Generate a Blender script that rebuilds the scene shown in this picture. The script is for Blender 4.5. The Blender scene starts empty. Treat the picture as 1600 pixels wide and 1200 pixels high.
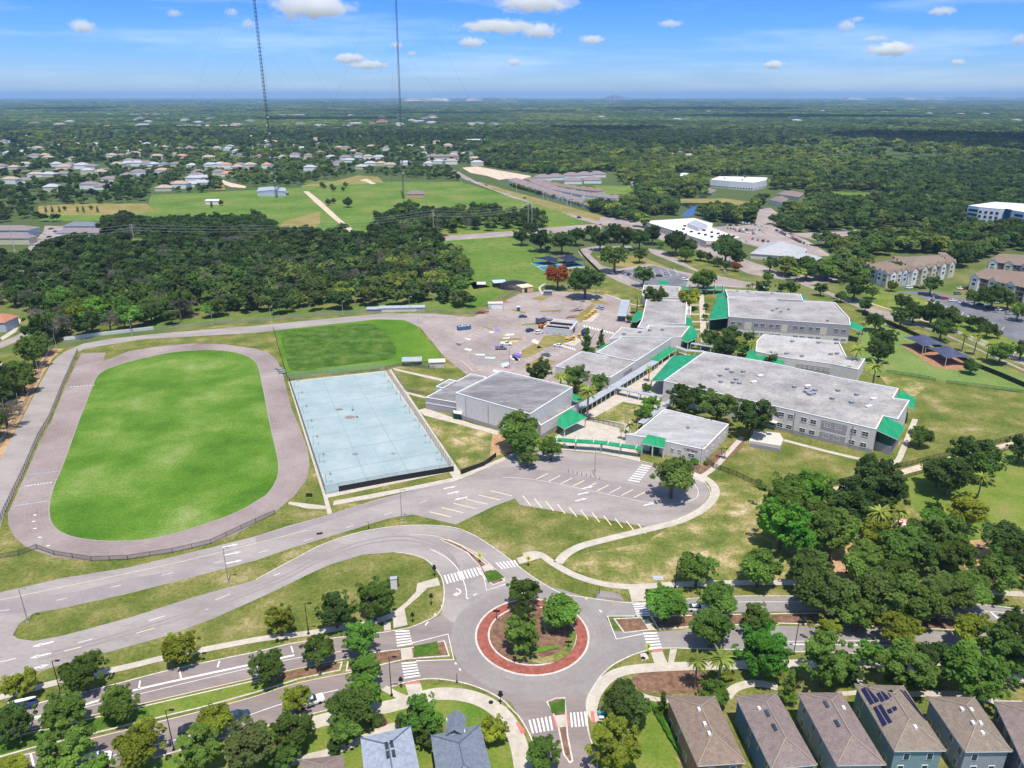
import bpy, math, random
from math import sin, cos, tan, atan2, pi, radians as R, hypot, sqrt
from mathutils import Vector, noise
from mathutils.geometry import tessellate_polygon
random.seed(7)
S = bpy.context.scene
# ---------------------------------------------------------------- camera, world, sun, exposure
H = 115.0; F = 1166.0; TH = atan2(450, F)
cd = bpy.data.cameras.new('camera'); cam = bpy.data.objects.new('camera', cd); S.collection.objects.link(cam)
cam.location = (0, 0, H); cam.rotation_euler = (pi/2-TH, 0, 0)
cd.sensor_width = 36; cd.lens = 36*F/1600; cd.clip_start = 1; cd.clip_end = 200000
S.camera = cam
SUN_EL, SUN_AZ = R(72), R(168)            # azimuth clockwise from +Y: the sun stands behind the camera, a little to its right
w = bpy.data.worlds.new('World'); S.world = w; w.use_nodes = True
nt = w.node_tree; bg = nt.nodes['Background']
SKY0, SKYM, SKY1 = (.42, .53, .76, 1), (.25, .45, .88, 1), (.11, .35, .92, 1)
sky = nt.nodes.new('ShaderNodeTexSky'); sky.sky_type = 'NISHITA'; sky.sun_disc = False
sky.sun_elevation = SUN_EL; sky.sun_rotation = SUN_AZ; sky.altitude = 0; sky.air_density = 1.0; sky.dust_density = 0.15; sky.ozone_density = 4.0
hs = nt.nodes.new('ShaderNodeMix'); hs.data_type = 'RGBA'; hs.blend_type = 'MULTIPLY'; hs.inputs['Factor'].default_value = 1
tg = nt.nodes.new('ShaderNodeTexCoord'); sx = nt.nodes.new('ShaderNodeSeparateXYZ'); er = nt.nodes.new('ShaderNodeValToRGB'); ee = er.color_ramp.elements
ee[0].position = 0; ee[0].color = SKY0; ee[1].position = .14; ee[1].color = SKY1; q_ = ee.new(.05); q_.color = SKYM; q_ = ee.new(.6); q_.color = (1.0, .92, .82, 1)
nt.links.new(tg.outputs['Generated'], sx.inputs[0]); nt.links.new(sx.outputs[2], er.inputs[0])
nt.links.new(sky.outputs[0], hs.inputs['A']); nt.links.new(er.outputs[0], hs.inputs['B'])
# thin cirrus streaks of the real sky
tc = nt.nodes.new('ShaderNodeTexCoord'); mp = nt.nodes.new('ShaderNodeMapping'); mp.inputs['Scale'].default_value = (1.6, 1.6, 16)
mp.inputs['Rotation'].default_value = (0, R(4), 0)
ns = nt.nodes.new('ShaderNodeTexNoise'); ns.inputs['Scale'].default_value = 2.2; ns.inputs['Detail'].default_value = 7; ns.inputs['Roughness'].default_value = .6
cr = nt.nodes.new('ShaderNodeValToRGB'); cr.color_ramp.elements[0].position = .48; cr.color_ramp.elements[1].position = .8
cr.color_ramp.elements[1].color = (.34, .34, .34, 1)
mx = nt.nodes.new('ShaderNodeMix'); mx.data_type = 'RGBA'; mx.inputs['B'].default_value = (6.4, 6.8, 7.3, 1)
nt.links.new(tc.outputs['Generated'], mp.inputs[0]); nt.links.new(mp.outputs[0], ns.inputs[0]); nt.links.new(ns.outputs[0], cr.inputs[0])
nt.links.new(cr.outputs[0], mx.inputs['Factor']); nt.links.new(hs.outputs['Result'], mx.inputs['A']); nt.links.new(mx.outputs['Result'], bg.inputs[0])
bg.inputs[1].default_value = 0.15
sl = bpy.data.lights.new('sun', 'SUN'); sl.energy = 4.0; sl.angle = R(.5); sl.color = (1, .94, .85)
so = bpy.data.objects.new('sun', sl); S.collection.objects.link(so)
SUND = sd = Vector((sin(SUN_AZ)*cos(SUN_EL), cos(SUN_AZ)*cos(SUN_EL), sin(SUN_EL)))
so.rotation_euler = sd.to_track_quat('Z', 'Y').to_euler(); so.location = (0, 0, 500)
S.view_settings.view_transform = 'Standard'; S.view_settings.look = 'None'; S.view_settings.gamma = 1
S.view_settings.use_curve_mapping = False; S.view_settings.exposure = 0.38
S.render.engine = 'CYCLES'
c = S.cycles; c.use_denoising = True; c.max_bounces = 9; c.diffuse_bounces = 3; c.glossy_bounces = 2; c.transmission_bounces = 4
c.volume_bounces = 8; c.transparent_max_bounces = 12; c.use_adaptive_sampling = True; c.adaptive_threshold = .02
c.caustics_reflective = False; c.caustics_refractive = False; c.sample_clamp_indirect = 4

# ---------------------------------------------------------------- helpers
def U(x, y, h=0.0):
    "the world point at height h seen at photo pixel x, y (1600 x 1200)"
    dx, dy = x-800, 600-y
    v = Vector((dx, dy*sin(TH)+F*cos(TH), dy*cos(TH)-F*sin(TH)))
    t = (h-H)/v.z
    return Vector((v.x*t, v.y*t, h))
def ppm(P):
    "photo pixels per metre at world point P"
    return F/(P.y*cos(TH)+(H-P.z)*sin(TH))
_m = {}
def k3(c, f): return tuple(min(1, a*f) for a in c)
def nd(nt, t, **k):
    n = nt.nodes.new(t)
    for a, b in k.items(): setattr(n, a, b)
    return n
def mat(name, cols, scale=1.0, rough=.9, fine=0, spec=.2, bump=0, obj=False, pos=None, stretch=(1, 1, 1), rnd=0, metal=0, detail=6, rot=0, fs=.3, fac=1):
    "procedural surface: a noise in metres run through a colour ramp, plus a finer grain"
    if name in _m: return _m[name]
    m = bpy.data.materials.new(name); m.use_nodes = True; t = m.node_tree; b = t.nodes['Principled BSDF']
    b.inputs['Roughness'].default_value = rough; b.inputs['Specular IOR Level'].default_value = spec; b.inputs['Metallic'].default_value = metal
    g = nd(t, 'ShaderNodeTexCoord') if obj else nd(t, 'ShaderNodeNewGeometry')
    mp = nd(t, 'ShaderNodeMapping'); mp.inputs['Scale'].default_value = stretch; mp.inputs['Rotation'].default_value = (0, 0, rot)
    t.links.new(g.outputs['Object' if obj else 'Position'], mp.inputs[0])
    n = nd(t, 'ShaderNodeTexNoise'); n.inputs['Scale'].default_value = scale; n.inputs['Detail'].default_value = detail; n.inputs['Roughness'].default_value = .62
    t.links.new(mp.outputs[0], n.inputs[0])
    r = nd(t, 'ShaderNodeValToRGB'); e = r.color_ramp.elements
    if len(cols) == 1: cols = cols*2
    cols = [k3(q, fac) for q in cols]
    pos = pos or [.32+.36*i/(len(cols)-1) for i in range(len(cols))]
    while len(e) < len(cols): e.new(.5)
    for i, (p, cc) in enumerate(zip(pos, cols)): e[i].position = p; e[i].color = (*cc, 1)
    t.links.new(n.outputs[0], r.inputs[0]); out = r.outputs[0]
    if fine:
        n2 = nd(t, 'ShaderNodeTexNoise'); n2.inputs['Scale'].default_value = fine; n2.inputs['Detail'].default_value = 5; n2.inputs['Roughness'].default_value = .78
        t.links.new(mp.outputs[0], n2.inputs[0])
        mr = nd(t, 'ShaderNodeMapRange'); mr.inputs[1].default_value = .3; mr.inputs[2].default_value = .7; mr.inputs[3].default_value = 1-fs; mr.inputs[4].default_value = 1+fs
        t.links.new(n2.outputs[0], mr.inputs[0])
        x = nd(t, 'ShaderNodeVectorMath', operation='SCALE'); t.links.new(out, x.inputs[0]); t.links.new(mr.outputs[0], x.inputs['Scale']); out = x.outputs[0]
    if rnd:
        oi = nd(t, 'ShaderNodeObjectInfo'); h = nd(t, 'ShaderNodeHueSaturation')
        mr = nd(t, 'ShaderNodeMapRange'); mr.inputs[3].default_value = 1-rnd; mr.inputs[4].default_value = 1+rnd
        t.links.new(oi.outputs['Random'], mr.inputs[0]); t.links.new(mr.outputs[0], h.inputs['Value'])
        m2 = nd(t, 'ShaderNodeMath', operation='MULTIPLY'); m2.inputs[1].default_value = 7.31
        m3 = nd(t, 'ShaderNodeMath', operation='FRACT'); m4 = nd(t, 'ShaderNodeMapRange'); m4.inputs[3].default_value = .5-rnd*.035; m4.inputs[4].default_value = .5+rnd*.035
        t.links.new(oi.outputs['Random'], m2.inputs[0]); t.links.new(m2.outputs[0], m3.inputs[0]); t.links.new(m3.outputs[0], m4.inputs[0]); t.links.new(m4.outputs[0], h.inputs['Hue'])
        t.links.new(out, h.inputs['Color']); out = h.outputs[0]
    t.links.new(out, b.inputs['Base Color'])
    if bump:
        bn = nd(t, 'ShaderNodeBump'); bn.inputs['Strength'].default_value = bump; t.links.new((n2 if fine else n).outputs[0], bn.inputs['Height']); t.links.new(bn.outputs[0], b.inputs['Normal'])
    _m[name] = m; return m
def plain(name, c, rough=.6, spec=.3, metal=0): return mat(name, [k3(c, .88), k3(c, 1.08)], 1.3, rough, 0, spec, metal=metal)
class MB:
    def __init__(s): s.v = []; s.f = []; s.m = []; s.ms = []
    def mi(s, m):
        if m is None: return 0
        if m not in s.ms: s.ms.append(m)
        return s.ms.index(m)
    def poly(s, pts, m=None):
        i = len(s.v); s.v += [tuple(p) for p in pts]; s.f.append(tuple(range(i, i+len(pts)))); s.m.append(s.mi(m))
    def prism(s, pts, z0, z1, m=None, mt=None, bottom=False):
        n = len(pts); i = len(s.v)
        z0f = (lambda p: z0) if not callable(z0) else z0
        s.v += [(p[0], p[1], z0) for p in pts]+[(p[0], p[1], z1) for p in pts]
        for a in range(n):
            b = (a+1) % n; s.f.append((i+a, i+b, i+n+b, i+n+a)); s.m.append(s.mi(m))
        for t in tri(pts): s.f.append(tuple(i+n+q for q in t)); s.m.append(s.mi(mt or m))
        if bottom:
            for t in tri(pts): s.f.append(tuple(i+q for q in reversed(t))); s.m.append(s.mi(m))
    def box(s, c, sz, rz=0, m=None, T=None):
        cx, cy, cz = c; a, b, h = sz[0]/2, sz[1]/2, sz[2]/2; i = len(s.v); C_, S_ = cos(rz), sin(rz)
        for z in (-h, h):
            for x, y in ((-a, -b), (a, -b), (a, b), (-a, b)): s.v.append((cx+x*C_-y*S_, cy+x*S_+y*C_, cz+z))
        for q in ((3, 2, 1, 0), (4, 5, 6, 7), (0, 1, 5, 4), (1, 2, 6, 5), (2, 3, 7, 6), (3, 0, 4, 7)): s.f.append(tuple(i+x for x in q)); s.m.append(s.mi(m))
    def tube(s, a, b, r0, r1=None, n=6, m=None, cap=True):
        a, b = Vector(a), Vector(b); r1 = r0 if r1 is None else r1; d = (b-a).normalized()
        u = d.orthogonal().normalized(); w_ = d.cross(u); i = len(s.v)
        for p, r in ((a, r0), (b, r1)):
            for k in range(n): s.v.append(tuple(p+(u*cos(2*pi*k/n)+w_*sin(2*pi*k/n))*r))
        for k in range(n): s.f.append((i+k, i+(k+1) % n, i+n+(k+1) % n, i+n+k)); s.m.append(s.mi(m))
        if cap: s.f.append(tuple(i+n+k for k in range(n))); s.m.append(s.mi(m))
    def mesh(s, name, m=None, smooth=False):
        me = bpy.data.meshes.new(name); me.from_pydata(s.v, [], s.f)
        if m: me.materials.append(m)
        else:
            for x in s.ms: me.materials.append(x)
            if len(s.ms) > 1: me.polygons.foreach_set('material_index', s.m)
        if smooth: me.polygons.foreach_set('use_smooth', [True]*len(s.f))
        me.update(); return me
    def obj(s, name, m=None, parent=None, smooth=False, at=None, **k):
        me = s.mesh(name, m, smooth)
        if at is not None:
            me.transform(__import__('mathutils').Matrix.Translation(-Vector(at)))
        return link(name, me, parent, at, **k)
def link(name, data, parent=None, loc=None, rz=0, label=None, cat=None, group=None, kind=None, sc=None):
    o = bpy.data.objects.new(name, data); S.collection.objects.link(o)
    if loc is not None: o.location = loc
    if rz: o.rotation_euler[2] = rz
    if sc: o.scale = sc if isinstance(sc, tuple) else (sc,)*3
    if parent: o.parent = parent
    if label: o['label'] = label
    if cat: o['category'] = cat
    if group: o['group'] = group
    if kind: o['kind'] = kind
    return o
def thing(name, loc, label, cat, group=None, rz=0): return link(name, None, None, loc, rz, label, cat, group)
def tri(pts):
    ts = tessellate_polygon([[Vector((p[0], p[1], 0)) for p in pts]]); out = []
    for t in ts:
        a, b, c_ = (pts[q] for q in t)
        out.append(t if (b[0]-a[0])*(c_[1]-a[1])-(b[1]-a[1])*(c_[0]-a[0]) > 0 else tuple(reversed(t)))
    return out
def cr_(pts, n=5, closed=True):
    out = []; N = len(pts)
    for i in range(N if closed else N-1):
        g = (lambda q: pts[q % N]) if closed else (lambda q: pts[max(0, min(N-1, q))])
        p0, p1, p2, p3 = (Vector(g(i+q)[:2]) for q in (-1, 0, 1, 2))
        for k in range(n):
            t = k/n; out.append(.5*((2*p1)+(p2-p0)*t+(2*p0-5*p1+4*p2-p3)*t*t+(3*p1-p0-3*p2+p3)*t**3))
    if not closed: out.append(Vector(pts[-1][:2]))
    return out
def W(px, h=0): return [U(x, y, h) for x, y in px]
def ccw(p):
    a = sum(p[i][0]*p[(i+1) % len(p)][1]-p[(i+1) % len(p)][0]*p[i][1] for i in range(len(p)))
    return p if a > 0 else p[::-1]
def sheet(name, px, z, m, smooth=False, kind='structure', world=False, **k):
    w_ = px if world else [U(x, y) for x, y in px]
    if smooth: w_ = cr_(w_, smooth if smooth is not True else 5)
    w_ = ccw(w_); b = MB(); b.v = [(p[0], p[1], z) for p in w_]; b.f = list(tri(w_))
    return b.obj(name, m, kind=kind, **k)
def ribbon(b, pts, wd, z0, z1=None, m=None, closed=False):
    "strip along world points; a low box when z1 is given"
    n = len(pts); L = []; Rr = []
    for i in range(n):
        if closed: a, c_ = pts[i-1], pts[(i+1) % n]
        else: a, c_ = pts[max(0, i-1)], pts[min(n-1, i+1)]
        d = Vector((c_[0]-a[0], c_[1]-a[1])); d = d.normalized() if d.length else Vector((1, 0)); nn = Vector((-d.y, d.x))*wd/2
        L.append((pts[i][0]+nn.x, pts[i][1]+nn.y)); Rr.append((pts[i][0]-nn.x, pts[i][1]-nn.y))
    z = z0 if z1 is None else z1
    for i in range(n if closed else n-1):
        j = (i+1) % n
        b.poly([(*Rr[i], z), (*Rr[j], z), (*L[j], z), (*L[i], z)], m)
        if z1 is not None:
            b.poly([(*L[i], z), (*L[j], z), (*L[j], z0), (*L[i], z0)], m); b.poly([(*Rr[j], z), (*Rr[i], z), (*Rr[i], z0), (*Rr[j], z0)], m)
def inpoly(x, y, P):
    c_ = False; j = len(P)-1
    for i in range(len(P)):
        xi, yi = P[i][0], P[i][1]; xj, yj = P[j][0], P[j][1]
        if (yi > y) != (yj > y) and x < (xj-xi)*(y-yi)/(yj-yi)+xi: c_ = not c_
        j = i
    return c_
def inset(p, d):
    n = len(p); out = []
    for i in range(n):
        a, b, c_ = (Vector(p[q % n][:2]) for q in (i-1, i, i+1)); e1 = (b-a).normalized(); e2 = (c_-b).normalized()
        n1 = Vector((-e1.y, e1.x)); n2 = Vector((-e2.y, e2.x)); k = 1+n1.dot(n2)
        out.append(b+(n1+n2)*(d/max(k, .3)))
    return out
ORD = ['first', 'second', 'third', 'fourth', 'fifth', 'sixth', 'seventh', 'eighth', 'ninth', 'tenth', 'eleventh', 'twelfth', 'thirteenth', 'fourteenth', 'fifteenth', 'sixteenth', 'seventeenth', 'eighteenth', 'nineteenth', 'twentieth'] + ['twenty-'+q for q in 'first second third fourth fifth sixth seventh eighth ninth'.split()]+['thirtieth']
def ordinal(i, n): return 'leftmost' if i == 0 else 'rightmost' if i == n-1 else ORD[i]+' from the left'
# ---------------------------------------------------------------- ground, roads, lawns
GR1, GR2, GR3 = (.155, .2, .045), (.235, .26, .075), (.34, .31, .15)
lawn = mat('lawn_grass', [(.08, .12, .02), (.15, .165, .038), (.225, .205, .07), (.42, .33, .19)], .09, .95, 1.1, .1, detail=15, pos=[.34, .5, .6, .75], fs=.5)
M = dict(
 base=None,
 lawn=lawn,
 lawn2=mat('dry_lawn', [(.09, .135, .024), (.18, .19, .05), (.33, .27, .12), (.58, .46, .32)], .11, .95, 1.2, .1, detail=15, pos=[.34, .49, .58, .7], fs=.5),
 field=mat('bright_turf', [(.055, .14, .012), (.095, .195, .02), (.155, .24, .045), (.25, .3, .11)], .045, .95, 1.3, .1, detail=15, pos=[.32, .48, .6, .74], fs=.4),
 field2=mat('tall_turf', [(.06, .14, .012), (.09, .19, .016), (.15, .24, .03)], .035, .95, .8, .1, detail=10, pos=[.36, .5, .66]),
 weeds=mat('rank_weeds', [(.035, .09, .01), (.065, .135, .016), (.12, .17, .035)], .16, .95, .9, .1, detail=12, pos=[.36, .5, .64], fs=.45),
 meadow=mat('meadow_grass', [(.09, .17, .022), (.13, .2, .035), (.2, .215, .055)], .02, .95, .2, .1, detail=9, pos=[.36, .52, .68]),
 dryfield=mat('tan_grass', [(.18, .175, .045), (.25, .21, .07), (.33, .25, .11)], .03, .95, .3, .1, detail=8),
 play=mat('playground_turf', [(.12, .2, .045), (.165, .235, .06), (.22, .25, .08)], .06, .95, .9, .1, detail=8),
 yard=mat('garden_lawn', [(.09, .17, .02), (.16, .21, .035), (.24, .23, .07)], .1, .95, 1.5, .1, detail=9, pos=[.34, .52, .7]),
 asphalt=mat('worn_asphalt', [(.285, .248, .232), (.35, .308, .288), (.41, .362, .338)], .05, .92, .55, .15, detail=12, stretch=(1, 2.2, 1), fs=.13, fac=.93),
 asph2=mat('road_asphalt', [(.24, .217, .207), (.28, .254, .242), (.325, .296, .28)], .06, .92, .7, .15, detail=12, fs=.12),
 asphb=mat('browner_asphalt', [(.215, .177, .163), (.258, .213, .198), (.3, .25, .233)], .08, .92, .8, .15, detail=12, stretch=(.4, 2, 1), rot=.2, fs=.13),
 track=mat('track_asphalt', [(.25, .195, .18), (.32, .258, .24), (.385, .32, .3)], .05, .92, .6, .15, detail=12, fs=.13, fac=.93),
 lot=mat('rear_lot_asphalt', [(.29, .235, .213), (.355, .295, .27), (.43, .36, .33)], .05, .92, .4, .15, detail=12, fs=.15, fac=.93),
 newasph=mat('fresh_asphalt', [(.13, .13, .145), (.17, .17, .185), (.22, .215, .23)], .07, .92, .5, .15, fs=.12),
 patch=mat('patched_asphalt', [(.26, .225, .22), (.315, .275, .27)], .2, .92, 1.5, .15, fs=.1),
 conc=mat('pale_concrete', [(.47, .41, .34), (.54, .48, .4), (.6, .53, .45)], .3, .85, .9, .2, fs=.14, fac=.93),
 kerb=mat('kerb_concrete', [(.5, .46, .4), (.66, .61, .54)], .5, .85, 2.0, .2),
 white=mat('white_paint', [(.62, .6, .58), (.86, .85, .83)], 1.2, .7, 0, .2),
 yellow=mat('yellow_paint', [(.72, .6, .34), (.85, .74, .46)], .6, .7, 0, .2),
 blue=mat('faded_blue_paint', [(.3, .42, .55), (.5, .6, .7)], .6, .7),
 brick=mat('red_brick_paving', [(.24, .07, .052), (.31, .098, .072), (.38, .14, .105)], .8, .85, 4, .15),
 pinkpad=mat('red_ramp_pad', [(.5, .15, .12), (.6, .22, .18)], 1, .8),
 mulch=mat('brown_mulch', [(.12, .07, .045), (.2, .115, .075), (.28, .17, .11)], .7, .95, 3, .1),
 dirt=mat('orange_dirt', [(.3, .18, .09), (.42, .26, .14), (.5, .36, .22)], .15, .95, 1.2, .1),
 sand=mat('pale_sand', [(.5, .38, .28), (.66, .54, .43)], .15, .95, 1, .1),
 court=mat('pale_court_paint', [(.34, .45, .46), (.4, .5, .515), (.48, .56, .56)], .08, .8, .4, .15, detail=10, fs=.07, fac=.8),
 courtline=mat('court_line_paint', [(.2, .29, .3), (.26, .35, .36)], .5, .8),
 water=None)
def water():
    m = bpy.data.materials.new('pond_water'); m.use_nodes = True; b = m.node_tree.nodes['Principled BSDF']
    b.inputs['Base Color'].default_value = (.02, .035, .04, 1); b.inputs['Roughness'].default_value = .06; return m
M['water'] = water()
# ground sheet: grass and sandy soil near by, dark forest floor beyond the school
def ground_mat():
    m = bpy.data.materials.new('ground_cover'); m.use_nodes = True; t = m.node_tree; b = t.nodes['Principled BSDF']; b.inputs['Roughness'].default_value = .95; b.inputs['Specular IOR Level'].default_value = .1
    g = nd(t, 'ShaderNodeNewGeometry'); sp = nd(t, 'ShaderNodeSeparateXYZ'); t.links.new(g.outputs[0], sp.inputs[0])
    n1 = nd(t, 'ShaderNodeTexNoise'); n1.inputs['Scale'].default_value = .05; n1.inputs['Detail'].default_value = 12; t.links.new(g.outputs[0], n1.inputs[0])
    r1 = nd(t, 'ShaderNodeValToRGB'); e = r1.color_ramp.elements; e[0].position = .35; e[0].color = (.085, .135, .025, 1); e[1].position = .7; e[1].color = (.22, .2, .08, 1); t.links.new(n1.outputs[0], r1.inputs[0])
    n2 = nd(t, 'ShaderNodeTexNoise'); n2.inputs['Scale'].default_value = .0011; n2.inputs['Detail'].default_value = 10; n2.inputs['Roughness'].default_value = .65; t.links.new(g.outputs[0], n2.inputs[0])
    r2 = nd(t, 'ShaderNodeValToRGB'); e = r2.color_ramp.elements; e[0].position = .3; e[0].color = (.05, .085, .022, 1); e[1].position = .64; e[1].color = (.1, .13, .045, 1); q = e.new(.72); q.color = (.22, .21, .1, 1); t.links.new(n2.outputs[0], r2.inputs[0])
    mr = nd(t, 'ShaderNodeMapRange'); mr.inputs[1].default_value = 480; mr.inputs[2].default_value = 640; t.links.new(sp.outputs[1], mr.inputs[0])
    x = nd(t, 'ShaderNodeMix', data_type='RGBA'); t.links.new(mr.outputs[0], x.inputs['Factor']); t.links.new(r1.outputs[0], x.inputs['A']); t.links.new(r2.outputs[0], x.inputs['B']); t.links.new(x.outputs['Result'], b.inputs['Base Color'])
    return m
b = MB(); ys = [-60, 0, 150, 300, 600, 1200, 2500, 5000, 10000, 20000, 45000]; xs = [-45000, -20000, -8000, -3000, -1200, -500, 0, 500, 1200, 3000, 8000, 20000, 45000]
for y0, y1 in zip(ys, ys[1:]):
    for x0, x1 in zip(xs, xs[1:]): b.poly([(x0, y0, 0), (x1, y0, 0), (x1, y1, 0), (x0, y1, 0)])
b.obj('ground', ground_mat(), kind='structure')
Z = dict(l0=.012, l1=.024, l2=.036, r0=.05, r1=.056, r2=.062, r3=.068, r4=.074, mk=.084, sw=.1, top=.15)
# lawns
sheet('school_lawn', [(-60, 1300), (-60, 560), (90, 545), (400, 500), (700, 480), (1000, 430), (1300, 470), (1700, 600), (1700, 1300)], Z['l0'], lawn)
sheet('field_lawn', [(665, 372), (760, 365), (800, 372), (850, 395), (872, 415), (862, 445), (830, 452), (790, 445), (740, 452), (728, 430), (690, 395)], Z['l1'], M['meadow'])
sheet('tower_meadow', [(235, 305), (470, 293), (480, 282), (600, 284), (720, 284), (860, 326), (935, 345), (940, 352), (800, 364), (650, 374), (600, 360), (620, 340), (560, 370), (420, 372), (330, 345), (150, 345), (60, 345), (90, 330), (160, 322), (232, 322)], Z['l1'], M['meadow'])
sheet('dry_meadow', [(60, 322), (120, 318), (230, 318), (240, 330), (205, 336), (60, 336)], Z['l2'], M['dryfield'])
sheet('dry_meadow', [(335, 284), (348, 283), (352, 296), (336, 297)], Z['l2'], M['dryfield'])
sheet('dry_meadow', [(470, 290), (520, 284), (560, 274), (590, 276), (600, 286), (540, 288), (500, 291)], Z['l2'], M['dryfield'])
sheet('dry_meadow', [(500, 330), (445, 345), (430, 360), (470, 372), (500, 350)], Z['l2'], M['dryfield'])
sheet('sand_patch', [(562, 282), (572, 279), (588, 287), (580, 288), (570, 283)], Z['r0'], M['sand'])
sheet('sand_patch', [(345, 280), (358, 285), (385, 291), (383, 294), (360, 292), (350, 288)], Z['r0'], M['sand'])
sheet('sand_field', [(722, 262), (745, 260), (830, 275), (822, 283), (795, 279), (780, 281), (762, 275), (735, 270)], Z['l2'], M['sand'])
sheet('tree_clearing', [(195, 372), (240, 374), (238, 392), (200, 388)], Z['l1'], M['meadow'])
sheet('row_lawn', [(925, 289), (1000, 291), (980, 303), (945, 304)], Z['l1'], M['meadow'])
sheet('pond_bank', [(1025, 312), (1130, 310), (1178, 316), (1172, 330), (1100, 332), (1060, 318)], Z['l1'], M['dryfield'])
sheet('pond', [(1060, 318), (1095, 317), (1128, 318), (1118, 322), (1092, 327), (1080, 338), (1064, 337), (1075, 326)], Z['r0'], M['water'], smooth=True)
sheet('far_lawn', [(1300, 300), (1385, 303), (1380, 309), (1330, 316), (1290, 314)], Z['l1'], M['meadow'])
sheet('pond', [(1312, 305), (1345, 307), (1342, 312), (1312, 314)], Z['r0'], M['water'], smooth=True)
sheet('far_lawn', [(1200, 281), (1265, 281), (1268, 287), (1203, 287)], Z['l1'], M['meadow'])
sheet('verge_lawn', [(930, 400), (1000, 400), (1070, 428), (960, 415)], Z['l1'], M['dryfield'])
sheet('verge_lawn', [(1015, 390), (1090, 395), (1165, 435), (1125, 440), (1095, 427)], Z['l1'], M['lawn'])
sheet('verge_lawn', [(1350, 455), (1440, 462), (1600, 530), (1600, 565), (1435, 499), (1370, 478)], Z['l1'], M['yard'])
sheet('playground_lawn', [(1352, 505), (1400, 508), (1470, 540), (1600, 590), (1600, 613), (1480, 596), (1385, 582), (1372, 590), (1335, 560), (1345, 535)], Z['l1'], M['play'], smooth=3)
sheet('east_lawn', [(1350, 590), (1390, 585), (1480, 598), (1640, 618), (1640, 690), (1520, 700), (1400, 718), (1420, 640)], Z['l1'], M['lawn'])
sheet('park_lawn', [(1410, 740), (1480, 712), (1600, 700), (1640, 900), (1540, 880), (1430, 800)], Z['l1'], M['yard'])
sheet('front_lawn', [(1130, 740), (1150, 690), (1350, 712), (1400, 722), (1330, 745), (1195, 768)], Z['l1'], M['lawn'])
sheet('front_lawn', [(1100, 750), (1195, 762), (1220, 800), (1300, 905), (1000, 912), (885, 890), (880, 870), (1000, 850), (1090, 800)], Z['l1'], M['lawn2'])
sheet('front_lawn', [(712, 822), (800, 782), (1020, 828), (880, 872), (820, 878), (765, 845)], Z['l1'], M['lawn'])
sheet('weed_verge', [(140, 530), (300, 505), (420, 492), (500, 488), (650, 482), (700, 485), (740, 484), (790, 455), (740, 440), (700, 470), (560, 478), (400, 490), (200, 512)], Z['l1'], M['meadow'])
sheet('court_lawn', [(655, 642), (700, 655), (775, 676), (772, 705), (722, 732), (690, 690)], Z['l1'], M['lawn2'])
sheet('dirt_strip', [(100, 545), (82, 560), (62, 595), (37, 645), (0, 722), (-10, 722), (-10, 690), (40, 600), (75, 545)], Z['l1'], M['dirt'])
sheet('dirt_patch', [(770, 672), (810, 690), (800, 705), (765, 715)], Z['l2'], M['dirt'])
sheet('worn_lawn', [(1375, 588), (1420, 592), (1450, 602), (1430, 620), (1395, 612)], Z['l2'], M['lawn2'])
sheet('park_soil', [(1320, 830), (1370, 850), (1345, 920), (1290, 905)], Z['l2'], M['dirt'], smooth=3)
sheet('park_soil', [(1500, 850), (1560, 845), (1600, 880), (1560, 900), (1510, 890)], Z['l2'], M['dirt'], smooth=3)
# school loop road
sheet('loop_road', [(-40, 800), (0, 722), (15, 690), (37, 650), (62, 600), (82, 565), (100, 550), (130, 537), (175, 529), (250, 521), (400, 509), (522, 497), (597, 490), (680, 490), (740, 496), (730, 586), (696, 559), (657, 512), (632, 500), (590, 499), (494, 509), (400, 520), (225, 530), (162, 540), (130, 546), (122, 550), (100, 600), (78, 655), (60, 685), (40, 732), (8, 800), (-8, 850), (-40, 900)], Z['r0'], M['asphalt'])
sheet('rear_parking_lot', [(660, 493), (700, 496), (740, 495), (755, 488), (790, 470), (812, 459), (853, 455), (915, 457), (945, 461), (975, 469), (985, 478), (985, 520), (1010, 545), (900, 600), (760, 592), (726, 583), (690, 553), (662, 516)], Z['r1'], M['lot'])
sheet('patched_pavement', [(733, 553), (745, 556), (770, 562), (768, 567), (752, 571), (735, 566)], Z['r2'], M['patch'], smooth=True)
sheet('patched_pavement', [(702, 543), (712, 541), (728, 550), (718, 552)], Z['r2'], M['patch'], smooth=True)
sheet('entry_road', [(1007, 456), (975, 444), (950, 432), (930, 417), (908, 400), (903, 393), (910, 388), (930, 385), (985, 384), (990, 389), (925, 393), (922, 398), (940, 415), (962, 421), (1015, 412), (1030, 416), (1082, 428), (1095, 427), (1018, 396), (1012, 388), (1035, 392), (1095, 425), (1165, 440), (1200, 442), (1200, 452), (1090, 446), (1075, 452)], Z['r0'], M['lot'])
sheet('visitor_parking', [(965, 424), (1022, 415), (1076, 431), (1072, 449), (1005, 444), (985, 436)], Z['r1'], M['newasph'])
sheet('highway', [(700, 266), (728, 281), (760, 293), (800, 309), (860, 325), (905, 343), (940, 352), (985, 355), (1035, 376), (1095, 392), (1125, 407), (1170, 428), (1240, 440), (1300, 463), (1356, 487), (1394, 501), (1450, 514), (1506, 537), (1600, 580), (1700, 630), (1700, 600), (1600, 560), (1506, 522), (1435, 497), (1390, 489), (1322, 465), (1260, 444), (1200, 418), (1140, 397), (1070, 370), (1000, 345), (937, 338), (860, 318), (800, 301), (745, 284), (712, 266)], Z['r0'], M['lot'])
sheet('highway_verge', [(745, 283), (800, 299), (860, 315), (940, 337), (936, 345), (870, 330), (810, 309), (770, 296)], Z['r1'], M['dryfield'])
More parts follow.
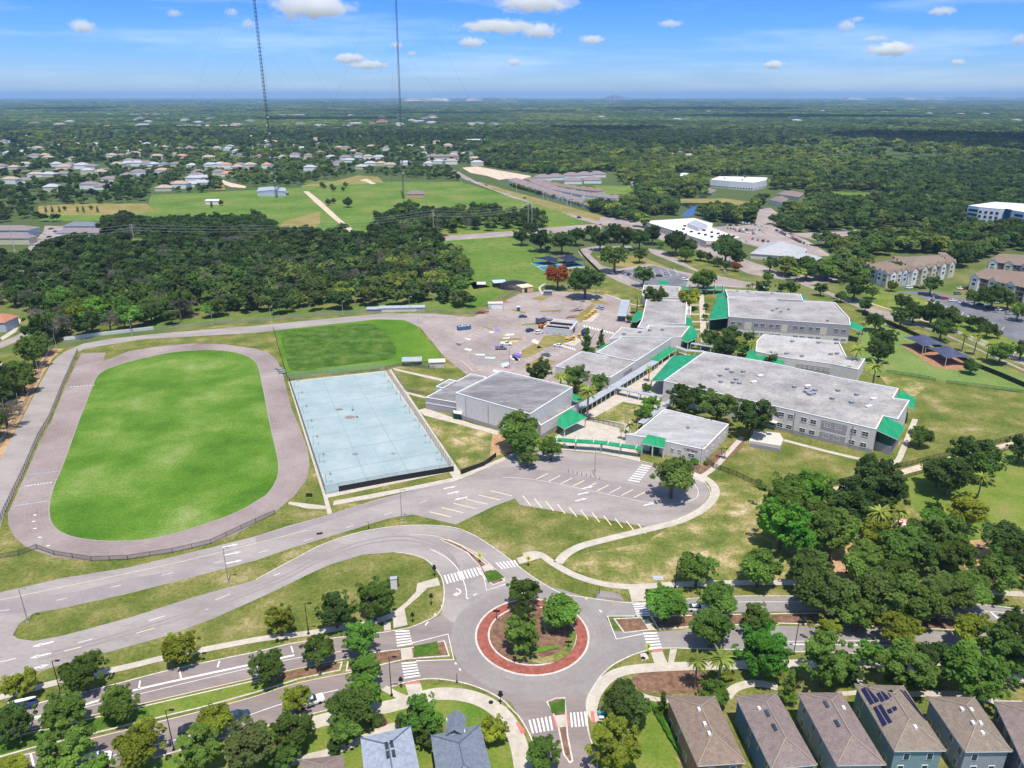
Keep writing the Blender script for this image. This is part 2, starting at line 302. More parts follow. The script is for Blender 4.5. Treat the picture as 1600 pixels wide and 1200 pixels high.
sheet('highway_median', [(1340, 466), (1380, 480), (1394, 490), (1360, 480)], Z['r1'], M['dryfield'])
sheet('highway_median', [(1398, 501), (1440, 505), (1600, 577), (1600, 571), (1450, 500)], Z['r1'], M['lawn'])
sheet('cross_road', [(655, 378), (655, 372), (700, 368), (800, 361), (900, 352), (940, 350), (940, 358), (800, 369), (700, 376)], Z['r0'], M['lot'])
sheet('dirt_track', [(474, 299), (482, 299), (500, 313), (530, 341), (556, 362), (546, 362), (520, 341), (492, 316)], Z['r0'], M['sand'])
sheet('apartment_parking', [(1400, 455), (1450, 455), (1500, 465), (1640, 500), (1640, 555), (1560, 522), (1480, 480), (1440, 465)], Z['r0'], M['newasph'])
sheet('clinic_parking', [(1110, 355), (1200, 350), (1260, 375), (1300, 400), (1250, 400), (1180, 385), (1130, 372)], Z['r0'], M['lot'])
sheet('clinic_drive', [(1185, 325), (1205, 325), (1230, 345), (1215, 352), (1180, 350)], Z['r0'], M['lot'])
sheet('office_parking', [(1230, 365), (1420, 358), (1440, 372), (1300, 382)], Z['r0'], M['lot'])
sheet('side_street', [(1220, 432), (1320, 425), (1330, 436), (1260, 446)], Z['r1'], M['lot'])
sheet('suburb_street', [(30, 402), (50, 380), (68, 362), (70, 353), (100, 353), (98, 362), (90, 375), (75, 395), (45, 410)], Z['r0'], M['lot'])
sheet('suburb_street', [(-20, 545), (0, 535), (25, 525), (48, 510), (52, 518), (30, 532), (0, 545), (-20, 555)], Z['r0'], M['lot'])
sheet('suburb_walk', [(0, 528), (20, 515), (27, 500), (12, 494), (20, 492), (33, 500), (26, 518), (4, 532)], Z['r1'], M['conc'])
sheet('suburb_walk', [(0, 566), (12, 572), (17, 588), (12, 588), (8, 577), (0, 572)], Z['r1'], M['conc'])
# track and fields
sheet('running_track', [(127, 552), (165, 551), (161, 565), (200, 549), (250, 541), (300, 537), (350, 538), (400, 545), (420, 552), (432, 562), (441, 580), (447, 605), (456, 640), (470, 672), (481, 702), (484, 727), (478, 752), (460, 775), (430, 800), (400, 817), (370, 834), (330, 849), (270, 863), (200, 873), (140, 877), (85, 870), (55, 861), (38, 853), (22, 838), (13, 820), (12, 803), (42, 737), (62, 690), (80, 659), (102, 604)], Z['r1'], M['track'])
sheet('playing_field', [(162, 580), (150, 592), (135, 630), (125, 655), (107, 705), (97, 732), (85, 760), (78, 790), (80, 813), (90, 827), (110, 837), (140, 843), (173, 845), (213, 844), (253, 838), (300, 825), (350, 808), (380, 795), (403, 781), (418, 771), (430, 753), (435, 735), (432, 710), (425, 680), (418, 645), (409, 600), (403, 574), (395, 562), (378, 554), (355, 549), (322, 547), (275, 550), (237, 557), (200, 566), (178, 573)], Z['r2'], M['field'], smooth=3)
b = MB(); fl = ccw(cr_(W([(162, 580), (150, 592), (135, 630), (125, 655), (107, 705), (97, 732), (85, 760), (78, 790), (80, 813), (90, 827), (110, 837), (140, 843), (173, 845), (213, 844), (253, 838), (300, 825), (350, 808), (380, 795), (403, 781), (418, 771), (430, 753), (435, 735), (432, 710), (425, 680), (418, 645), (409, 600), (403, 574), (395, 562), (378, 554), (355, 549), (322, 547), (275, 550), (237, 557), (200, 566), (178, 573)]), 3))
for q in range(6): ribbon(b, inset(fl, -.25-1.22*q), .09 if q else .3, Z['r3'], closed=True)
b.obj('lane_lines', mat('worn_lane_paint', [(.31, .255, .237), (.36, .31, .29)], .5, .9), kind='structure')
sheet('practice_field', [(428, 514), (494, 508), (587, 498), (602, 497), (631, 501), (649, 508), (668, 530), (692, 559), (652, 566), (599, 574), (520, 583), (447, 587)], Z['l2'], M['field2'])
sheet('weedy_plot', [(440, 522), (470, 514), (530, 508), (580, 506), (598, 518), (618, 540), (612, 560), (560, 568), (500, 575), (456, 579), (446, 552)], Z['r0'], M['weeds'], smooth=3)
sheet('court_apron', [(450, 596), (604, 579), (612, 577), (722, 742), (708, 747), (702, 738), (512, 778), (519, 802), (512, 804), (505, 775)], Z['r0'], M['conc'])
sheet('ball_court', [(453, 597), (600, 581), (706, 734), (509, 773)], Z['r1'], M['court'])
for p in ([(522, 783), (625, 764), (712, 746), (750, 730), (805, 707), (805, 712), (760, 732), (712, 752), (625, 770), (587, 778), (520, 790)],
          [(614, 575.5), (695, 593), (690, 596), (616, 578.5)], [(632, 611.5), (665, 620), (664, 623), (634, 615)], [(653, 641), (665, 638), (700, 650), (740, 663), (780, 674), (776, 680), (712, 662), (664, 650)],
          [(452, 784), (510, 791), (510, 796), (480, 795), (450, 788)]):
    sheet('footpath', p, Z['sw'], M['conc'])
for a, b2 in (((478, 594), (531, 769)), ((505, 591), (569, 761)), ((533, 588), (607, 753)), ((561, 585), (645, 746)), ((586, 582), (684, 738))): pass
b = MB()
TL, TR, BR, BL = U(453, 597), U(600, 581), U(706, 734), U(509, 773)
cq = lambda u, v: (TL*(1-u)+TR*u)*(1-v)+(BL*(1-u)+BR*u)*v
for u in (1/3, 2/3): ribbon(b, [cq(u, 0), cq(u, 1)], .22, Z['mk'])
for v in range(1, 7): ribbon(b, [cq(0, v/7), cq(1, v/7)], .22, Z['mk']+.003)
for v in range(7):
    for u in (.5,): ribbon(b, [cq(u, v/7+.03), cq(u, (v+1)/7-.03)], .14, Z['mk']+.006)
b.obj('court_lines', M['courtline'], kind='structure')
b = MB()
for x, y, r in ((547, 652, 1.6), (530, 640, 1.2), (555, 710, .9), (614, 709, .6)):
    p = U(x, y); b.poly([(p.x+r*1.3*cos(a*pi/6), p.y+r*sin(a*pi/6), Z['mk']+.01) for a in range(12)])
b.obj('court_stain', M['asphb'], kind='structure')
# school front road, parking
sheet('front_road', [(-60, 985), (-60, 935), (0, 926), (100, 903), (200, 887), (300, 863), (400, 838), (450, 822), (515, 804), (587, 781), (690, 755), (750, 737), (771, 723), (806, 708), (878, 704), (940, 710), (1016, 725), (1086, 744), (1103, 758), (1109, 771), (1103, 783), (1087, 799), (1050, 815), (1022, 826), (947, 812), (877, 800), (812, 789), (805, 779), (770, 792), (712, 820), (675, 811), (645, 804), (612, 809), (575, 820), (525, 836), (457, 856), (400, 876), (200, 928), (100, 950), (53, 958), (30, 975), (15, 1000), (60, 1003), (-60, 1075)], Z['r1'], M['asphalt'])
sheet('patched_pavement', [(0, 958), (53, 957), (100, 949), (200, 927), (310, 899), (300, 888), (200, 905), (120, 925), (40, 936), (0, 942)], Z['r2'], M['patch'])
sheet('patched_pavement', [(400, 839), (450, 824), (590, 782), (690, 756), (640, 773), (520, 812), (400, 850)], Z['r2'], M['patch'])
sheet('patched_pavement', [(760, 735), (800, 730), (880, 738), (1010, 762), (1050, 772), (1010, 785), (900, 762), (780, 742)], Z['r2'], M['patch'])
sheet('curved_road', [(-60, 1085), (-60, 1010), (18, 990), (27, 998), (53, 1002), (100, 993), (200, 966), (300, 934), (400, 906), (433, 888), (467, 870), (500, 853), (550, 835), (600, 825), (650, 821), (700, 823), (733, 833), (767, 853), (800, 877), (820, 893), (842, 908), (867, 923), (887, 930), (870, 960), (740, 1000), (690, 960), (692, 940), (693, 923), (690, 903), (677, 885), (662, 873), (640, 866), (617, 863), (567, 867), (517, 882), (483, 897), (433, 922), (400, 937), (333, 967), (267, 992), (160, 1022), (100, 1038), (50, 1052), (0, 1063)], Z['r2'], M['asphalt'])
RC = (U(831.5, 936)+U(831.5, 1057))/2; RC.x = U(831.5, 994).x; RO = (U(831.5, 936)-U(831.5, 1057)).length/2
k = RO/89.5
def circ(r, n=72, c=RC): return [(c.x+r*cos(2*pi*a/n), c.y+r*sin(2*pi*a/n)) for a in range(n)]
# boulevard
sheet('boulevard_north_side_west', [(-60, 1140), (-60, 1128), (0, 1113), (167, 1072), (267, 1046), (400, 1018), (467, 1003), (587, 989), (613, 985), (650, 978), (720, 950), (740, 1010), (643, 1009), (587, 1020), (543, 1030), (450, 1048), (400, 1060), (217, 1102), (0, 1152), (-60, 1167)], Z['r1'], M['asphb'])
sheet('boulevard_south_side_west', [(-60, 1260), (-60, 1200), (0, 1187), (50, 1174), (140, 1153), (200, 1138), (317, 1110), (400, 1087), (467, 1066), (540, 1050), (587, 1042), (630, 1034), (707, 1031), (760, 1035), (800, 1110), (783, 1093), (753, 1077), (717, 1066), (690, 1061), (673, 1060), (633, 1066), (600, 1077), (528, 1104), (476, 1118), (330, 1158), (240, 1184), (150, 1205), (100, 1240)], Z['r1'], M['asphb'])
sheet('boulevard_north_side_east', [(890, 925), (913, 933), (943, 938), (1000, 943), (1087, 936), (1153, 933), (1250, 933), (1400, 937), (1530, 946), (1600, 954), (1700, 965), (1700, 985), (1600, 973), (1517, 967), (1467, 963), (1380, 958), (1277, 955), (1153, 957), (1067, 958), (1010, 962), (950, 964), (900, 980)], Z['r1'], M['asph2'])
sheet('boulevard_south_side_east', [(900, 985), (1023, 988), (1083, 983), (1217, 978), (1323, 981), (1440, 986), (1567, 991), (1700, 1000), (1700, 1050), (1600, 1036), (1500, 1028), (1340, 1021), (1233, 1018), (1110, 1014), (1033, 1013), (1000, 1020), (975, 1030), (953, 1043), (935, 1062), (923, 1087), (880, 1080)], Z['r3'], M['asph2'])
sheet('south_street', [(783, 1085), (800, 1100), (812, 1122), (827, 1147), (833, 1163), (842, 1215), (848, 1300), (940, 1300), (934, 1215), (929, 1180), (924, 1160), (919, 1130), (918, 1113), (921, 1095), (930, 1075), (880, 1060), (800, 1060)], Z['r2']-.003, M['asphb'])
sheet('roundabout_road', circ(103*1.235*k), Z['r4'], M['asph2'], world=True)
# tyre-darkened wheel paths
b = MB(); tz = .079
for r_, w_ in ((RO*1.16, .7), (RO*1.24, .7), (RO*1.31, .5)): ribbon(b, circ(r_), w_, tz, closed=True)
for dx in (0, 6): ribbon(b, cr_(W([(x_, y_+dx) for x_, y_ in [(60, 1025), (160, 998), (267, 966), (333, 944), (400, 918), (450, 897), (500, 871), (560, 848), (620, 838), (665, 844), (700, 862), (718, 888)]]), 5, False), .6, tz)
b.obj('tyre_wear', mat('tyre_worn_asphalt', [(.25, .222, .21), (.3, .268, .252)], .12, .9, .5, .15, fs=.12), kind='structure')
# raised kerbed islands
def kerb_island(name, px, m, sm=3, w_=.32, z=Z['top'], world=False):
    p = ccw(cr_(px if world else W(px), sm) if sm else (px if world else W(px)))
    b = MB(); b.prism(p, 0, z, M['kerb']); b.obj('kerb', kind='structure')
    q = inset(p, w_); sheet(name, q, z+.006, m, world=True)
kerb_island('brick_apron', circ(RO), M['brick'], 0, .45, .12, True)
kerb_island('roundabout_bed', circ(RO*.775), M['mulch'], 0, .4, .26, True)
def bl(name, px, m, z=.3): sheet(name, px, z, m, smooth=4)
bl('ground_cover_bed', [(850, 958), (868, 965), (860, 985), (846, 978)], M['lawn2'])
bl('ground_cover_bed', [(808, 1030), (850, 1038), (880, 1030), (897, 1010), (900, 985), (890, 990), (880, 1015), (850, 1028), (815, 1020)], M['lawn2'])
bl('flowering_hedge_bed', [(826, 1018), (850, 1013), (870, 1010), (873, 1014), (850, 1020), (830, 1024)], M['field'], .45)
kerb_island('splitter_bed', [(686, 843), (700, 844), (720, 852), (742, 867), (770, 890), (790, 908), (770, 915), (758, 905), (748, 885), (730, 865), (705, 852)], M['mulch'], 0)
sheet('ground_cover_bed', [(755, 896), (775, 891), (788, 903), (763, 911)], .17, M['weeds'])
sheet('crossing_refuge', [(752, 886), (766, 881), (773, 889), (757, 894)], .165, M['conc'])
kerb_island('splitter_bed', [(540, 1050), (543, 1032), (587, 1019), (643, 1012), (695, 1001), (703, 1026), (660, 1029), (630, 1032), (587, 1042)], M['mulch'], 0)
sheet('ground_cover_bed', [(647, 1010), (683, 1003), (687, 1023), (647, 1027)], .17, M['weeds'])
sheet('crossing_refuge', [(626, 1016), (643, 1013), (646, 1031), (628, 1032)], .165, M['conc'])
kerb_island('splitter_bed', [(958, 967), (1003, 965), (1016, 985), (975, 990)], M['mulch'], 0)
sheet('crossing_refuge', [(1000, 969), (1013, 968), (1024, 984), (1008, 985)], Z['sw'], M['conc'])
kerb_island('boulevard_median', [(1016, 963), (1153, 960), (1277, 958), (1380, 961), (1467, 965), (1600, 977), (1690, 986), (1690, 997), (1567, 989), (1440, 983), (1323, 978), (1217, 975), (1083, 980), (1028, 984)], M['mulch'], 0)
kerb_island('boulevard_median', [(-50, 1196), (-50, 1168), (0, 1156), (217, 1105), (400, 1063), (450, 1051), (536, 1034), (532, 1048), (467, 1062), (400, 1083), (317, 1106), (200, 1134), (140, 1149), (50, 1170), (0, 1184)], M['yard'], 0)
sheet('ground_cover_bed', [(417, 1057), (530, 1036), (527, 1047), (467, 1059), (420, 1070)], .17, M['mulch'])
sheet('ground_cover_bed', [(0, 1160), (140, 1127), (230, 1107), (235, 1120), (130, 1148), (0, 1180)], .17, M['weeds'])
kerb_island('splitter_bed', [(853, 1097), (868, 1091), (883, 1090), (885, 1110), (888, 1150), (896, 1190), (890, 1194), (880, 1180), (872, 1140), (862, 1112)], M['mulch'], 0)
sheet('ground_cover_bed', [(857, 1100), (883, 1093), (883, 1113), (863, 1116)], .17, M['weeds'])
sheet('crossing_refuge', [(865, 1119), (885, 1117), (887, 1136), (872, 1138)], .165, M['conc'])
b = MB()
for q in ([(862, 1119), (866, 1119), (873, 1138), (868, 1138)], [(885, 1117), (888, 1117), (890, 1136), (887, 1136)], [(806, 1130), (810, 1128), (822, 1146), (814, 1147)], [(923, 1112), (928, 1112), (930, 1130), (924, 1130)],
          [(634, 1067), (656, 1065), (657, 1068), (635, 1070)], [(1019, 1017), (1036, 1015), (1036, 1018), (1019, 1020)]): b.poly([(*U(*p)[:2], .155) for p in q])
b.obj('ramp_pad', M['pinkpad'], kind='structure')
# grass islands with kerb between roads
b = MB()
for px, cl in (([(400, 906), (433, 888), (467, 870), (500, 853), (550, 835), (600, 825), (650, 821), (700, 823), (733, 833), (767, 853), (800, 877), (820, 893), (842, 908), (867, 923), (887, 930), (913, 933.5), (943, 938), (1000, 942.5), (1087, 935), (1153, 932), (1250, 932), (1400, 936), (1530, 945), (1600, 953)], 0),
               ([(617, 863), (640, 866), (662, 873), (677, 885), (690, 903), (694, 923), (692, 945), (684, 960), (667, 970), (640, 981), (613, 986), (587, 990), (467, 1004), (400, 1019), (267, 1047), (167, 1073), (0, 1114)], 0),
               ([(240, 1185), (330, 1159), (476, 1119), (528, 1105), (600, 1078), (633, 1067), (673, 1061), (717, 1066), (753, 1077), (783, 1093), (800, 1109), (812, 1122), (827, 1147), (835, 1170), (842, 1200)], 0),
               ([(934, 1200), (928, 1170), (920, 1147), (917, 1113), (922, 1087), (935, 1062), (953, 1043), (975, 1030), (1000, 1020), (1033, 1013.5), (1110, 1014.5), (1233, 1018.5), (1340, 1021.5), (1500, 1028.5), (1600, 1036)], 0),
               ([(805, 707), (840, 702), (878, 703), (940, 709), (1016, 724), (1086, 743), (1103, 757), (1110, 771), (1104, 784), (1087, 800), (1050, 817)], 0)):
    ribbon(b, cr_(W(px), 4, False), .27, 0, .14)
b.obj('kerb', M['kerb'], kind='structure')
# footpaths
def path(px, wd, name='footpath', z=Z['sw'], m=None):
    b = MB(); ribbon(b, cr_(W(px), 5, False), wd, z); b.obj(name, m or M['conc'], kind='structure')
path([(-30, 1098), (0, 1090), (100, 1064), (200, 1042), (267, 1026), (400, 1000), (467, 992), (560, 977), (600, 967), (622, 958)], 1.9)
sheet('footpath', [(652, 912), (684, 903), (688, 915), (668, 919), (655, 932), (632, 952), (637, 977), (615, 982), (614, 958), (636, 940), (650, 925)], Z['sw']+.005, M['conc'])
sheet('footpath', [(600, 972), (610, 972), (611, 985), (600, 986)], Z['sw']+.005, M['conc'])
path([(430, 1200), (470, 1187), (533, 1170), (600, 1140), (640, 1130)], 1.8)
path([(470, 1135), (528, 1120), (600, 1106), (640, 1096), (680, 1085), (720, 1086), (755, 1096), (783, 1115), (800, 1138), (812, 1170), (820, 1215)], 3.4)
sheet('footpath', [(633, 1070), (657, 1068), (663, 1088), (640, 1092)], Z['sw']+.005, M['conc'])
path([(600, 1075), (618, 1085), (640, 1094)], 1.5, z=Z['sw']+.004)
path([(818, 868), (842, 866), (868, 883), (900, 900), (940, 912), (985, 917), (1050, 914), (1150, 911), (1250, 911), (1400, 916), (1600, 929)], 2.2)
sheet('footpath', [(806, 873), (840, 862), (852, 870), (826, 878), (812, 882)], Z['sw']+.005, M['conc'])
sheet('footpath', [(981, 916), (1008, 916), (1009, 940), (987, 941)], Z['sw']+.005, M['conc'])
path([(872, 880), (885, 866), (910, 853), (960, 840), (1010, 828), (1060, 815), (1095, 798), (1112, 783), (1118, 768), (1112, 755), (1095, 743)], 2.6)
path([(1094, 746), (1115, 732), (1140, 705), (1160, 683)], 1.9, z=Z['sw']+.004)
sheet('footpath', [(1085, 738), (1106, 747), (1100, 755), (1082, 748)], Z['sw']+.008, M['conc'])
path([(935, 1128), (925, 1105), (930, 1085), (945, 1065), (965, 1052), (1000, 1045), (1075, 1041), (1130, 1040), (1210, 1038), (1300, 1037), (1400, 1040), (1480, 1045), (1600, 1062)], 2.6)
sheet('footpath', [(1017, 1020), (1035, 1018), (1045, 1042), (1025, 1046)], Z['sw']+.005, M['conc'])
sheet('footpath', [(1047, 1015), (1058, 1015), (1052, 1040), (1043, 1040)], Z['sw']+.005, M['conc'])
sheet('footpath', [(1000, 1022), (1010, 1020), (1014, 1030), (1003, 1033)], Z['sw']+.005, M['conc'])
path([(1000, 1087), (1025, 1093), (1045, 1095)], 1.3)
path([(1135, 1090), (1150, 1075), (1180, 1068), (1215, 1074)], 2.0)
path([(1320, 1050), (1345, 1065), (1350, 1080), (1310, 1085)], 1.2)
path([(1420, 1085), (1500, 1085), (1560, 1098), (1600, 1100)], 1.6)
path([(1225, 688), (1290, 705), (1362, 721), (1398, 723), (1412, 700), (1430, 655)], 1.9)
path([(1372, 502), (1384, 507), (1410, 515), (1450, 533), (1500, 557), (1560, 582), (1640, 616)], 2.0)
path([(1340, 467), (1370, 477), (1430, 497), (1490, 516), (1600, 556)], 1.4)
path([(945, 460), (962, 465), (985, 475), (1000, 478)], 1.6)
path([(848, 460), (843, 450), (852, 443)], 1.5)
# plaza and courtyard
sheet('plaza', [(860, 690), (885, 668), (915, 655), (985, 665), (985, 690), (1000, 715), (1000, 722), (935, 707), (878, 703)], Z['sw']+.01, M['conc'])
sheet('courtyard', [(905, 650), (960, 615), (1020, 575), (1060, 550), (1100, 560), (1040, 600), (1040, 640), (985, 665), (960, 660)], Z['r1'], M['conc'])
sheet('courtyard_lawn', [(928, 653), (973, 628), (1010, 635), (995, 665)], Z['sw']+.01, M['lawn2'])
sheet('courtyard', [(1066, 470), (1110, 470), (1110, 530), (1070, 530)], Z['r1'], M['lawn'])
b = MB()
for y in (477, 491, 503, 515): ribbon(b, W([(1070, y), (1108, y)]), 2.2, Z['sw'])
ribbon(b, W([(1095, 448), (1100, 535)]), 3, Z['sw']+.005)
b.obj('footpath', M['conc'], kind='structure')
sheet('entry_bed', [(1070, 722), (1100, 728), (1125, 700), (1165, 683), (1160, 700), (1115, 735), (1090, 740), (1072, 732)], Z['r1'], M['mulch'])
sheet('house_bed', [(985, 1062), (1000, 1052), (1075, 1046), (1110, 1055), (1110, 1082), (1040, 1085), (1000, 1080)], Z['l2'], M['mulch'])
sheet('garden_lawn', [(930, 1130), (1000, 1090), (1035, 1100), (1060, 1200), (1060, 1260), (940, 1260)], Z['l2'], M['yard'])
sheet('garden_lawn', [(-40, 1260), (240, 1190), (476, 1122), (630, 1072), (717, 1070), (770, 1095), (800, 1150), (830, 1260)], Z['l2'], M['yard'])
# playground ground
sheet('rubber_surface', [(1410, 540), (1440, 540), (1510, 560), (1525, 575), (1480, 577), (1455, 570), (1430, 553)], Z['l2'], mat('play_mulch', [(.3, .14, .08), (.42, .22, .13)], .5, .95, 2), smooth=3)
# grass strips in the rear lot
b = MB()
for q in ([(778, 530), (815, 528), (816, 531), (779, 533)], [(815, 507), (838, 504), (838, 507), (816, 509)], [(843, 486), (876, 484), (878, 487), (844, 488)], [(830, 467), (845, 462), (860, 463), (848, 470)], [(877, 464), (892, 464), (904, 468), (886, 468)],
          [(920, 468), (945, 470), (950, 476), (925, 473)], [(898, 497), (925, 475), (930, 477), (907, 505)], [(754, 509), (770, 514), (768, 516), (755, 511)], [(800, 483), (822, 488), (820, 490), (801, 486)],
          [(850, 525), (870, 523), (900, 530), (870, 540), (838, 545)], [(815, 548), (835, 537), (850, 545), (830, 557), (815, 560)], [(815, 575), (840, 560), (870, 565), (850, 575)]): b.poly([(*U(*p)[:2], Z['sw']) for p in q])
b.obj('lot_grass_strip', M['dryfield'], kind='structure')
# markings
wm, ym = MB(), MB()
def ln(px, wd=.16, b=wm, dash=None, sm=True):
    p = W(px); p = cr_(p, 5, False) if sm and len(p) > 2 else [Vector(q[:2]) for q in p]
    if not dash: ribbon(b, p, wd, Z['mk']); return
    on, off = dash; s = 0; cur = []
    for a, c_ in zip(p, p[1:]):
        L = (c_-a).length; n = max(1, int(L/.5))
        for i in range(n):
            s += L/n; q = a+(c_-a)*(i/n)
            if s % (on+off) < on: cur.append(q)
            elif len(cur) > 1: ribbon(b, cur, wd, Z['mk']); cur = []
            else: cur = []
    if len(cur) > 1: ribbon(b, cur, wd, Z['mk'])
def zebra(a, b2, c_, d, n, frac=.5):
    "stripes between edge a-b and edge d-c (stripe direction a->d)"
    a, b2, c_, d = (U(*q) for q in (a, b2, c_, d))
    for i in range(n):
        t0, t1 = (i+.5-frac/2)/n, (i+.5+frac/2)/n
        wm.poly([(*(p.lerp(q, t))[:2], Z['mk']+.004) for p, q, t in ((a, b2, t0), (a, b2, t1), (d, c_, t1), (d, c_, t0))])
zebra((692, 900), (748, 886), (754, 898), (697, 913), 11)
zebra((772, 880), (806, 875), (812, 885), (783, 890), 6)
zebra((617, 985), (621, 1012), (645, 1008), (639, 984), 6)
zebra((627, 1035), (632, 1062), (657, 1058), (650, 1033), 6)
zebra((988, 943), (996, 965), (1017, 963), (1009, 942), 6)
zebra((1004, 988), (1013, 1016), (1035, 1014), (1026, 987), 6)
zebra((824, 1126), (862, 1119), (866, 1141), (830, 1147), 6)
zebra((889, 1114), (916, 1112), (920, 1135), (891, 1137), 5)
zebra((1003, 725), (980, 752), (998, 755), (1019, 728), 8, .4)
ln([(672, 858), (695, 870), (712, 885), (722, 903), (728, 920), (729, 936)], .2)
ln([(748, 888), (757, 905), (760, 923), (790, 913)], .2, sm=False)
ln([(691, 946), (678, 962), (662, 980)], .3, dash=(2, 1.4)); ln([(729, 936), (753, 924)], .35, dash=(1.4, 1.2), sm=False)
ln([(640, 1006), (700, 991), (709, 1031), (650, 1033)], .25, sm=False)
ln([(711, 1036), (718, 1045), (726, 1062)], .35, dash=(1.4, 1.3))
ln([(915, 935), (930, 947), (945, 962)], .35, dash=(1.5, 1.3)); ln([(992, 963), (949, 963), (963, 999), (1004, 991)], .25, sm=False)
ln([(0, 1138), (217, 1085), (400, 1042), (467, 1028), (533, 1018)]); ln([(0, 1134), (110, 1108), (217, 1077), (400, 1037), (460, 1024)], .55)
ln([(0, 1224), (240, 1165), (320, 1143), (435, 1102), (528, 1078)], .18)
for x, y, x2, y2 in ((217, 1077, 219, 1064), (281, 1050, 283, 1060), (340, 1043, 343, 1033), (455, 1010, 458, 1020), (48, 1178, 53, 1197)): ln([(x, y), (x2, y2)], .35, sm=False)
for p in ([(0, 1152), (217, 1101), (400, 1059), (543, 1029)], [(0, 1189), (140, 1155), (317, 1111), (400, 1088), (467, 1067), (587, 1044)]): ln(p, .16, ym)
ln([(1150, 941), (1250, 941), (1400, 945), (1600, 960)]); ln([(1220, 1003), (1340, 1001), (1500, 1007), (1600, 1012)]); ln([(1230, 1007), (1340, 1008), (1420, 1010)], .4)
ln([(1546, 955), (1562, 969)], .5, sm=False); ln([(1060, 941), (1150, 941)], dash=(3, 3))
ln([(1000, 985.5), (1083, 981.5), (1217, 976.5)], .14, ym)
ln([(0, 938), (100, 917), (200, 896), (300, 874), (400, 849), (480, 829)], .14, ym)
ln([(0, 955), (60, 945), (200, 912), (300, 888), (420, 860), (500, 838), (600, 805), (660, 785), (700, 770)], .16, dash=(3, 9))
ln([(0, 1035), (140, 1000), (240, 968), (330, 940), (440, 895)], .2, dash=(4, 11)); ln([(100, 1018), (230, 985), (330, 950)], .2, ym, dash=(4, 11))
ln([(480, 905), (560, 860), (620, 845), (700, 850), (722, 862)], .14, ym, dash=(1, 30))
ln([(640, 836), (680, 838), (715, 853), (735, 868)], .14, ym); ln([(700, 843), (745, 865), (790, 905)], .16, ym)
ln([(785, 746), (830, 749), (900, 762), (1000, 783), (1050, 788), (1085, 780), (1091, 768), (1085, 757)], .16)
ln([(-5, 705), (25, 650), (60, 590), (85, 562)], .14, ym, dash=(3, 9))
for i in range(9):
    t = i/8; a = (856+t*152, 740+t*29); ln([a, (a[0]-18, a[1]+9)], .3, ym, sm=False)
for i in range(11):
    t = i/10; a = (817+t*180, 775+t*44); ln([a, (a[0]+12, a[1]+15)], .3, ym, sm=False)
for i in range(6):
    t = i/5; a = (800-t*95, 775+t*33); ln([a, (a[0]-34, a[1]-8)], .3, ym, sm=False)
def arrow(x, y, ang, L=4.2):
    p = U(x, y); d = Vector((cos(ang), sin(ang))); n = Vector((-d.y, d.x)); z = Z['mk']+.003
    for q in ([(-.5, -.12), (.15, -.12), (.15, .12), (-.5, .12)], [(.1, -.3), (.5, 0), (.1, .3)]): wm.poly([(p.x+(d*u*L+n*v*L*.5).x, p.y+(d*u*L+n*v*L*.5).y, z) for u, v in q])
a0 = atan2((U(100, 917)-U(0, 938)).y, (U(100, 917)-U(0, 938)).x)
for x, y, s_ in ((67, 1007, pi), (63, 1025, pi), (60, 1043, 0), (360, 853, 0), (364, 865, 0), (366, 878, 0), (703, 762, 0), (709, 770, 0), (720, 779, pi), (918, 762, 0), (912, 771, 0), (908, 781, 0), (1015, 788, 0)): arrow(x, y, a0+s_)
def turn(x, y):
    p = U(x, y); q = [p+Vector((1.2*cos(a), 1.2*sin(a), 0)) for a in [R(90)-R(150)*i/8 for i in range(9)]]; ribbon(wm, [v.to_2d() for v in q], .35, Z['mk'])
    e = q[-1]; wm.poly([(e.x-.1, e.y+.9, Z['mk']), (e.x-1.3, e.y-.1, Z['mk']), (e.x-.1, e.y-.8, Z['mk'])])
turn(712, 925)
for i in range(8): ln([(110+i*5, 605-i*.4), (113+i*5, 604.7-i*.4)], .5, sm=False)
for i in range(9): ln([(38+i*5, 760-i*.7), (41+i*5, 759.6-i*.7)], .5, sm=False)
for x, y in ((52, 805), (50, 815), (52, 826), (60, 840), (73, 853)): ln([(x, y), (x+5, y)], .5, sm=False)
bm_ = MB(); ribbon(bm_, W([(22, 791), (75, 783)]), .3, Z['mk']); ribbon(bm_, W([(45, 742), (95, 736)]), .2, Z['mk']); bm_.obj('track_line', M['blue'], kind='structure')
# rear-lot stall lines and painted stalls
for (x0, y0, x1, y1, n, dx, dy) in ((765, 540, 800, 513, 9, 14, 3), (740, 533, 775, 505, 9, -12, -4), (800, 516, 850, 485, 10, 12, 3), (792, 500, 835, 478, 9, -12, -3), (815, 560, 850, 540, 7, 12, 4), (852, 553, 874, 545, 5, 9, 5), (875, 548, 890, 540, 4, 8, 5)):
    for i in range(n):
        t = i/(n-1); ln([(x0+(x1-x0)*t, y0+(y1-y0)*t), (x0+(x1-x0)*t+dx, y0+(y1-y0)*t+dy)], .13, ym if n == 9 else wm, sm=False)
for i in range(9): ln([(965+i*11, 428-i*1.2), (972+i*11, 436-i*.6)], .2, sm=False)
for i in range(11): ln([(912+i*4.4, 508+i*1.1), (914+i*4.4, 511.5+i*1.1)], .7, sm=False)
for i in range(7): ln([(877+i*3.3, 539+i*.9), (879+i*3.3, 542+i*.9)], .6, sm=False)
ln([(720, 563), (732, 572), (740, 580), (752, 577)], .2, ym)
for i in range(14): ln([(1452+i*9, 468+i*3.3), (1446+i*9, 476+i*3.3)], .2, sm=False)
wm.obj('road_markings_white', M['white'], kind='structure'); ym.obj('road_markings_yellow', M['yellow'], kind='structure')
def quad(name, q, m, z=Z['mk']+.008): sheet(name, q, z, m)
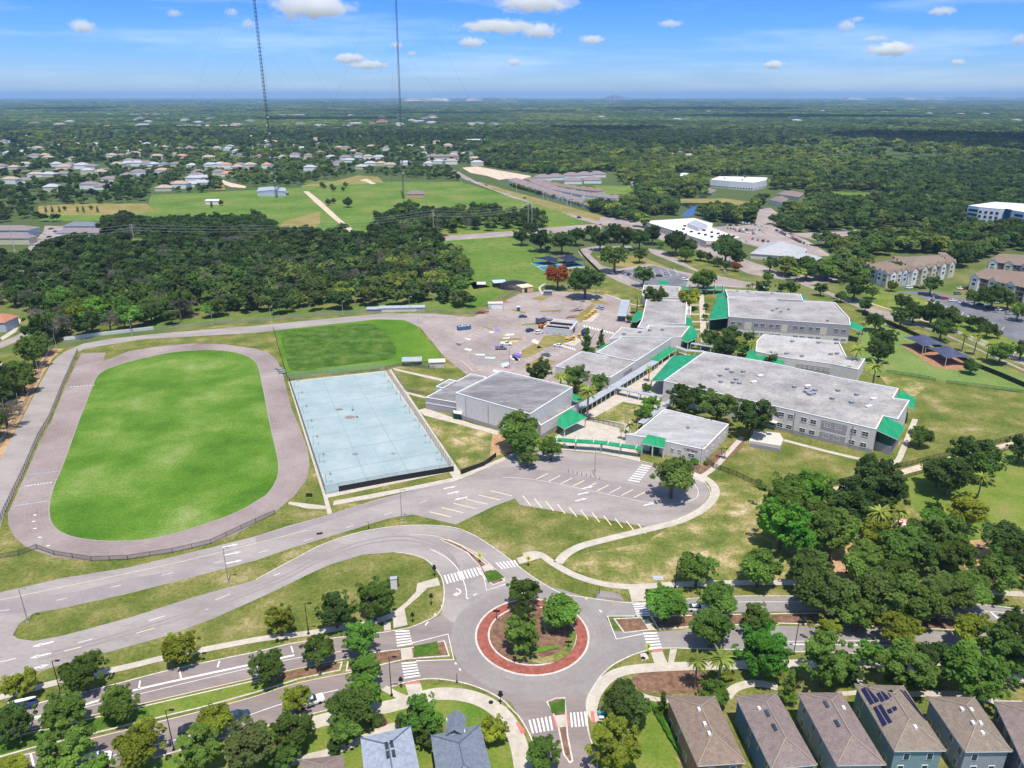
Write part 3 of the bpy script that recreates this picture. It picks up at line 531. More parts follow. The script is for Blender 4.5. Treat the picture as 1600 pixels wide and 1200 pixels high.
pc = {n: plain('stall_paint_'+n, c_, .7, .2) for n, c_ in dict(purple=(.28, .18, .5), white=(.62, .61, .58), navy=(.1, .12, .25), cyan=(.45, .62, .68), red=(.55, .2, .22), cream=(.7, .7, .55), pink=(.6, .35, .5), orange=(.65, .42, .2), grey=(.12, .12, .14)).items()}
for col, q in (('white', [(803, 560), (795, 558), (800, 555), (812, 563), (806, 565)]), ('white', [(801, 557), (813, 561), (808, 565), (797, 560)]), ('navy', [(803, 553), (815, 558), (811, 561), (799, 556)]), ('purple', [(808, 551), (819, 556), (815, 559), (804, 553)]), ('pink', [(813, 550), (822, 554), (819, 557), (809, 552)]),
               ('purple', [(773, 513), (781, 515), (778, 519), (773, 516)]), ('white', [(764, 518), (772, 518), (771, 521), (764, 520)]), ('white', [(791, 522), (804, 521), (803, 524), (788, 525)]), ('white', [(786, 528), (797, 527), (796, 529), (785, 530)]), ('cream', [(834, 530), (843, 534), (839, 538), (830, 534)]),
               ('white', [(728, 544), (738, 546), (735, 549), (725, 546)]), ('white', [(743, 553), (758, 553), (757, 556), (743, 555)]), ('cyan', [(758, 558), (775, 558), (772, 561), (757, 560)]), ('white', [(727, 528), (737, 530), (733, 532), (726, 529)]), ('grey', [(713, 536), (722, 538), (718, 541), (712, 538)]),
               ('cyan', [(784, 568), (795, 566), (796, 570), (782, 572)]), ('white', [(784, 571), (792, 571), (793, 575), (785, 574)]), ('red', [(787, 573), (795, 573), (796, 577), (788, 576)]), ('white', [(772, 577), (782, 580), (776, 583), (769, 580)]), ('orange', [(797, 533), (810, 532), (808, 535), (797, 535)]), ('purple', [(770, 540), (780, 538), (778, 542), (771, 543)])):
    quad('painted_stall', q, pc[col])
# storm drain, manholes
quad('drain_cover', [(496, 833.5), (504, 832.5), (504, 835), (496, 836)], pc['grey'], Z['mk'])
# distant landfill mounds on the horizon
b = MB(); hb = mat('landfill_slope', [(.05, .07, .05), (.1, .11, .08), (.5, .4, .3)], .0009, .95, 0, .1, pos=[.3, .5, .62])
for x, hh, wd, Y in ((650, 85, 1300, 15000), (770, 90, 1100, 15500), (725, 80, 1000, 16500), (1400, 85, 2600, 20000), (1560, 95, 2400, 21000)):
    X = (x-800)/F*Y*cos(TH); n = 14; i = len(b.v)
    for a in range(n+1):
        for q in range(5): t = a/n; b.v.append((X+(t-.5)*wd, Y+(q-2)*wd*.15, (hh*(.85+.3*noise.noise(Vector((a*.5, q, x)))) if 0 < a < n and 0 < q < 4 else -5)))
    for a in range(n):
        for q in range(4): b.f.append((i+a*5+q, i+(a+1)*5+q, i+(a+1)*5+q+1, i+a*5+q+1)); b.m.append(0)
b.obj('hills', hb, kind='structure', smooth=True)

b = MB()
for px, w_ in (([(0, 269), (150, 263), (300, 264), (400, 264)], 12), ([(60, 240), (300, 240), (520, 251)], 12), ([(0, 222), (45, 210), (62, 200)], 16), ([(560, 250), (700, 246)], 12), ([(0, 290), (80, 288), (170, 286)], 10), ([(100, 208), (380, 206)], 14)): ribbon(b, cr_(W(px), 4, False), w_, Z['r0'])
b.obj('suburb_street', M['lot'], kind='structure')
# ---------------------------------------------------------------- buildings
WL = plain('light_grey_wall', (.66, .62, .58), .8, .2); WD = plain('dark_grey_wall', (.36, .335, .345), .8, .2); WC = plain('cream_wall', (.62, .56, .46), .8, .2)
WHT = plain('white_trim', (.78, .77, .74), .6, .2); GLS = mat('dark_glass', [(.02, .03, .04), (.05, .07, .09)], .6, .12, 0, .5)
GRN = mat('green_metal_roof', [(.006, .2, .078), (.014, .27, .11), (.03, .31, .14)], .25, .5, 2.2, .3, stretch=(3, .4, 1), rot=.5, fs=.16); GRD = plain('dark_green_steel', (.01, .09, .06), .5)
GMT = mat('grey_metal_roof', [(.38, .41, .45), (.5, .53, .57)], .4, .5, 0, .35, metal=.2); STL = plain('galvanised_steel', (.3, .31, .32), .5, .4); BLK = plain('black_metal', (.02, .02, .022), .5)
def roofm(name, a, f=1.15, st=(1, 1, 1)): return mat(name, [k3(a, .62), k3(a, .95), k3(a, f*1.05)], .1, .9, .9, .15, detail=12, stretch=st, pos=[.3, .5, .68])
RF = roofm('pale_membrane_roof', (.345, .325, .31)); RF2 = roofm('panelled_membrane_roof', (.36, .355, .35), 1.2, (.5, 1.6, 1)); RFD = roofm('stained_gym_roof', (.235, .225, .225), 1.45, (.35, 1, 1)); RFW = mat('white_membrane_roof', [(.66, .64, .62), (.85, .84, .82)], .3, .8)
def windows(parent, p0, p1, fr, z0, z1, wd=1.5, sill=True, mull=True, gm=None, label=None):
    "window parts standing proud of the wall from p0 to p1"
    p0, p1 = Vector(p0[:2]), Vector(p1[:2]); d = (p1-p0); L = d.length; d /= L; n = Vector((d.y, -d.x)); a = atan2(d.y, d.x)
    for f in fr:
        c_ = p0+d*(f*L); b = MB(); t = .09; h = z1-z0; o = c_+n*.05
        b.box((o.x, o.y, z1), (wd+.2, .14, t), a); b.box((o.x, o.y, z0), (wd+.2, .2, t), a)
        for s in (-1, 1): q = o+d*(s*wd/2); b.box((q.x, q.y, (z0+z1)/2), (t, .14, h-t), a)
        if mull: b.box((o.x, o.y, (z0+z1)/2), (.06, .12, h-t), a); b.box((o.x, o.y, (z0+z1)/2+.02), (wd-.1, .1, .06), a)
        w_ = b.obj('window', WHT, parent, at=None)
        g = MB(); q = c_+n*.03; g.box((q.x, q.y, (z0+z1)/2), (wd-.08, .04, h-.08), a); g.obj('pane', gm or GLS, w_)
def band(parent, p0, p1, f0, f1, z0, z1, m, name='wall_panel', pr=.06):
    p0, p1 = Vector(p0[:2]), Vector(p1[:2]); d = p1-p0; L = d.length; d /= L; n = Vector((d.y, -d.x))
    c_ = p0+d*(L*(f0+f1)/2)+n*(pr/2-.02); b = MB(); b.box((c_.x, c_.y, (z0+z1)/2), (L*(f1-f0), pr+.04, z1-z0), atan2(d.y, d.x)); return b.obj(name, m, parent)
def block(parent, px, h, wm_=WL, rm=RF, par=.55, cope=WHT, base=None, world=False):
    P = ccw(px if world else W(px, h)); P = [Vector((p[0], p[1])) for p in P]; I = inset(P, .35); n = len(P)
    b = MB(); b.v = [(p.x, p.y, 0) for p in P]+[(p.x, p.y, h) for p in P]; b.f = [(i, (i+1) % n, n+(i+1) % n, n+i) for i in range(n)]; b.obj('wall', wm_, parent)
    b = MB(); b.v = [(p.x, p.y, h-par) for p in I]; b.f = list(tri(I)); b.obj('roof', rm, parent)
    O = inset(P, -.07); b = MB(); b.v = [(p.x, p.y, h) for p in O]+[(p.x, p.y, h+.12) for p in O]+[(p.x, p.y, h+.12) for p in I]+[(p.x, p.y, h-par) for p in I]
    for i in range(n):
        j = (i+1) % n; b.f += [(i, j, n+j, n+i), (n+i, n+j, 2*n+j, 2*n+i), (2*n+i, 2*n+j, 3*n+j, 3*n+i)]
    b.obj('coping', cope, parent)
    if base: O = inset(P, -.05); b = MB(); b.prism(O, 0, base[0], base[1]); b.obj('wall_base', None, parent)
    return P
def edge(P, pa, pb, h):
    "the wall edge of P nearest the photo pixels pa -> pb, ordered so its outside normal faces out"
    a, b2 = U(*pa, h).to_2d(), U(*pb, h).to_2d(); n = len(P); best = None
    for i in range(n):
        q0, q1 = P[i], P[(i+1) % n]; s = min((q0-a).length+(q1-b2).length, (q0-b2).length+(q1-a).length)
        if best is None or s < best[0]: best = (s, q0, q1, (q0-a).length < (q1-a).length)
    return best[1], best[2], best[3]
def canopy(parent, v, m=GRN, posts=(), th=.25, name='canopy'):
    P = [U(x, y, h) for x, y, h in v]
    if sum(P[i].x*P[(i+1) % len(P)].y-P[(i+1) % len(P)].x*P[i].y for i in range(len(P))) < 0: P = P[::-1]
    n = len(P); b = MB(); b.v = [tuple(p) for p in P]+[(p.x, p.y, p.z-th) for p in P]
    b.f = [tuple(range(n)), tuple(range(2*n-1, n-1, -1))]+[(i, n+i, n+(i+1) % n, (i+1) % n) for i in range(n)]; b.m = [0, 0]+[1]*n; b.ms = [m, WHT]
    b.obj(name, None, parent)
    for x, y, h in posts:
        p = U(x, y, h); b = MB(); b.box((p.x, p.y, (h-th)/2), (.35, .35, h-th), .6); b.obj('column', WL, parent)
def units(parent, pts, h, m=None, s=(1.3, 1.3, .8), name='roof_vent', lab=None):
    for x, y in pts:
        p = U(x, y, h); b = MB(); b.box((p.x, p.y, h+s[2]/2), s, .4); b.box((p.x, p.y, h+s[2]+.05), (s[0]*1.15, s[1]*1.15, .1), .4); b.obj(name, m or STL, parent)
def root(px, name, label, cat, group=None): p = U(*px); return thing(name, (0, 0, 0), label, cat, group)
# gymnasium
g = root((800, 640), 'gymnasium', 'tall light grey gymnasium with a flat stained grey roof beside the pale blue courts', 'gymnasium')
P = block(g, [(712, 614), (783.5, 579), (895, 605), (828.5, 647)], 10, WL, RFD)
e = edge(P, (712, 614), (828, 647), 10); band(g, e[0], e[1], .0, 1, 0, 1.5, WD)
for f in (.14, .45, .77): band(g, e[0], e[1], f, f+.006, 1.5, 9, STL, 'downpipe', .15)
P = block(g, [(665, 621), (735.5, 584), (759, 589), (757, 596), (712, 629)], 5, WD, RFD, .4)
e = edge(P, (665, 621), (712, 629), 5); band(g, e[0], e[1], 0, 1, 2.6, 3, WHT, pr=.1)
P = block(g, [(681, 604), (702, 592.5), (713, 595), (692, 607)], 5.6, WL, RFD, .4)
P = block(g, [(838, 657), (845, 665), (905, 630), (896, 620)], 5, WL, RFD, .4)
e = edge(P, (845, 665), (905, 630), 5); band(g, e[0], e[1], 0, .6, 0, 1.3, WD)
canopy(g, [(869, 662, 4), (874, 650, 5.2), (892, 639, 5.6), (917, 652, 4.6), (882, 670.5, 3.6)], posts=[(882, 669, 3.6), (915, 652, 4.4)])
canopy(g, [(895, 614, 8), (911, 624, 7), (899, 627.5, 7), (894, 624, 7.6)])
canopy(g, [(708, 641, 3), (722, 643, 3), (722, 647, 3), (709, 645, 3)], WHT)
e0 = U(713, 656); b = MB(); b.box((e0.x, e0.y+.6, 1.3), (2.6, .2, 2.6), -.25); b.obj('door', GRD, g)
# cafeteria block
g = root((980, 560), 'cafeteria_building', 'long stepped grey school block with pale flat roofs along the covered walkway', 'school building')
P = block(g, [(868, 572.5), (909, 549), (994, 565), (954, 590)], 5.5)
e = edge(P, (954, 590), (994, 565), 5.5); band(g, e[0], e[1], .5, .85, 2.5, 4, WD)
P = block(g, [(932, 550.5), (971, 527), (1050, 528), (994, 564.6), (960, 558)], 6)
P = block(g, [(952.5, 530), (971, 511.6), (1010.6, 515.5), (1014, 508.5), (1078, 510), (1065, 526.5), (1050, 527.6), (971, 526.6)], 6.3)
units(g, [(1000, 520), (1015, 517), (975, 523), (1035, 516)], 5.8)
canopy(g, [(1015, 562, 3.4), (1046, 540.6, 3.4), (1056.5, 546, 2.8), (1025.6, 567, 2.8)], posts=[(1026, 566, 2.8), (1035, 560, 2.8), (1046, 553, 2.8), (1056, 547, 2.8)])
canopy(g, [(1065, 531, 5.6), (1078, 510.6, 6), (1091, 517, 4), (1087.5, 529, 4), (1074, 535, 4.6)], posts=[(1090, 518, 4), (1087, 529, 4), (1075, 534, 4.4)])
canopy(g, [(934, 545, 4), (940, 540, 4), (960, 534, 5.6), (945, 545, 5.6)])
g = root((1040, 480), 'school_block', 'grey school block with pale roof between the two green lean-to canopies', 'school building')
block(g, [(1010, 467.5), (1073.5, 469), (1071, 506), (1014, 508), (1009, 514), (996, 511.5), (1003, 500)], 6)
canopy(g, [(1071.5, 494.7, 5.6), (1081, 498, 4.2), (1083, 512.5, 4.2), (1070, 506, 5.6)]); canopy(g, [(986, 502, 3.6), (993, 488, 4), (1004, 487, 5.6), (1003, 497, 5.6), (994, 503, 4.4)])
block(g, [(1073.5, 479), (1080, 479), (1079, 492), (1072.5, 492)], 4.5)
g = root((1035, 452), 'school_block', 'small low pale roofed school block beside the visitor parking lot', 'school building')
block(g, [(1006, 445), (1063, 448), (1061, 466), (1010, 466), (1003, 461)], 5)
canopy(g, [(1028.5, 438.5, 4), (1045, 438.5, 4), (1046, 445, 4.8), (1027.6, 444, 4.8)], posts=[(1029, 439, 4), (1045, 439, 4)])
# main classroom building
g = root((1250, 640), 'classroom_building', 'very long two storey grey classroom building with rooftop vents and green end canopies', 'school building')
P = block(g, [(1037, 595), (1101, 549.5), (1201, 566), (1314, 590.6), (1404, 607), (1395.6, 622), (1421, 625.6), (1403, 655), (1380, 650), (1369, 671)], 9)
e = edge(P, (1037, 595), (1369, 671), 9); fx = [(x-1037)/332 for x in (1216, 1235, 1249, 1269, 1283, 1303.5, 1319, 1340, 1356)]
band(g, e[0], e[1], .42, 1, 0, 1.5, WD); band(g, e[0], e[1], .775, .885, 4.6, 8, WD, pr=.09); band(g, e[0], e[1], .775, .885, 0, 3.6, WD, pr=.11); band(g, e[0], e[1], .52, .56, 4, 8, WD)
windows(g, e[0], e[1], fx, 5.6, 7.3, 2.0); windows(g, e[0], e[1], fx[1:], 1.4, 3.1, 2.0)
windows(g, e[0], e[1], [.06, .11, .3, .35, .42, .47], 5.6, 7.3, 2)
for f in (.655, .905): band(g, e[0], e[1], f, f+.004, .5, 8.4, STL, 'downpipe', .16)
band(g, e[0], e[1], .515, .575, 0, 2.6, GRD, 'door', .04); band(g, e[0], e[1], .505, .585, 3, 3.3, WHT, 'door_canopy', 1.6)
canopy(g, [(1038, 594.5, 7.6), (1091, 554.7, 7.6), (1052, 555.6, 5), (1017, 595, 5)], posts=[(1018, 594, 5), (1029, 582, 5), (1040, 569, 5), (1051, 557, 5)])
canopy(g, [(1382, 650, 9), (1414.5, 666, 7), (1403, 687, 6.6), (1371, 672.6, 8.2)])
canopy(g, [(1407, 610, 8.6), (1431, 622, 7), (1427.6, 640, 6.6), (1419, 636, 7), (1400, 620, 8.4)])
q = W([(1368.5, 674), (1394, 684), (1406, 662)], 7); b = MB(); q = ccw([U(1370, 673.5, 7), U(1396, 683, 7), U(1410, 664, 7), U(1385, 655, 7)]); q = [v.to_2d() for v in q]; b.prism(q, 0, 3.2, WD); b.obj('wall', None, g)
b = MB(); b.prism(inset(q, .5), 3.2, 6.4, GRD); b.obj('screen', None, g)
vn = [(1143, 582.5), (1125, 588), (1136, 578), (1161, 582), (1126, 598), (1150, 594), (1241, 606), (1309, 611.5), (1300, 624), (1338, 618), (1330, 630), (1261, 608), (1273, 611), (1262, 615), (1155, 600), (1145, 599)]
units(g, vn, 8.4); units(g, [(1188, 588), (1178, 598), (1357, 636), (1365, 624), (1262, 604)], 8.4, WHT, (2.2, 1.2, .5)); units(g, [(1268, 617), (1262, 613)], 8.4, STL, (3, 1.5, .9), 'roof_unit')
b = MB(); q = ccw([v.to_2d() for v in W([(1170, 690), (1219, 698), (1224, 688), (1218, 678), (1178, 674)], 1)]); b.prism(q, 0, 1.4, WL, mat('terrace', [(.55, .5, .44), (.62, .57, .5)], 1)); b.obj('terrace_wall', None, g)
b = MB(); ribbon(b, [v.to_2d() for v in W([(1172, 694), (1220, 703)], 1)], .3, 0, 1.5); b.obj('planter_wall', WD, g)
# admin
g = root((1060, 680), 'office_building', 'single storey light grey school office with green entrance canopy and dark red lettering', 'school office')
P = block(g, [(978, 679), (1013, 684), (1100, 702.5), (1139, 663), (1038.7, 639), (992, 677)], 5, WL, RF2)
e = edge(P, (1013, 684), (1100, 702.5), 5); windows(g, e[0], e[1], [.45, .58], 1.9, 3, 1.1); windows(g, e[0], e[1], [.79], 1.2, 2.6, 2.2)
p0, p1 = e[0], e[1]; d = (p1-p0); L = d.length; d = d/L; nn = Vector((d.y, -d.x)); b = MB(); rr = random.Random(3)
for row, (s0, s1, z) in enumerate(((.66, .9, 4.05), (.7, .9, 3.6))):
    f = s0
    while f < s1:
        wd = rr.uniform(.008, .014)
        if rr.random() > .12: q = p0+d*(L*f)+nn*.09; b.box((q.x, q.y, z), (L*wd, .08, .34 if row == 0 else .26), atan2(d.y, d.x))
        f += wd+.006
b.obj('lettering', plain('dark_red_letters', (.2, .05, .05)), g)
e = edge(P, (1100, 702.5), (1139, 663), 5); windows(g, e[0], e[1], [.12, .35, .62, .85], 1.8, 3.2, 1.0)
canopy(g, [(1012.5, 678.5, 6), (1040.6, 685, 6), (1038, 700, 4.2), (1001, 692.5, 4.2)], posts=[(1037, 699, 4.2), (1003, 692, 4.2), (1020, 696, 4.2)])
units(g, [(1075, 669)], 4.5, s=(.8, .8, .6)); p = U(1023, 711); b = MB(); b.box((p.x, p.y+1.2, 1.5), (3.2, .2, 3), -.2); b.obj('door', GRD, g)
# north-east two storey block
g = root((1230, 500), 'classroom_building', 'two storey dark grey classroom building with a large green lean-to at its left end', 'school building')
P = block(g, [(1138.5, 495), (1136.6, 464), (1304.5, 472.5), (1327, 497), (1328.8, 508)], 9.5, WD)
block(g, [(1133, 452), (1251, 459.5), (1254.7, 469.5), (1136.6, 463.2)], 9.8, WD)
e = edge(P, (1138.5, 495), (1328.8, 508), 9.5)
fx = [(x-1138.5)/190.3 for x in (1147, 1157.5, 1184, 1194, 1208, 1218, 1246, 1256, 1270, 1281, 1309, 1320)]
windows(g, e[0], e[1], fx, 5.6, 7.1, 2.2); windows(g, e[0], e[1], [f+.01 for f in fx], 1.2, 2.2, 2.4, gm=GLS)
for a, c_ in ((.14, .2), (.45, .5), (.765, .82)): band(g, e[0], e[1], a, c_, 3.5, 7.4, WC, pr=.08)
band(g, e[0], e[1], 0, 1, 0, 3.2, WL, pr=.05)
canopy(g, [(1119, 467, 6.6), (1136.6, 465, 8.6), (1140, 496, 8.6), (1107.5, 499.7, 5.8)], posts=[(1108.5, 499, 5.8), (1119, 469, 6.4)])
p = [v.to_2d() for v in ccw([U(1112, 500, 5), U(1138, 497, 5), U(1137, 470, 5), U(1121, 474, 5)])]; b = MB(); b.prism(p, 0, 4.8, GRD); b.obj('screen', None, g)
canopy(g, [(1327, 500.7, 8), (1349.5, 510, 6.6), (1345.7, 517.6, 6.2), (1328.8, 512, 7.4)], posts=[(1345, 517, 6.2)])
canopy(g, [(1119, 458.5, 6), (1133, 456.6, 8), (1134, 464, 8), (1120, 466, 6)]); canopy(g, [(1251, 462, 8), (1262, 466, 7), (1254.7, 470, 8)])
units(g, [(1214, 483), (1232, 484), (1220, 488), (1152, 456), (1168, 457), (1206, 459), (1207, 486), (1293, 502)], 9, s=(1, 1, .7))
# library block between
g = root((1260, 560), 'school_block', 'low grey school block with white roof and recessed ribbon windows behind the long classroom building', 'school building')
P = block(g, [(1193, 522.5), (1311, 534), (1323, 558), (1352, 560.6), (1341, 577.5), (1299, 568.5), (1227.5, 559), (1180.6, 549), (1182.5, 533)], 6, WL, roofm('bleached_roof', (.42, .4, .38)))
e = edge(P, (1299, 568.5), (1341, 577.5), 6); e2 = edge(P, (1227.5, 559), (1299, 568.5), 6); band(g, e2[0], e2[1], .25, 1, 1, 4, WD, pr=.06); windows(g, e2[0], e2[1], [.32, .44, .56, .68, .8, .92], 2.4, 3.4, 3, gm=GLS)
units(g, [(1238, 534), (1279, 536), (1307, 537), (1229, 553), (1253, 557), (1308, 553), (1298, 554), (1326, 574)], 5.5, STL, (1.6, 1.2, .6))
canopy(g, [(1172, 545, 4.6), (1181, 549, 5), (1226, 558.6, 5), (1224, 570, 3.6), (1164, 559.5, 3.6)], posts=[(1165, 559, 3.6), (1190, 563, 3.6), (1223, 569, 3.6)])
# covered walkways
def walkway(px, h, wd, name, label, m=GMT, post=3.5, pm=WL):
    t = thing(name, (0, 0, 0), label, 'walkway'); P = [v.to_2d() for v in W(px, h)]
    b = MB(); ribbon(b, P, wd, h-.3, h); b.obj('roof', m, t); b = MB()
    for a, c_ in zip(P, P[1:]):
        d = c_-a; L = d.length; d = d/L; n = Vector((-d.y, d.x)); k_ = max(1, int(L/post))
        for i in range(k_+1):
            for s in (-1, 1): q = a+d*(L*i/k_)+n*(s*(wd/2-.2)); b.box((q.x, q.y, (h-.3)/2), (.22, .22, h-.3), atan2(d.y, d.x))
    b.obj('posts', pm, t); return t
walkway([(903, 637), (920, 627), (962, 602), (1024, 564)], 3.2, 3.6, 'covered_walkway', 'long grey roofed covered walkway running diagonally past the cafeteria block')
walkway([(965, 605), (1000, 613), (1034, 619)], 3.1, 2.6, 'covered_walkway', 'short grey covered walkway crossing towards the long classroom building')
walkway([(1050, 625), (1024, 644), (1001, 661)], 3.1, 2.6, 'covered_walkway', 'narrow covered walkway along the left side of the school office')
walkway([(978, 468), (971, 494)], 3.4, 5, 'covered_walkway', 'grey metal covered bus shelter at the edge of the rear lot')
walkway([(1056, 541), (1072, 547), (1100, 549)], 3.2, 2.6, 'covered_walkway', 'short flat covered link between the cafeteria block and the classroom building')
walkway([(1150, 549), (1112, 541), (1080, 536)], 2.8, 2.2, 'covered_walkway', 'low covered link beside the trees behind the classroom building')
t = walkway([(860, 685.5), (900, 688.5), (940, 691), (970, 695.5), (1003, 700.5)], 3.3, 2.6, 'entrance_canopy', 'long curved green entrance canopy on grey piers beside the plaza', GRN, 7, WD)
P = cr_([v.to_2d() for v in W([(860, 685.5), (900, 688.5), (940, 691), (970, 695.5), (1003, 700.5)], 3.3)], 3, False)
for i in range(1, len(P), 2):
    d = (P[i]-P[i-1]).normalized(); b = MB(); b.box((P[i].x, P[i].y, 3.5), (.18, 3.0, .5), atan2(d.y, d.x)); b.box((P[i].x-d.y*-1.4, P[i].y+d.x*1.4, 4.1), (.2, .2, 1.6), atan2(d.y, d.x)); b.obj('beam', WHT, t)
t = thing('entrance_canopy', (0, 0, 0), 'row of small green canopies on white fins at the rear drop-off', 'canopy')
for i in range(5):
    x = 1065+i*13; canopy(t, [(x, 447.5, 3), (x+12, 448.5, 3), (x+12, 452.5, 3.4), (x, 451.5, 3.4)], GRN); p = U(x+12.5, 450, 3); b = MB(); b.box((p.x, p.y, 2.4), (.4, 3, 4.8), 0); b.obj('fin', WHT, t)
# generator shed
g = root((875, 520), 'modular_building', 'small white building with louvred rooftop units beside the orange loader in the rear lot', 'building')
P = block(g, [(849, 511), (867, 498.5), (902, 502.5), (892, 515.5)], 3.6, plain('pale_cladding', (.6, .6, .6)), RF, .3)
for i in range(8):
    for y in (505.5, 511): units(g, [(862+i*4.3-(y-505)*.9, y+i*.4)], 3.3, BLK, (1.4, 1.6, .6), 'roof_unit')
e = edge(P, (849, 511), (892, 515.5), 3.6); windows(g, e[0], e[1], [.15, .38, .6, .82], .8, 2, 1.1, gm=GMT)
e = edge(P, (892, 515.5), (902, 502.5), 3.6); band(g, e[0], e[1], .35, .65, 0, 2.4, BLK, 'door')
# hip roofed houses
def house(name, label, cat, corners, h, rise, wall, roof, group=None, ridge=.3, wins=True, gable=False, vents=(), over=.45, world=False, detail=True):
    P = [Vector(p) for p in corners] if world else [U(x, y, h) for x, y in corners]
    P = [p.to_2d() for p in P]; P = ccw(P); c0 = sum(P, Vector((0, 0)))/4
    if (P[1]-P[0]).length < (P[2]-P[1]).length: P = P[1:]+P[:1]
    L = (P[1]-P[0]).length; wd = (P[2]-P[1]).length; k_ = 0 if gable else min(wd/2/L, .48)
    m0, m1 = (P[0]+P[3])/2, (P[1]+P[2])/2; r0, r1 = m0.lerp(m1, k_), m1.lerp(m0, k_)
    g = thing(name, (c0.x, c0.y, 0), label, cat, group); rel = lambda p, z: (p.x-c0.x, p.y-c0.y, z)
    I = inset(P, over); b = MB(); b.prism([rel(p, 0) for p in I], 0, h, wall); 
    if gable:
        for a, c_, r in ((I[1], I[2], r1), (I[3], I[0], r0)): b.poly([rel(a, h), rel(c_, h), rel(a.lerp(c_, .5), h+rise*.93)], wall)
    b.obj('wall', None, g)
    b = MB(); A, B_, C_, D = (rel(p, h) for p in P); E, G_ = rel(r0, h+rise), rel(r1, h+rise)
    b.poly([A, B_, G_, E], roof); b.poly([C_, D, E, G_], roof)
    if not gable: b.poly([B_, C_, G_], roof); b.poly([D, A, E], roof)
    for i in range(4):
        p, q = (A, B_, C_, D)[i], (B_, C_, D, A)[i]; b.poly([(p[0], p[1], h-.2), (q[0], q[1], h-.2), q, p], WHT)
    ro = b.obj('roof', None, g)
    if detail:
        b = MB(); up = Vector((0, 0, .05))
        for p_, q_ in ([(E, G_)] if gable else [(E, G_), (A, E), (D, E), (B_, G_), (C_, G_)]): b.tube(Vector(p_)+up, Vector(q_)+up, .13, n=5)
        b.obj('ridge_cap', mat('dark_ridge_shingle', [(.1, .12, .16), (.14, .16, .2)], .8) if 'slate' in roof.name else mat('ridge_shingle', [(.29, .235, .175), (.35, .285, .215)], .8), ro)
        rr = random.Random(int(c0.x*7+c0.y))
        for i, (a, c_) in enumerate(((I[0], I[1]), (I[1], I[2]), (I[2], I[3]), (I[3], I[0]))):
            n = 4 if i % 2 == 0 else 2
            for zz in ([1, 3.9] if h > 5 else [1]):
                for q in range(n):
                    if rr.random() < .25: continue
                    gg = MB(); dd = (c_-a); LL = dd.length; dd = dd/LL; o = a+dd*(LL*(q+.5+rr.uniform(-.15, .15))/n)+Vector((dd.y, -dd.x))*.03; an = atan2(dd.y, dd.x)
                    o = o-c0; wn = MB(); wn.box((o.x, o.y, zz+.7), (1.2, .1, 1.6), an); wo = wn.obj('window', WHT, g); gg.box((o.x+dd.y*.03, o.y-dd.x*.03, zz+.7), (.95, .1, 1.35), an); gg.obj('pane', GLS, wo)
    ax = (P[1]-P[0]).normalized(); an = atan2(ax.y, ax.x)
    def zat(q):
        s_ = h+rise*min(1, min((q-P[0]).dot(Vector((-ax.y, ax.x))), wd-(q-P[0]).dot(Vector((-ax.y, ax.x))))/(wd/2))
        if not gable: s_ = min(s_, h+rise*min((q-P[0]).dot(ax), L-(q-P[0]).dot(ax))/max(.1, k_*L))
        return s_
    for (x, y, k2) in vents:
        # stand roof fittings on the slope under the given photo pixel
        z = h+1
        for _ in range(12): p = U(x, y, z); z = zat(p.to_2d())
        b = MB(); b.box((p.x-c0.x, p.y-c0.y, z+.1), (.8, .5, .5) if k2 == 'v' else (1.5, .6, .3), an); b.obj('roof_vent' if k2 == 'v' else 'skylight', WHT if k2 == 'v' else GLS, g)
    return g, P, h, rise, (r0, r1)
sh = lambda n, c_: mat(n, [k3(c_, .8), c_, k3(c_, 1.18)], .9, .95, 3.5, .1, detail=8, pos=[.3, .5, .7])
SB, SM, SG, SN = sh('brown_shingle', (.235, .175, .135)), sh('mauve_shingle', (.23, .18, .165)), sh('tan_shingle', (.235, .19, .148)), sh('slate_shingle', (.17, .195, .235))
SIDE = 'two storey house'
house('house', 'two storey brown walled house with brown shingle roof, nearest the roundabout', 'house', [(1041, 1087), (1117.5, 1088), (1166, 1192), (1090, 1197)], 6.3, 2.2, plain('brown_siding', (.33, .2, .12), .8), SB, 'houses along the south footpath', vents=[(1092, 1109, 'v'), (1101, 1132, 'v'), (1108, 1147, 'v')])
house('house', 'two storey house with bright blue side wall and mauve roof', 'house', [(1148, 1087), (1214, 1083), (1277.5, 1195), (1205, 1202)], 6.3, 2.2, plain('blue_siding', (.13, .25, .36), .8), SM, 'houses along the south footpath', vents=[(1186, 1108, 'v'), (1199, 1115, 's'), (1210, 1137, 's')])
house('house', 'two storey house with sage green side wall and mauve roof with skylights', 'house', [(1246, 1082), (1315, 1082), (1385, 1195), (1307.5, 1196)], 6.3, 2.2, plain('sage_siding', (.36, .4, .38), .8), SM, 'houses along the south footpath', vents=[(1291, 1101, 's'), (1308, 1131, 's'), (1318, 1107, 'v')])
g, P, hh, rs, rg = house('house', 'two storey teal walled house with dark solar panels on its tan roof', 'house', [(1335, 1069), (1412, 1071), (1479, 1173), (1397, 1174)], 6.3, 2.4, plain('teal_siding', (.2, .3, .31), .8), SG, 'houses along the south footpath', vents=[(1430, 1137, 'v')])
house('house', 'two storey blue-grey walled house with tan hip roof and white paired roof vents', 'house', [(1448, 1088), (1523, 1089), (1582.5, 1174), (1508, 1175)], 6.3, 2.4, plain('bluegrey_siding', (.3, .33, .35), .8), SG, 'houses along the south footpath', vents=[(1503, 1109, 'v'), (1518, 1110, 'v'), (1520, 1130, 'v'), (1532, 1131, 'v'), (1535, 1146, 'v')])
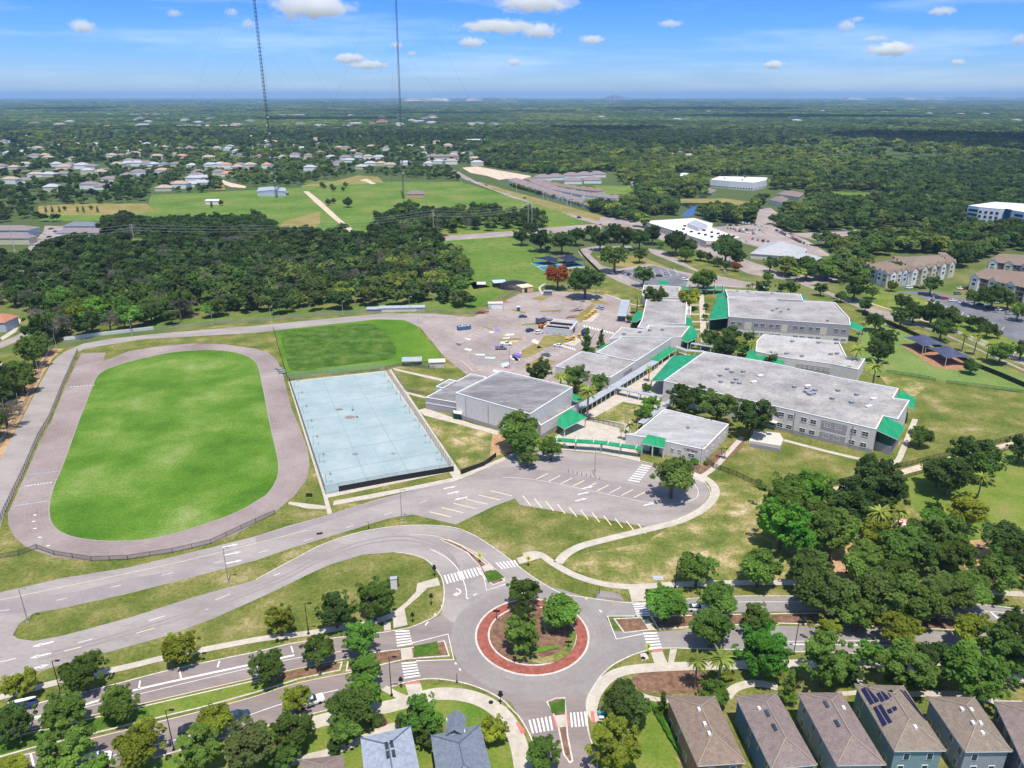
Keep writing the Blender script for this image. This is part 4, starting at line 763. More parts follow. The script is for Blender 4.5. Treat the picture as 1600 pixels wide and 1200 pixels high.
house('house', 'two storey dark slate walled house cut by the frame edge', 'house', [(1553, 1096), (1640, 1097), (1705, 1190), (1600, 1195)], 6.3, 2.2, plain('slate_siding', (.16, .18, .25), .8), SM, 'houses along the south footpath')
house('house', 'house with pale slate shingle roof and four small skylights beside the multi-stemmed tree', 'house', [(563, 1153), (641.5, 1134), (664, 1240), (575, 1262)], 6.3, 1.6, plain('grey_siding', (.45, .45, .48), .8), sh('pale_slate_shingle', (.3, .335, .39)), vents=[(604, 1166, 's'), (612, 1163, 's'), (606, 1180, 's'), (615, 1178, 's')])
g2, *_ = house('house', 'house with dark slate gable roof and a small turret dormer', 'house', [(673, 1149), (750, 1132), (775, 1230), (688, 1250)], 6.3, 1.6, plain('navy_siding', (.12, .16, .25), .8), SN)
p = U(712, 1135, 6.5); b = MB(); b.box((p.x-g2.location.x, p.y-g2.location.y, 3.4), (3, 4, 6.8), .2, WHT); z0 = 6.8
b.obj('dormer', None, g2); b = MB(); x, y = p.x-g2.location.x, p.y-g2.location.y
for s in (-1, 1): b.poly([(x+s*1.8, y-2.4, 6.7), (x+s*1.8, y+2.4, 6.7), (x, y+2.4, 8.1), (x, y-2.4, 8.1)], SN)
b.poly([(x-1.8, y+2.4, 6.7), (x+1.8, y+2.4, 6.7), (x, y+2.4, 8.1)], WHT); b.obj('dormer_roof', None, g2)
house('house', 'brown roofed house partly cut off at the bottom beside the slate roofed house', 'house', [(468, 1187), (536, 1179), (548, 1260), (470, 1270)], 3.6, 2, plain('tan_siding', (.4, .33, .26), .8), SM)
# solar panels as parts of the teal house
def onroof(P, rg, h, rise, poly, name, m, parent, lift=.12):
    c0 = Vector(parent.location[:2]); out = []
    def zat(q):
        best = 1e9
        n = len(P)
        for i in range(n):
            a, b2 = P[i], P[(i+1) % n]; d = (b2-a).normalized(); nn = Vector((-d.y, d.x)); run = (nn.dot(rg[0]-a) if abs(nn.dot(rg[0]-a)) < abs(nn.dot(rg[1]-a)) else nn.dot(rg[1]-a)); best = min(best, h+rise*nn.dot(q-a)/max(.1, run))
        return best
    for x, y in poly:
        z = h+1
        for _ in range(12): q = U(x, y, z); z = zat(q.to_2d())
        q = U(x, y, z); out.append((q.x-c0.x, q.y-c0.y, z+lift))
    b = MB(); b.poly(out, m); b.poly([(a, c_, z-.06) for a, c_, z in reversed(out)], m); return b.obj(name, None, parent)
PV = mat('solar_cell', [(.008, .01, .04), (.014, .016, .065)], 2, .2, 0, .5)
for q in ([(1345, 1078), (1351, 1074), (1366, 1099), (1360, 1102)], [(1352.5, 1073.5), (1358, 1072), (1374, 1096), (1367.5, 1098.5)], [(1369, 1084.5), (1374, 1082), (1382.5, 1095), (1377, 1097.5)], [(1376, 1081), (1381, 1079), (1390, 1092), (1384, 1094.5)], [(1385, 1081), (1393, 1078), (1399, 1086), (1391, 1090)],
          [(1364, 1106), (1369, 1103.5), (1386, 1132), (1379, 1136)], [(1371, 1103), (1377, 1101), (1394, 1129), (1388, 1131)], [(1385, 1110), (1391, 1107), (1395, 1113), (1389, 1116)], [(1393, 1106), (1399, 1103.5), (1402, 1109), (1397, 1112)],
          [(1403, 1076), (1409, 1079), (1447, 1126), (1440, 1120)], [(1411, 1079), (1415, 1081), (1448, 1126.5), (1447, 1126.5)]): onroof(P, rg, hh, rs, q, 'solar_panel', PV, g)
# apartments
AW = plain('pale_blue_render', (.5, .53, .62), .8); AY = plain('cream_render', (.62, .57, .42), .8)
def apart(label, blocks, wall, gs):
    g = None
    for i, (q, h, m) in enumerate(blocks):
        r = house('apartment_building', label, 'apartment building', q, h, 3, m, SB if i == 0 else SG, None, detail=False)
        if g is None: g = r[0]
        else:
            for c_ in list(r[0].children): c_.location = Vector(c_.location)+r[0].location-g.location; c_.parent = g
            bpy.data.objects.remove(r[0])
        c0 = Vector(g.location[:2]); I = inset([v for v in r[1]], .45)
        for a in range(4):
            p0, p1 = I[a]-c0, I[(a+1) % 4]-c0; L = (p1-p0).length; n = int(L/4.6)
            if (p1-p0).x > -2:
                for zz in (1, 4, 7):
                    if zz+1.6 < h: windows(g, p0, p1, [(k_+.5)/n for k_ in range(n)], zz, zz+1.5, 1.7, mull=False)
            if L > 18 and (p1-p0).x > 0:
                d = (p1-p0)/L; nn = Vector((d.y, -d.x)); an = atan2(d.y, d.x)
                for j, f in enumerate((.08, .3, .52, .74, .93)):
                    o = p0+d*(L*f)+nn*.9; bb = MB(); bb.box((o.x, o.y, h/2), (5, 1.8, h), an); bb.obj('bay', (WHT, AY, m)[j % 3], g)
                    bb = MB(); q = [o+d*s_*3+nn*t_ for s_, t_ in ((-1, 1.2), (1, 1.2), (1, -4), (-1, -4))]; r1, r2 = (q[0]+q[1])/2, (q[2]+q[3])/2
                    bb.poly([(*q[0], h), (*r1, h+2.3), (*r2, h+2.3), (*q[3], h)], SB); bb.poly([(*r1, h+2.3), (*q[1], h), (*q[2], h), (*r2, h+2.3)], SB); bb.poly([(*(q[0]-nn*.3), h), (*(q[1]-nn*.3), h), (*(r1-nn*.3), h+2.2)], WHT); bb.obj('bay_gable', None, g)
                    windows(g, o+nn*.9-d*2.5, o+nn*.9+d*2.5, [.5], 7 if h > 9 else 6.6, 8.4 if h > 9 else 8, 2.4, mull=False); windows(g, o+nn*.9-d*2.5, o+nn*.9+d*2.5, [.5], 3.8, 5.4, 2.4, mull=False)
                for f in (.19, .63):
                    for zz in (.3, 3.4, 6.4): band(g, p0, p1, f-.05, f+.05, zz, zz+2.3, plain('shaded_balcony_recess', (.1, .055, .04)), 'balcony_shade_panel', .1)  # flat dark panels; the shade of the balcony recesses is in their colour
    return g
apart('three storey apartment building with brown hip roofs, white at one end', [([(1349, 414), (1390, 428), (1432, 422), (1402, 404)], 9, AW), ([(1402, 402), (1420, 424), (1490, 411), (1472, 398)], 9.6, AY)], AW, gs=None)
apart('apartment building with tan hip roof and greenish wall by the parked cars', [([(1515.6, 430.5), (1542, 418.5), (1660, 432), (1650, 460)], 9, plain('green_render', (.42, .45, .33), .8))], AW, None)
apart('apartment building with brown roof furthest back at the frame edge', [([(1543.5, 407.5), (1562, 396), (1660, 404), (1660, 424)], 9, plain('dark_render', (.2, .18, .17), .8))], AW, None)
# white office block
g = root((1555, 345), 'office_block', 'white three storey office block with dark blue glass bays above the treetops', 'office building')
OW = plain('white_precast', (.75, .74, .76), .7); P = block(g, [(1513, 321), (1530, 323.5), (1564, 326.5), (1572, 327), (1605, 332), (1660, 338), (1660, 322), (1555, 315.5)], 16, OW, RFW, .5)
BG = mat('blue_glass', [(.01, .05, .11), (.015, .09, .16)], .2, .1, 0, .5)
e = edge(P, (1513, 321), (1530, 323.5), 16)
for z in (3, 7, 11): band(g, e[0], e[1], .1, .95, z, z+2.4, BG, 'window_band', .1)
for pa, pb, fr in (((1530, 323.5), (1564, 326.5), [.1, .36, .62, .87]), ((1605, 332), (1660, 338), [.35, .5, .65])):
    e = edge(P, pa, pb, 16)
    for z in (2, 6.2, 10.4): windows(g, e[0], e[1], fr, z, z+2.6, 2.6, mull=False)
e = edge(P, (1572, 327), (1605, 332), 16); band(g, e[0], e[1], 0, .28, 3, 16.6, BG, 'glass_bay', 1.6)
for z in (3, 7, 11): band(g, e[0], e[1], .45, .85, z, z+2.4, BG, 'window_band', .1)
# clinics
def slab(label, px, h, wall=WHT, roof=RFW, name='commercial_building', cat='building', group=None, un=(), wn=0, **k):
    g = thing(name, (0, 0, 0), label, cat, group); P = block(g, px, h, wall, roof, .4, wall); units(g, un, h-.4, BLK, (2.2, 1.6, 1.2), 'roof_unit')
    if wn:
        for i in range(len(P)):
            a, c_ = P[i], P[(i+1) % len(P)]
            if (c_-a).x > 3: windows(g, a, c_, [(q+.5)/wn for q in range(wn)], 1.2, 2.8, 2.2, mull=False)
    return g
slab('large white roofed clinic with dark rooftop units beside the crowded parking lot', [(1005, 345.5), (1085, 340.5), (1114, 349), (1112, 355), (1158, 371), (1122, 376.5), (1104, 377), (1094, 373.5), (1042, 357)], 5.5, WC, RFW, un=[(1070, 354), (1083, 352), (1068, 359), (1080, 363), (1092, 366), (1100, 361), (1112, 364), (1122, 366), (1102, 368), (1112, 371)], wn=8)
slab('grey hipped upper storey block standing on the white clinic roof', [(1074, 349), (1085, 344), (1106, 352), (1092, 356)], 8.5, WL, GMT)
slab('white three storey building behind the pond with flat white roof', [(1110, 280.5), (1124, 275.5), (1150, 276), (1199, 277.5), (1197, 281.5), (1178, 285.5), (1140, 283)], 10, WHT, RFW, un=[(1132, 279), (1164, 277.5), (1160, 282)], wn=9)
house('commercial_building', 'low building with wide pale grey hip roof right of the crowded parking lot', 'building', [(1172, 396), (1196, 379), (1262, 389), (1252, 402)], 4, 7, WL, mat('pale_metal_roof', [(.36, .37, .38), (.45, .45, .46)], .4, .6), detail=False)
house('commercial_building', 'small pale grey roofed wing with arched dormer beside the pond trees', 'building', [(1225, 402), (1240, 391), (1285, 402), (1270, 410)], 4, 3, WL, _m['pale_metal_roof'], detail=False)
house('commercial_building', 'white roofed pavilion among trees left of the white three storey building', 'building', [(1052, 274), (1068, 270), (1092, 273), (1084, 277)], 5, 2, WHT, RFW, detail=False)
house('house', 'brown roofed house by the pond behind the dark cypress trees', 'house', [(1092, 299), (1104, 294), (1120, 297), (1112, 302)], 3.5, 2.5, AY, SM, detail=False)
house('commercial_building', 'brown roofed building half hidden by trees right of the pond', 'building', [(1202, 312), (1212, 307), (1232, 310), (1228, 318)], 5, 3, WHT, SM, detail=False)
house('commercial_building', 'second brown roofed building behind the one right of the pond', 'building', [(1214, 303), (1225, 298), (1258, 302), (1250, 308)], 5, 3, AY, SM, detail=False)
# transmitter site buildings
house('transmitter_building', 'pale blue-grey metal building at the foot of the left radio tower', 'building', [(401, 299), (404, 293), (446, 293.5), (447, 299)], 6, 1.5, plain('pale_blue_metal', (.5, .55, .62)), GMT, detail=False, gable=True)
house('transmitter_building', 'small white trailer building in the green meadow beside one bush', 'building', [(320, 314), (322, 311), (343, 311), (342, 314)], 4, .5, WHT, RFW, detail=False)
house('transmitter_building', 'peach walled house with grey hip roof right of the right radio tower', 'building', [(633, 303), (640, 298), (662, 298.5), (664, 303)], 4.5, 2.5, plain('peach_render', (.62, .36, .22)), SM, detail=False)
p = U(440, 302, 2); b = MB(); b.box((p.x, p.y, 1.5), (16, 7, 3), .1); t = thing('equipment_shed', (0, 0, 0), 'low brown equipment shed in front of the left radio tower', 'shed'); b.obj('wall', plain('brown_shed', (.3, .2, .18)), t); b = MB(); b.box((p.x, p.y, 3.1), (17, 8, .3), .1); b.obj('roof', GMT, t)
# sheds by the practice field, in the rear lot and meadow edge
def shed(px, sz, rz, label, wall, roof, name='shed', cat='shed', open_=False, slope=.25, door=False):
    p = U(*px); t = thing(name, (p.x, p.y, 0), label, cat, rz=rz); a, c_, h = sz
    if open_:
        b = MB()
        for sx in (-1, 0, 1):
            for sy in (-1, 1): b.box((sx*(a/2-.2), sy*(c_/2-.2), h/2), (.15, .15, h))
        b.obj('posts', STL, t)
    else:
        b = MB(); b.box((0, 0, h/2), (a, c_, h)); b.obj('wall', wall, t)
        if door: b = MB(); b.box((-a*.15, -c_/2-.03, h*.4), (a*.25, .08, h*.8)); b.obj('door', BLK, t)
    b = MB(); b.v = [(x*(a/2+.3), y*(c_/2+.3), h+.04+z+y*slope) for z in (0, .18) for x, y in ((-1, -1), (1, -1), (1, 1), (-1, 1))]
    b.f = [(3, 2, 1, 0), (4, 5, 6, 7), (0, 1, 5, 4), (1, 2, 6, 5), (2, 3, 7, 6), (3, 0, 4, 7)]; b.m = [0]*6; b.obj('roof', roof, t)
    return t
shed((644, 570), (8.5, 4, 2.6), .1, 'open steel shade shelter at the corner of the practice field', None, GMT, 'shelter', 'shelter', True)
shed((683, 573), (7, 3, 2.8), .12, 'beige storage container between the practice field and the rear lot', WC, plain('beige_roof', (.62, .58, .48)), 'storage_container', 'container')
shed((628, 486), (26, 3, 2.4), .08, 'very long low silver roofed shed at the edge of the wood', WL, GMT)
shed((585, 487), (8, 3, 2), .05, 'small blue-grey shed at the edge of the wood', plain('bluegrey_shed', (.25, .3, .4)), GMT)
shed((752, 448), (5, 4, 2.2), 0, 'small white topped hut in the grass below the meadow', BLK, WHT)
shed((780, 447), (8, 6, 3), .2, 'shed with silver blue roof beside the dark shade net', BLK, mat('silver_blue_roof', [(.4, .5, .65), (.5, .6, .72)], 1, .5))
shed((820, 455), (8, 7, 3.4), .5, 'unfinished plywood shed with a dark doorway at the lot edge', mat('plywood', [(.6, .4, .2), (.7, .52, .3)], .8, .8), mat('plywood_roof', [(.68, .55, .36), (.75, .62, .45)], .8, .8), door=True, slope=.1)
t = shed((856, 461), (5, 3, 2.6), 0, 'small grey storage trailer at the top of the rear lot', plain('trailer_grey', (.2, .2, .24)), plain('trailer_top', (.32, .32, .36)), 'storage_trailer', 'trailer', slope=.02)
t = shed((774, 481), (8, 3, 3), .05, 'white box trailer beside the fence of the rear lot', WHT, WHT, 'storage_trailer', 'trailer', slope=.02)
# shade net dome
p = U(804, 449); b = MB(); n = 16
for r in range(5):
    for a in range(n): A = 2*pi*a/n; q = r/4; b.v.append((p.x+11*cos(A)*cos(q*pi/2*.98), p.y+8*sin(A)*cos(q*pi/2*.98), 4.2*sin(q*pi/2)+.02))
for r in range(4):
    for a in range(n): b.f.append((r*n+a, r*n+(a+1) % n, (r+1)*n+(a+1) % n, (r+1)*n+a)); b.m.append(0)
b.obj('shade_net', BLK, label='black domed shade net beside the silver blue roofed shed', cat='shade net', smooth=True)
# fabric shade sails over play areas
def sail(cs, h, peak, label, m, posts, name='shade_canopy'):
    "four-cornered fabric with hipped ridge; cs are post tops in photo pixels"
    t = thing(name, (0, 0, 0), label, 'shade canopy'); P = [U(x, y, h) for x, y in cs]; c0 = sum(P, Vector())/4; b = MB(); N = 8
    for i in range(N+1):
        for j in range(N+1):
            u, v = i/N, j/N; q = (P[0]*(1-u)+P[1]*u)*(1-v)+(P[3]*(1-u)+P[2]*u)*v; r = min(u, 1-u, v, 1-v)*2
            q = q.lerp(c0, .16*(1-r)*(1-abs(2*u-1) if v in (0, 1) else 1-abs(2*v-1) if u in (0, 1) else 0)); q.z = h+(peak-h)*r**1.2; b.v.append(tuple(q))
    for i in range(N):
        for j in range(N): k_ = i*(N+1)+j; b.f.append((k_, k_+1, k_+N+2, k_+N+1)); b.m.append(0)
    b.obj('fabric', m, t)
    for p in P:
        b = MB(); b.tube((p.x, p.y, 0), (p.x, p.y, h), .16, .14, 8); b.obj('post', WC if posts else BLK, t)
NV = mat('navy_fabric', [(.055, .065, .12), (.085, .095, .16)], .4, .8)
sail([(1411, 526.5), (1443, 541.5), (1479, 538), (1443, 522.5)], 4.2, 7, 'navy fabric shade canopy over the left half of the playground', NV, True)
sail([(1447, 543), (1479, 560), (1519, 559), (1480, 540)], 4.2, 7, 'navy fabric shade canopy over the half of the playground nearer the round tree', NV, True)
DK = mat('dark_blue_fabric', [(.015, .022, .05), (.03, .038, .08)], .4, .8)
sail([(832, 402.5), (870, 411), (872, 404), (858, 400)], 4, 6, 'dark blue shade canopy over the left fenced play court beyond the rust coloured tree', DK, False)
sail([(870, 402), (886, 410), (913, 407), (892, 397)], 4, 6, 'dark blue shade canopy over the right fenced play court beyond the rust coloured tree', DK, False)
tq = plain('turquoise_surface', (.05, .19, .22), .7); sheet('play_court', [(829, 411), (845, 407), (880, 412), (912, 412), (914, 418), (880, 420), (852, 424)], Z['r0'], tq)
b = MB(); ribbon(b, [v.to_2d() for v in W([(829, 412), (852, 426), (880, 420), (914, 418)])], .3, 0, .8); ribbon(b, [v.to_2d() for v in W([(840, 417), (870, 414), (902, 412)])], .25, 0, .7); b.obj('court_wall', WHT, label='low white walls around the turquoise play courts', cat='wall')
# townhouse rows and the far suburb
TR_ = sh('townhouse_shingle', (.25, .2, .2))
def row(pts, n, wd, h, label, group, wall=WHT, rf=None):
    P = W(pts, h)
    for i in range(n):
        t0, t1 = i/n, (i+.93)/n; q = []
        def at(t): k_ = min(len(P)-2, int(t*(len(P)-1))); f = t*(len(P)-1)-k_; return P[k_].lerp(P[k_+1], f).to_2d()
        a, c_ = at(t0), at(t1); d = (c_-a).normalized(); m_ = Vector((-d.y, d.x))*wd/2
        house('townhouse', f'{label}, {ordinal(i, n)}', 'townhouse', [a-m_, c_-m_, c_+m_, a+m_], h, 3, wall, rf or TR_, group, world=True, detail=False, over=.3)
row([(803, 280), (840, 294), (880, 306), (935, 321)], 11, 22, 4, 'mauve roofed townhouse of the long row beside the highway hedge', 'townhouses in the long row beside the highway')
row([(825, 279), (860, 287), (905, 294), (940, 298)], 9, 16, 4.5, 'brown-grey roofed townhouse in the inner row of the estate', 'townhouses in the inner row', AY, SB)
row([(838, 284), (870, 295), (920, 304), (970, 309)], 9, 18, 4, 'mauve roofed townhouse in the middle row of the estate', 'townhouses in the middle row')
for i_, (x, y) in enumerate(((848, 276), (868, 275), (893, 273), (913, 272), (933, 271), (895, 281), (925, 280), (843, 283))): p = U(x, y, 5); house('townhouse', ORD[i_]+' large mauve hip roofed house at the back of the townhouse estate', 'townhouse', [(p.x-13, p.y-10), (p.x+13, p.y-10), (p.x+13, p.y+10), (p.x-13, p.y+10)], 5, 4, WHT, TR_, 'large houses at the back of the townhouse estate', world=True, detail=False)
for i_, (x, y) in enumerate(((998, 284), (1012, 286), (1026, 286))): p = U(x, y, 5); house('townhouse', ordinal(i_, 3)+' mauve roofed house right of the estate lawn', 'townhouse', [(p.x-11, p.y-9), (p.x+11, p.y-9), (p.x+11, p.y+9), (p.x-11, p.y+9)], 4, 3, WHT, TR_, 'mauve roofed houses right of the estate lawn', world=True, detail=False)
for i, (x, y, a, c_, m, l) in enumerate(((18, 358, 40, 18, AW, 'pale blue gabled townhouse block with mauve roof'), (14, 371, 40, 12, AY, 'low tan roofed townhouse block below the pale blue gabled one'), (130, 352, 30, 14, AW, 'townhouse block with blue roof at the far end of its street'), (128, 362, 40, 15, WHT, 'townhouse block with long mauve roof right of the street'), (122, 372, 34, 13, AW, 'townhouse block with slate grey roof nearest the wood'), (8, 437, 20, 12, WHT, 'grey roofed house half hidden in the wood'), (47, 431, 22, 10, WHT, 'mauve roofed house showing through the wood'), (4, 500, 10, 12, AW, 'terracotta roofed house at the frame edge beside a curved walk'))):
    p = U(x, y, 5); house('townhouse', l, 'townhouse', [(p.x-a/2, p.y-c_/2), (p.x+a/2, p.y-c_/2), (p.x+a/2, p.y+c_/2), (p.x-a/2, p.y+c_/2)], 5.5, 3, m, SN if i in (2, 4) else sh('terracotta', (.45, .2, .12)) if i == 7 else TR_, 'townhouses left of the wood', world=True, detail=False)
ROOFS = [('mauve', TR_), ('tan', sh('light_tan_roof', (.42, .33, .25))), ('pale grey', sh('light_grey_roof', (.42, .42, .45))), ('orange', sh('orange_roof', (.5, .25, .15))), ('slate', SN)]
sub = [(15, 240), (57, 272), (77, 272), (100, 271), (40, 281), (18, 282), (130, 257), (88, 256), (22, 261), (2, 261), (137, 268), (157, 268), (185, 256), (216, 256), (239, 256), (256, 256), (277, 256), (300, 258), (342, 270), (357, 271), (142, 290), (162, 291), (257, 293), (282, 289), (172, 279), (82, 294), (217, 270), (200, 273), (255, 268), (330, 257), (345, 258), (375, 257), (390, 257), (352, 259),
       (105, 241), (77, 232), (175, 242), (200, 237), (155, 232), (185, 231), (257, 231), (280, 232), (302, 232), (322, 232), (357, 232), (370, 237), (382, 242), (327, 247), (417, 259), (442, 245), (462, 243), (482, 244), (502, 240), (517, 245), (527, 254), (547, 250), (575, 246), (592, 245), (595, 255), (565, 260), (610, 257), (662, 240), (677, 243), (690, 247), (705, 253), (685, 252), (727, 240), (735, 241), (725, 226), (485, 263), (310, 268), (304, 280), (316, 285), (300, 287), (318, 277), (308, 273),
       (90, 203), (108, 202), (185, 203), (215, 203), (200, 207), (225, 198), (280, 200), (310, 200), (325, 200), (350, 200), (370, 200), (470, 196), (555, 196), (60, 212), (45, 209), (110, 211), (140, 218), (250, 217), (300, 213), (420, 228), (460, 228), (395, 213), (500, 226), (540, 232), (580, 230), (640, 228), (120, 225), (50, 228), (20, 222), (10, 212), (230, 226), (660, 231), (700, 228)]
rs_ = random.Random(8)
sub += [(rs_.uniform(0, 560), rs_.uniform(200, 262)) for _ in range(70)]+[(rs_.uniform(560, 760), rs_.uniform(222, 256)) for _ in range(14)]+[(rs_.uniform(0, 800), rs_.uniform(180, 200)) for _ in range(30)]+[(rs_.uniform(800, 1100), rs_.uniform(222, 246)) for _ in range(12)]+[(rs_.uniform(800, 1590), rs_.uniform(162, 192)) for _ in range(18)]
rs_ = random.Random(5)
for i, (x, y) in enumerate(sub):
    rn, rm = rs_.choice(ROOFS[:3] if rs_.random() < .8 else ROOFS); p = U(x, y, 4); a = rs_.uniform(-.3, .3); L, wd = rs_.uniform(17, 24), rs_.uniform(12, 15)
    if y < 203: L, wd = L*1.9, wd*1.9
    d = Vector((cos(a), sin(a))); n = Vector((-d.y, d.x)); c0 = p.to_2d(); q = [c0-d*L/2-n*wd/2, c0+d*L/2-n*wd/2, c0+d*L/2+n*wd/2, c0-d*L/2+n*wd/2]
    zone = 'just beyond the tower meadow' if y > 250 else 'in the suburb behind the radio towers' if y > 224 else 'far off among the trees beyond the suburb'
    house('house', f'pale walled house with {rn} roof {zone}', 'house', q, 12 if y < 203 else 4.5 if rs_.random() < .6 else 6.5, 3.2, WHT if rs_.random() < .7 else AY, rm, f'{rn} roofed houses {zone}', world=True, detail=False)
# large far buildings
for (x, y, wd, dp, h, rf, wl, l) in ((923, 227, 90, 50, 9, 'w', AY, 'long pale shopping centre roof beyond the townhouse estate'), (945, 238, 70, 40, 9, 'w', plain('peach_wall', (.6, .4, .3)), 'peach walled shop block right of the long shopping centre roof'), (932, 243, 40, 24, 7, 'w', WHT, 'small white shop roof in front of the peach shop block'), (796, 236, 60, 45, 8, 'w', WHT, 'white warehouse roof just left of the shopping centre'), (748, 223, 70, 30, 8, 'w', WHT, 'white warehouse roof above the sandy field'), (782, 241, 40, 20, 6, 'w', WHT, 'low white building below the white warehouse'), (692, 250, 60, 55, 8, 'm', AY, 'large mauve roofed church hall right of the right radio tower'),
                                 (1365, 216, 110, 40, 14, 'w', AW, 'long pale blue office building in the dark cloud shadow'), (1415, 218, 60, 35, 12, 'w', AW, 'shorter pale blue office building in the dark cloud shadow'), (1232, 217, 24, 20, 8, 'o', AY, 'orange roofed building alone in the forest'), (1500, 206, 40, 30, 12, 'w', WHT, 'white building on the far forest edge'), (1540, 212, 30, 30, 10, 'w', WHT, 'small white building right of the one on the far forest edge'), (597, 195, 44, 40, 14, 'o', plain('salmon_wall', (.62, .35, .26)), 'stepped salmon coloured temple rising from the trees'), (583, 197, 40, 30, 8, 'o', _m['salmon_wall'], 'low salmon wing beside the stepped temple'), (557, 195, 50, 30, 9, 'w', AY, 'cream building left of the salmon temple'),
                                 (455, 182, 160, 60, 10, 'w', WHT, 'long white warehouse in the distance left of the radio towers'), (230, 181, 250, 60, 10, 'w', WHT, 'very long white warehouse on the far left plain'), (165, 180, 90, 50, 9, 'w', WHT, 'white warehouse left of the very long one'), (270, 160, 400, 120, 14, 'w', WHT, 'white industrial roof near the horizon on the left'), (470, 163, 420, 120, 14, 'w', WHT, 'white industrial roof near the horizon behind the left tower'), (860, 157, 600, 160, 20, 'w', WHT, 'white terminal roof near the horizon in the middle'), (900, 160, 300, 100, 15, 'w', WHT, 'smaller white roof near the horizon right of the terminal'), (1190, 164, 300, 100, 14, 'w', WHT, 'white roof near the horizon above the forest'), (608, 168, 260, 90, 12, 'w', WHT, 'white roof below the landfill mounds'), (1590, 157, 500, 150, 20, 'w', WHT, 'white roof near the horizon at the frame edge'), (830, 158, 300, 100, 16, 'w', WHT, 'small white roof near the horizon left of the terminal')):
    p = U(x, y, 0); t = thing('far_building', (p.x, p.y, 0), l, 'building'); b = MB(); b.box((0, 0, h/2), (wd, dp, h), .08); b.obj('wall', wl, t)
    b = MB(); b.box((0, 0, h+.3), (wd+1, dp+1, .6), .08)
    if 'temple' in l and 'stepped' in l:
        b = MB()
        for q in range(4): b.box((0, 0, h+q*2.6), (wd*(.8-.2*q), dp*(.8-.2*q), 2.6), .08)
    b.obj('roof', dict(w=RFW, m=TR_, o=_m.get('orange_roof') or SB)[rf], t)
# skyline towers far away on the horizon
for i, (x, wd, h) in enumerate(((947, 110, 120), (953, 130, 190), (960, 160, 240), (968, 130, 210), (975, 150, 150), (983, 110, 120))):
    h *= .5; Y = 19000; X = (x-800)/F*Y*cos(TH); t = thing('skyline_tower', (X, Y, 0), ORD[i].capitalize()+' hazy tower from the left in the downtown cluster on the horizon', 'tower', 'downtown towers on the horizon'); b = MB(); b.box((0, 0, h/2), (wd, wd, h), .3); b.box((0, 0, h+8), (wd*.5, wd*.5, 16), .3); b.obj('wall', WD, t)
# ---------------------------------------------------------------- trees
def leafmat(name, a, tr=.2, rnd=.3):
    a = a if 'twig' in name else (min(1, a[0]*1.75), a[1]*1.65, a[2]*1.6); m = mat(name, [k3(a, .66), a, k3(a, 1.45)], .35, .75, 0, .15, obj=True, rnd=rnd, pos=[.34, .5, .66])
    t = m.node_tree; o = [n for n in t.nodes if n.type == 'OUTPUT_MATERIAL'][0]; p = t.nodes['Principled BSDF']; tb = nd(t, 'ShaderNodeBsdfTranslucent'); ms = nd(t, 'ShaderNodeMixShader'); ms.inputs[0].default_value = .45
    t.links.new(p.inputs['Base Color'].links[0].from_socket, tb.inputs[0]); t.links.new(p.outputs[0], ms.inputs[1]); t.links.new(tb.outputs[0], ms.inputs[2]); t.links.new(ms.outputs[0], o.inputs[0]); return m
LM = dict(d=leafmat('dark_oak_leaves', (.05, .088, .02)), g=leafmat('green_oak_leaves', (.082, .145, .026)), y=leafmat('yellowing_leaves', (.155, .19, .022)), l=leafmat('bright_green_leaves', (.095, .2, .03)),
          o=leafmat('olive_leaves', (.088, .14, .032)), f=leafmat('flowering_leaves', (.1, .138, .042)), b=leafmat('vivid_green_leaves', (.08, .22, .025)), p=leafmat('palm_fronds', (.19, .24, .05)), x=leafmat('grey_bare_twigs', (.26, .235, .19), rnd=.15), r=leafmat('rust_leaves', (.24, .085, .015), rnd=.15), s=leafmat('red_shrub_leaves', (.16, .05, .05)))
BARK = mat('grey_bark', [(.09, .07, .05), (.17, .14, .11)], 2, .9); BARKW = mat('pale_bark', [(.2, .17, .14), (.3, .27, .23)], 2, .9)
def leaf(b, p, nrm, s, rr):
    u = nrm.orthogonal().normalized(); a = rr.uniform(0, 6.28); v = nrm.cross(u); u, v = u*cos(a)+v*sin(a), v*cos(a)-u*sin(a)
    i = len(b.v); k_ = rr.uniform(.55, 1)
    for x, y, z in ((-1, -.3, 0), (0, -1*k_, .12), (1, -.2, 0), (.3, 1*k_, -.12)): b.v.append(tuple(p+u*(x*s)+v*(y*s)+nrm*(z*s)))
    b.f.append((i, i+1, i+2, i+3)); b.m.append(0)
def rdir(rr):
    z = rr.uniform(-1, 1); a = rr.uniform(0, 2*pi); q = sqrt(1-z*z); return Vector((q*cos(a), q*sin(a), z))
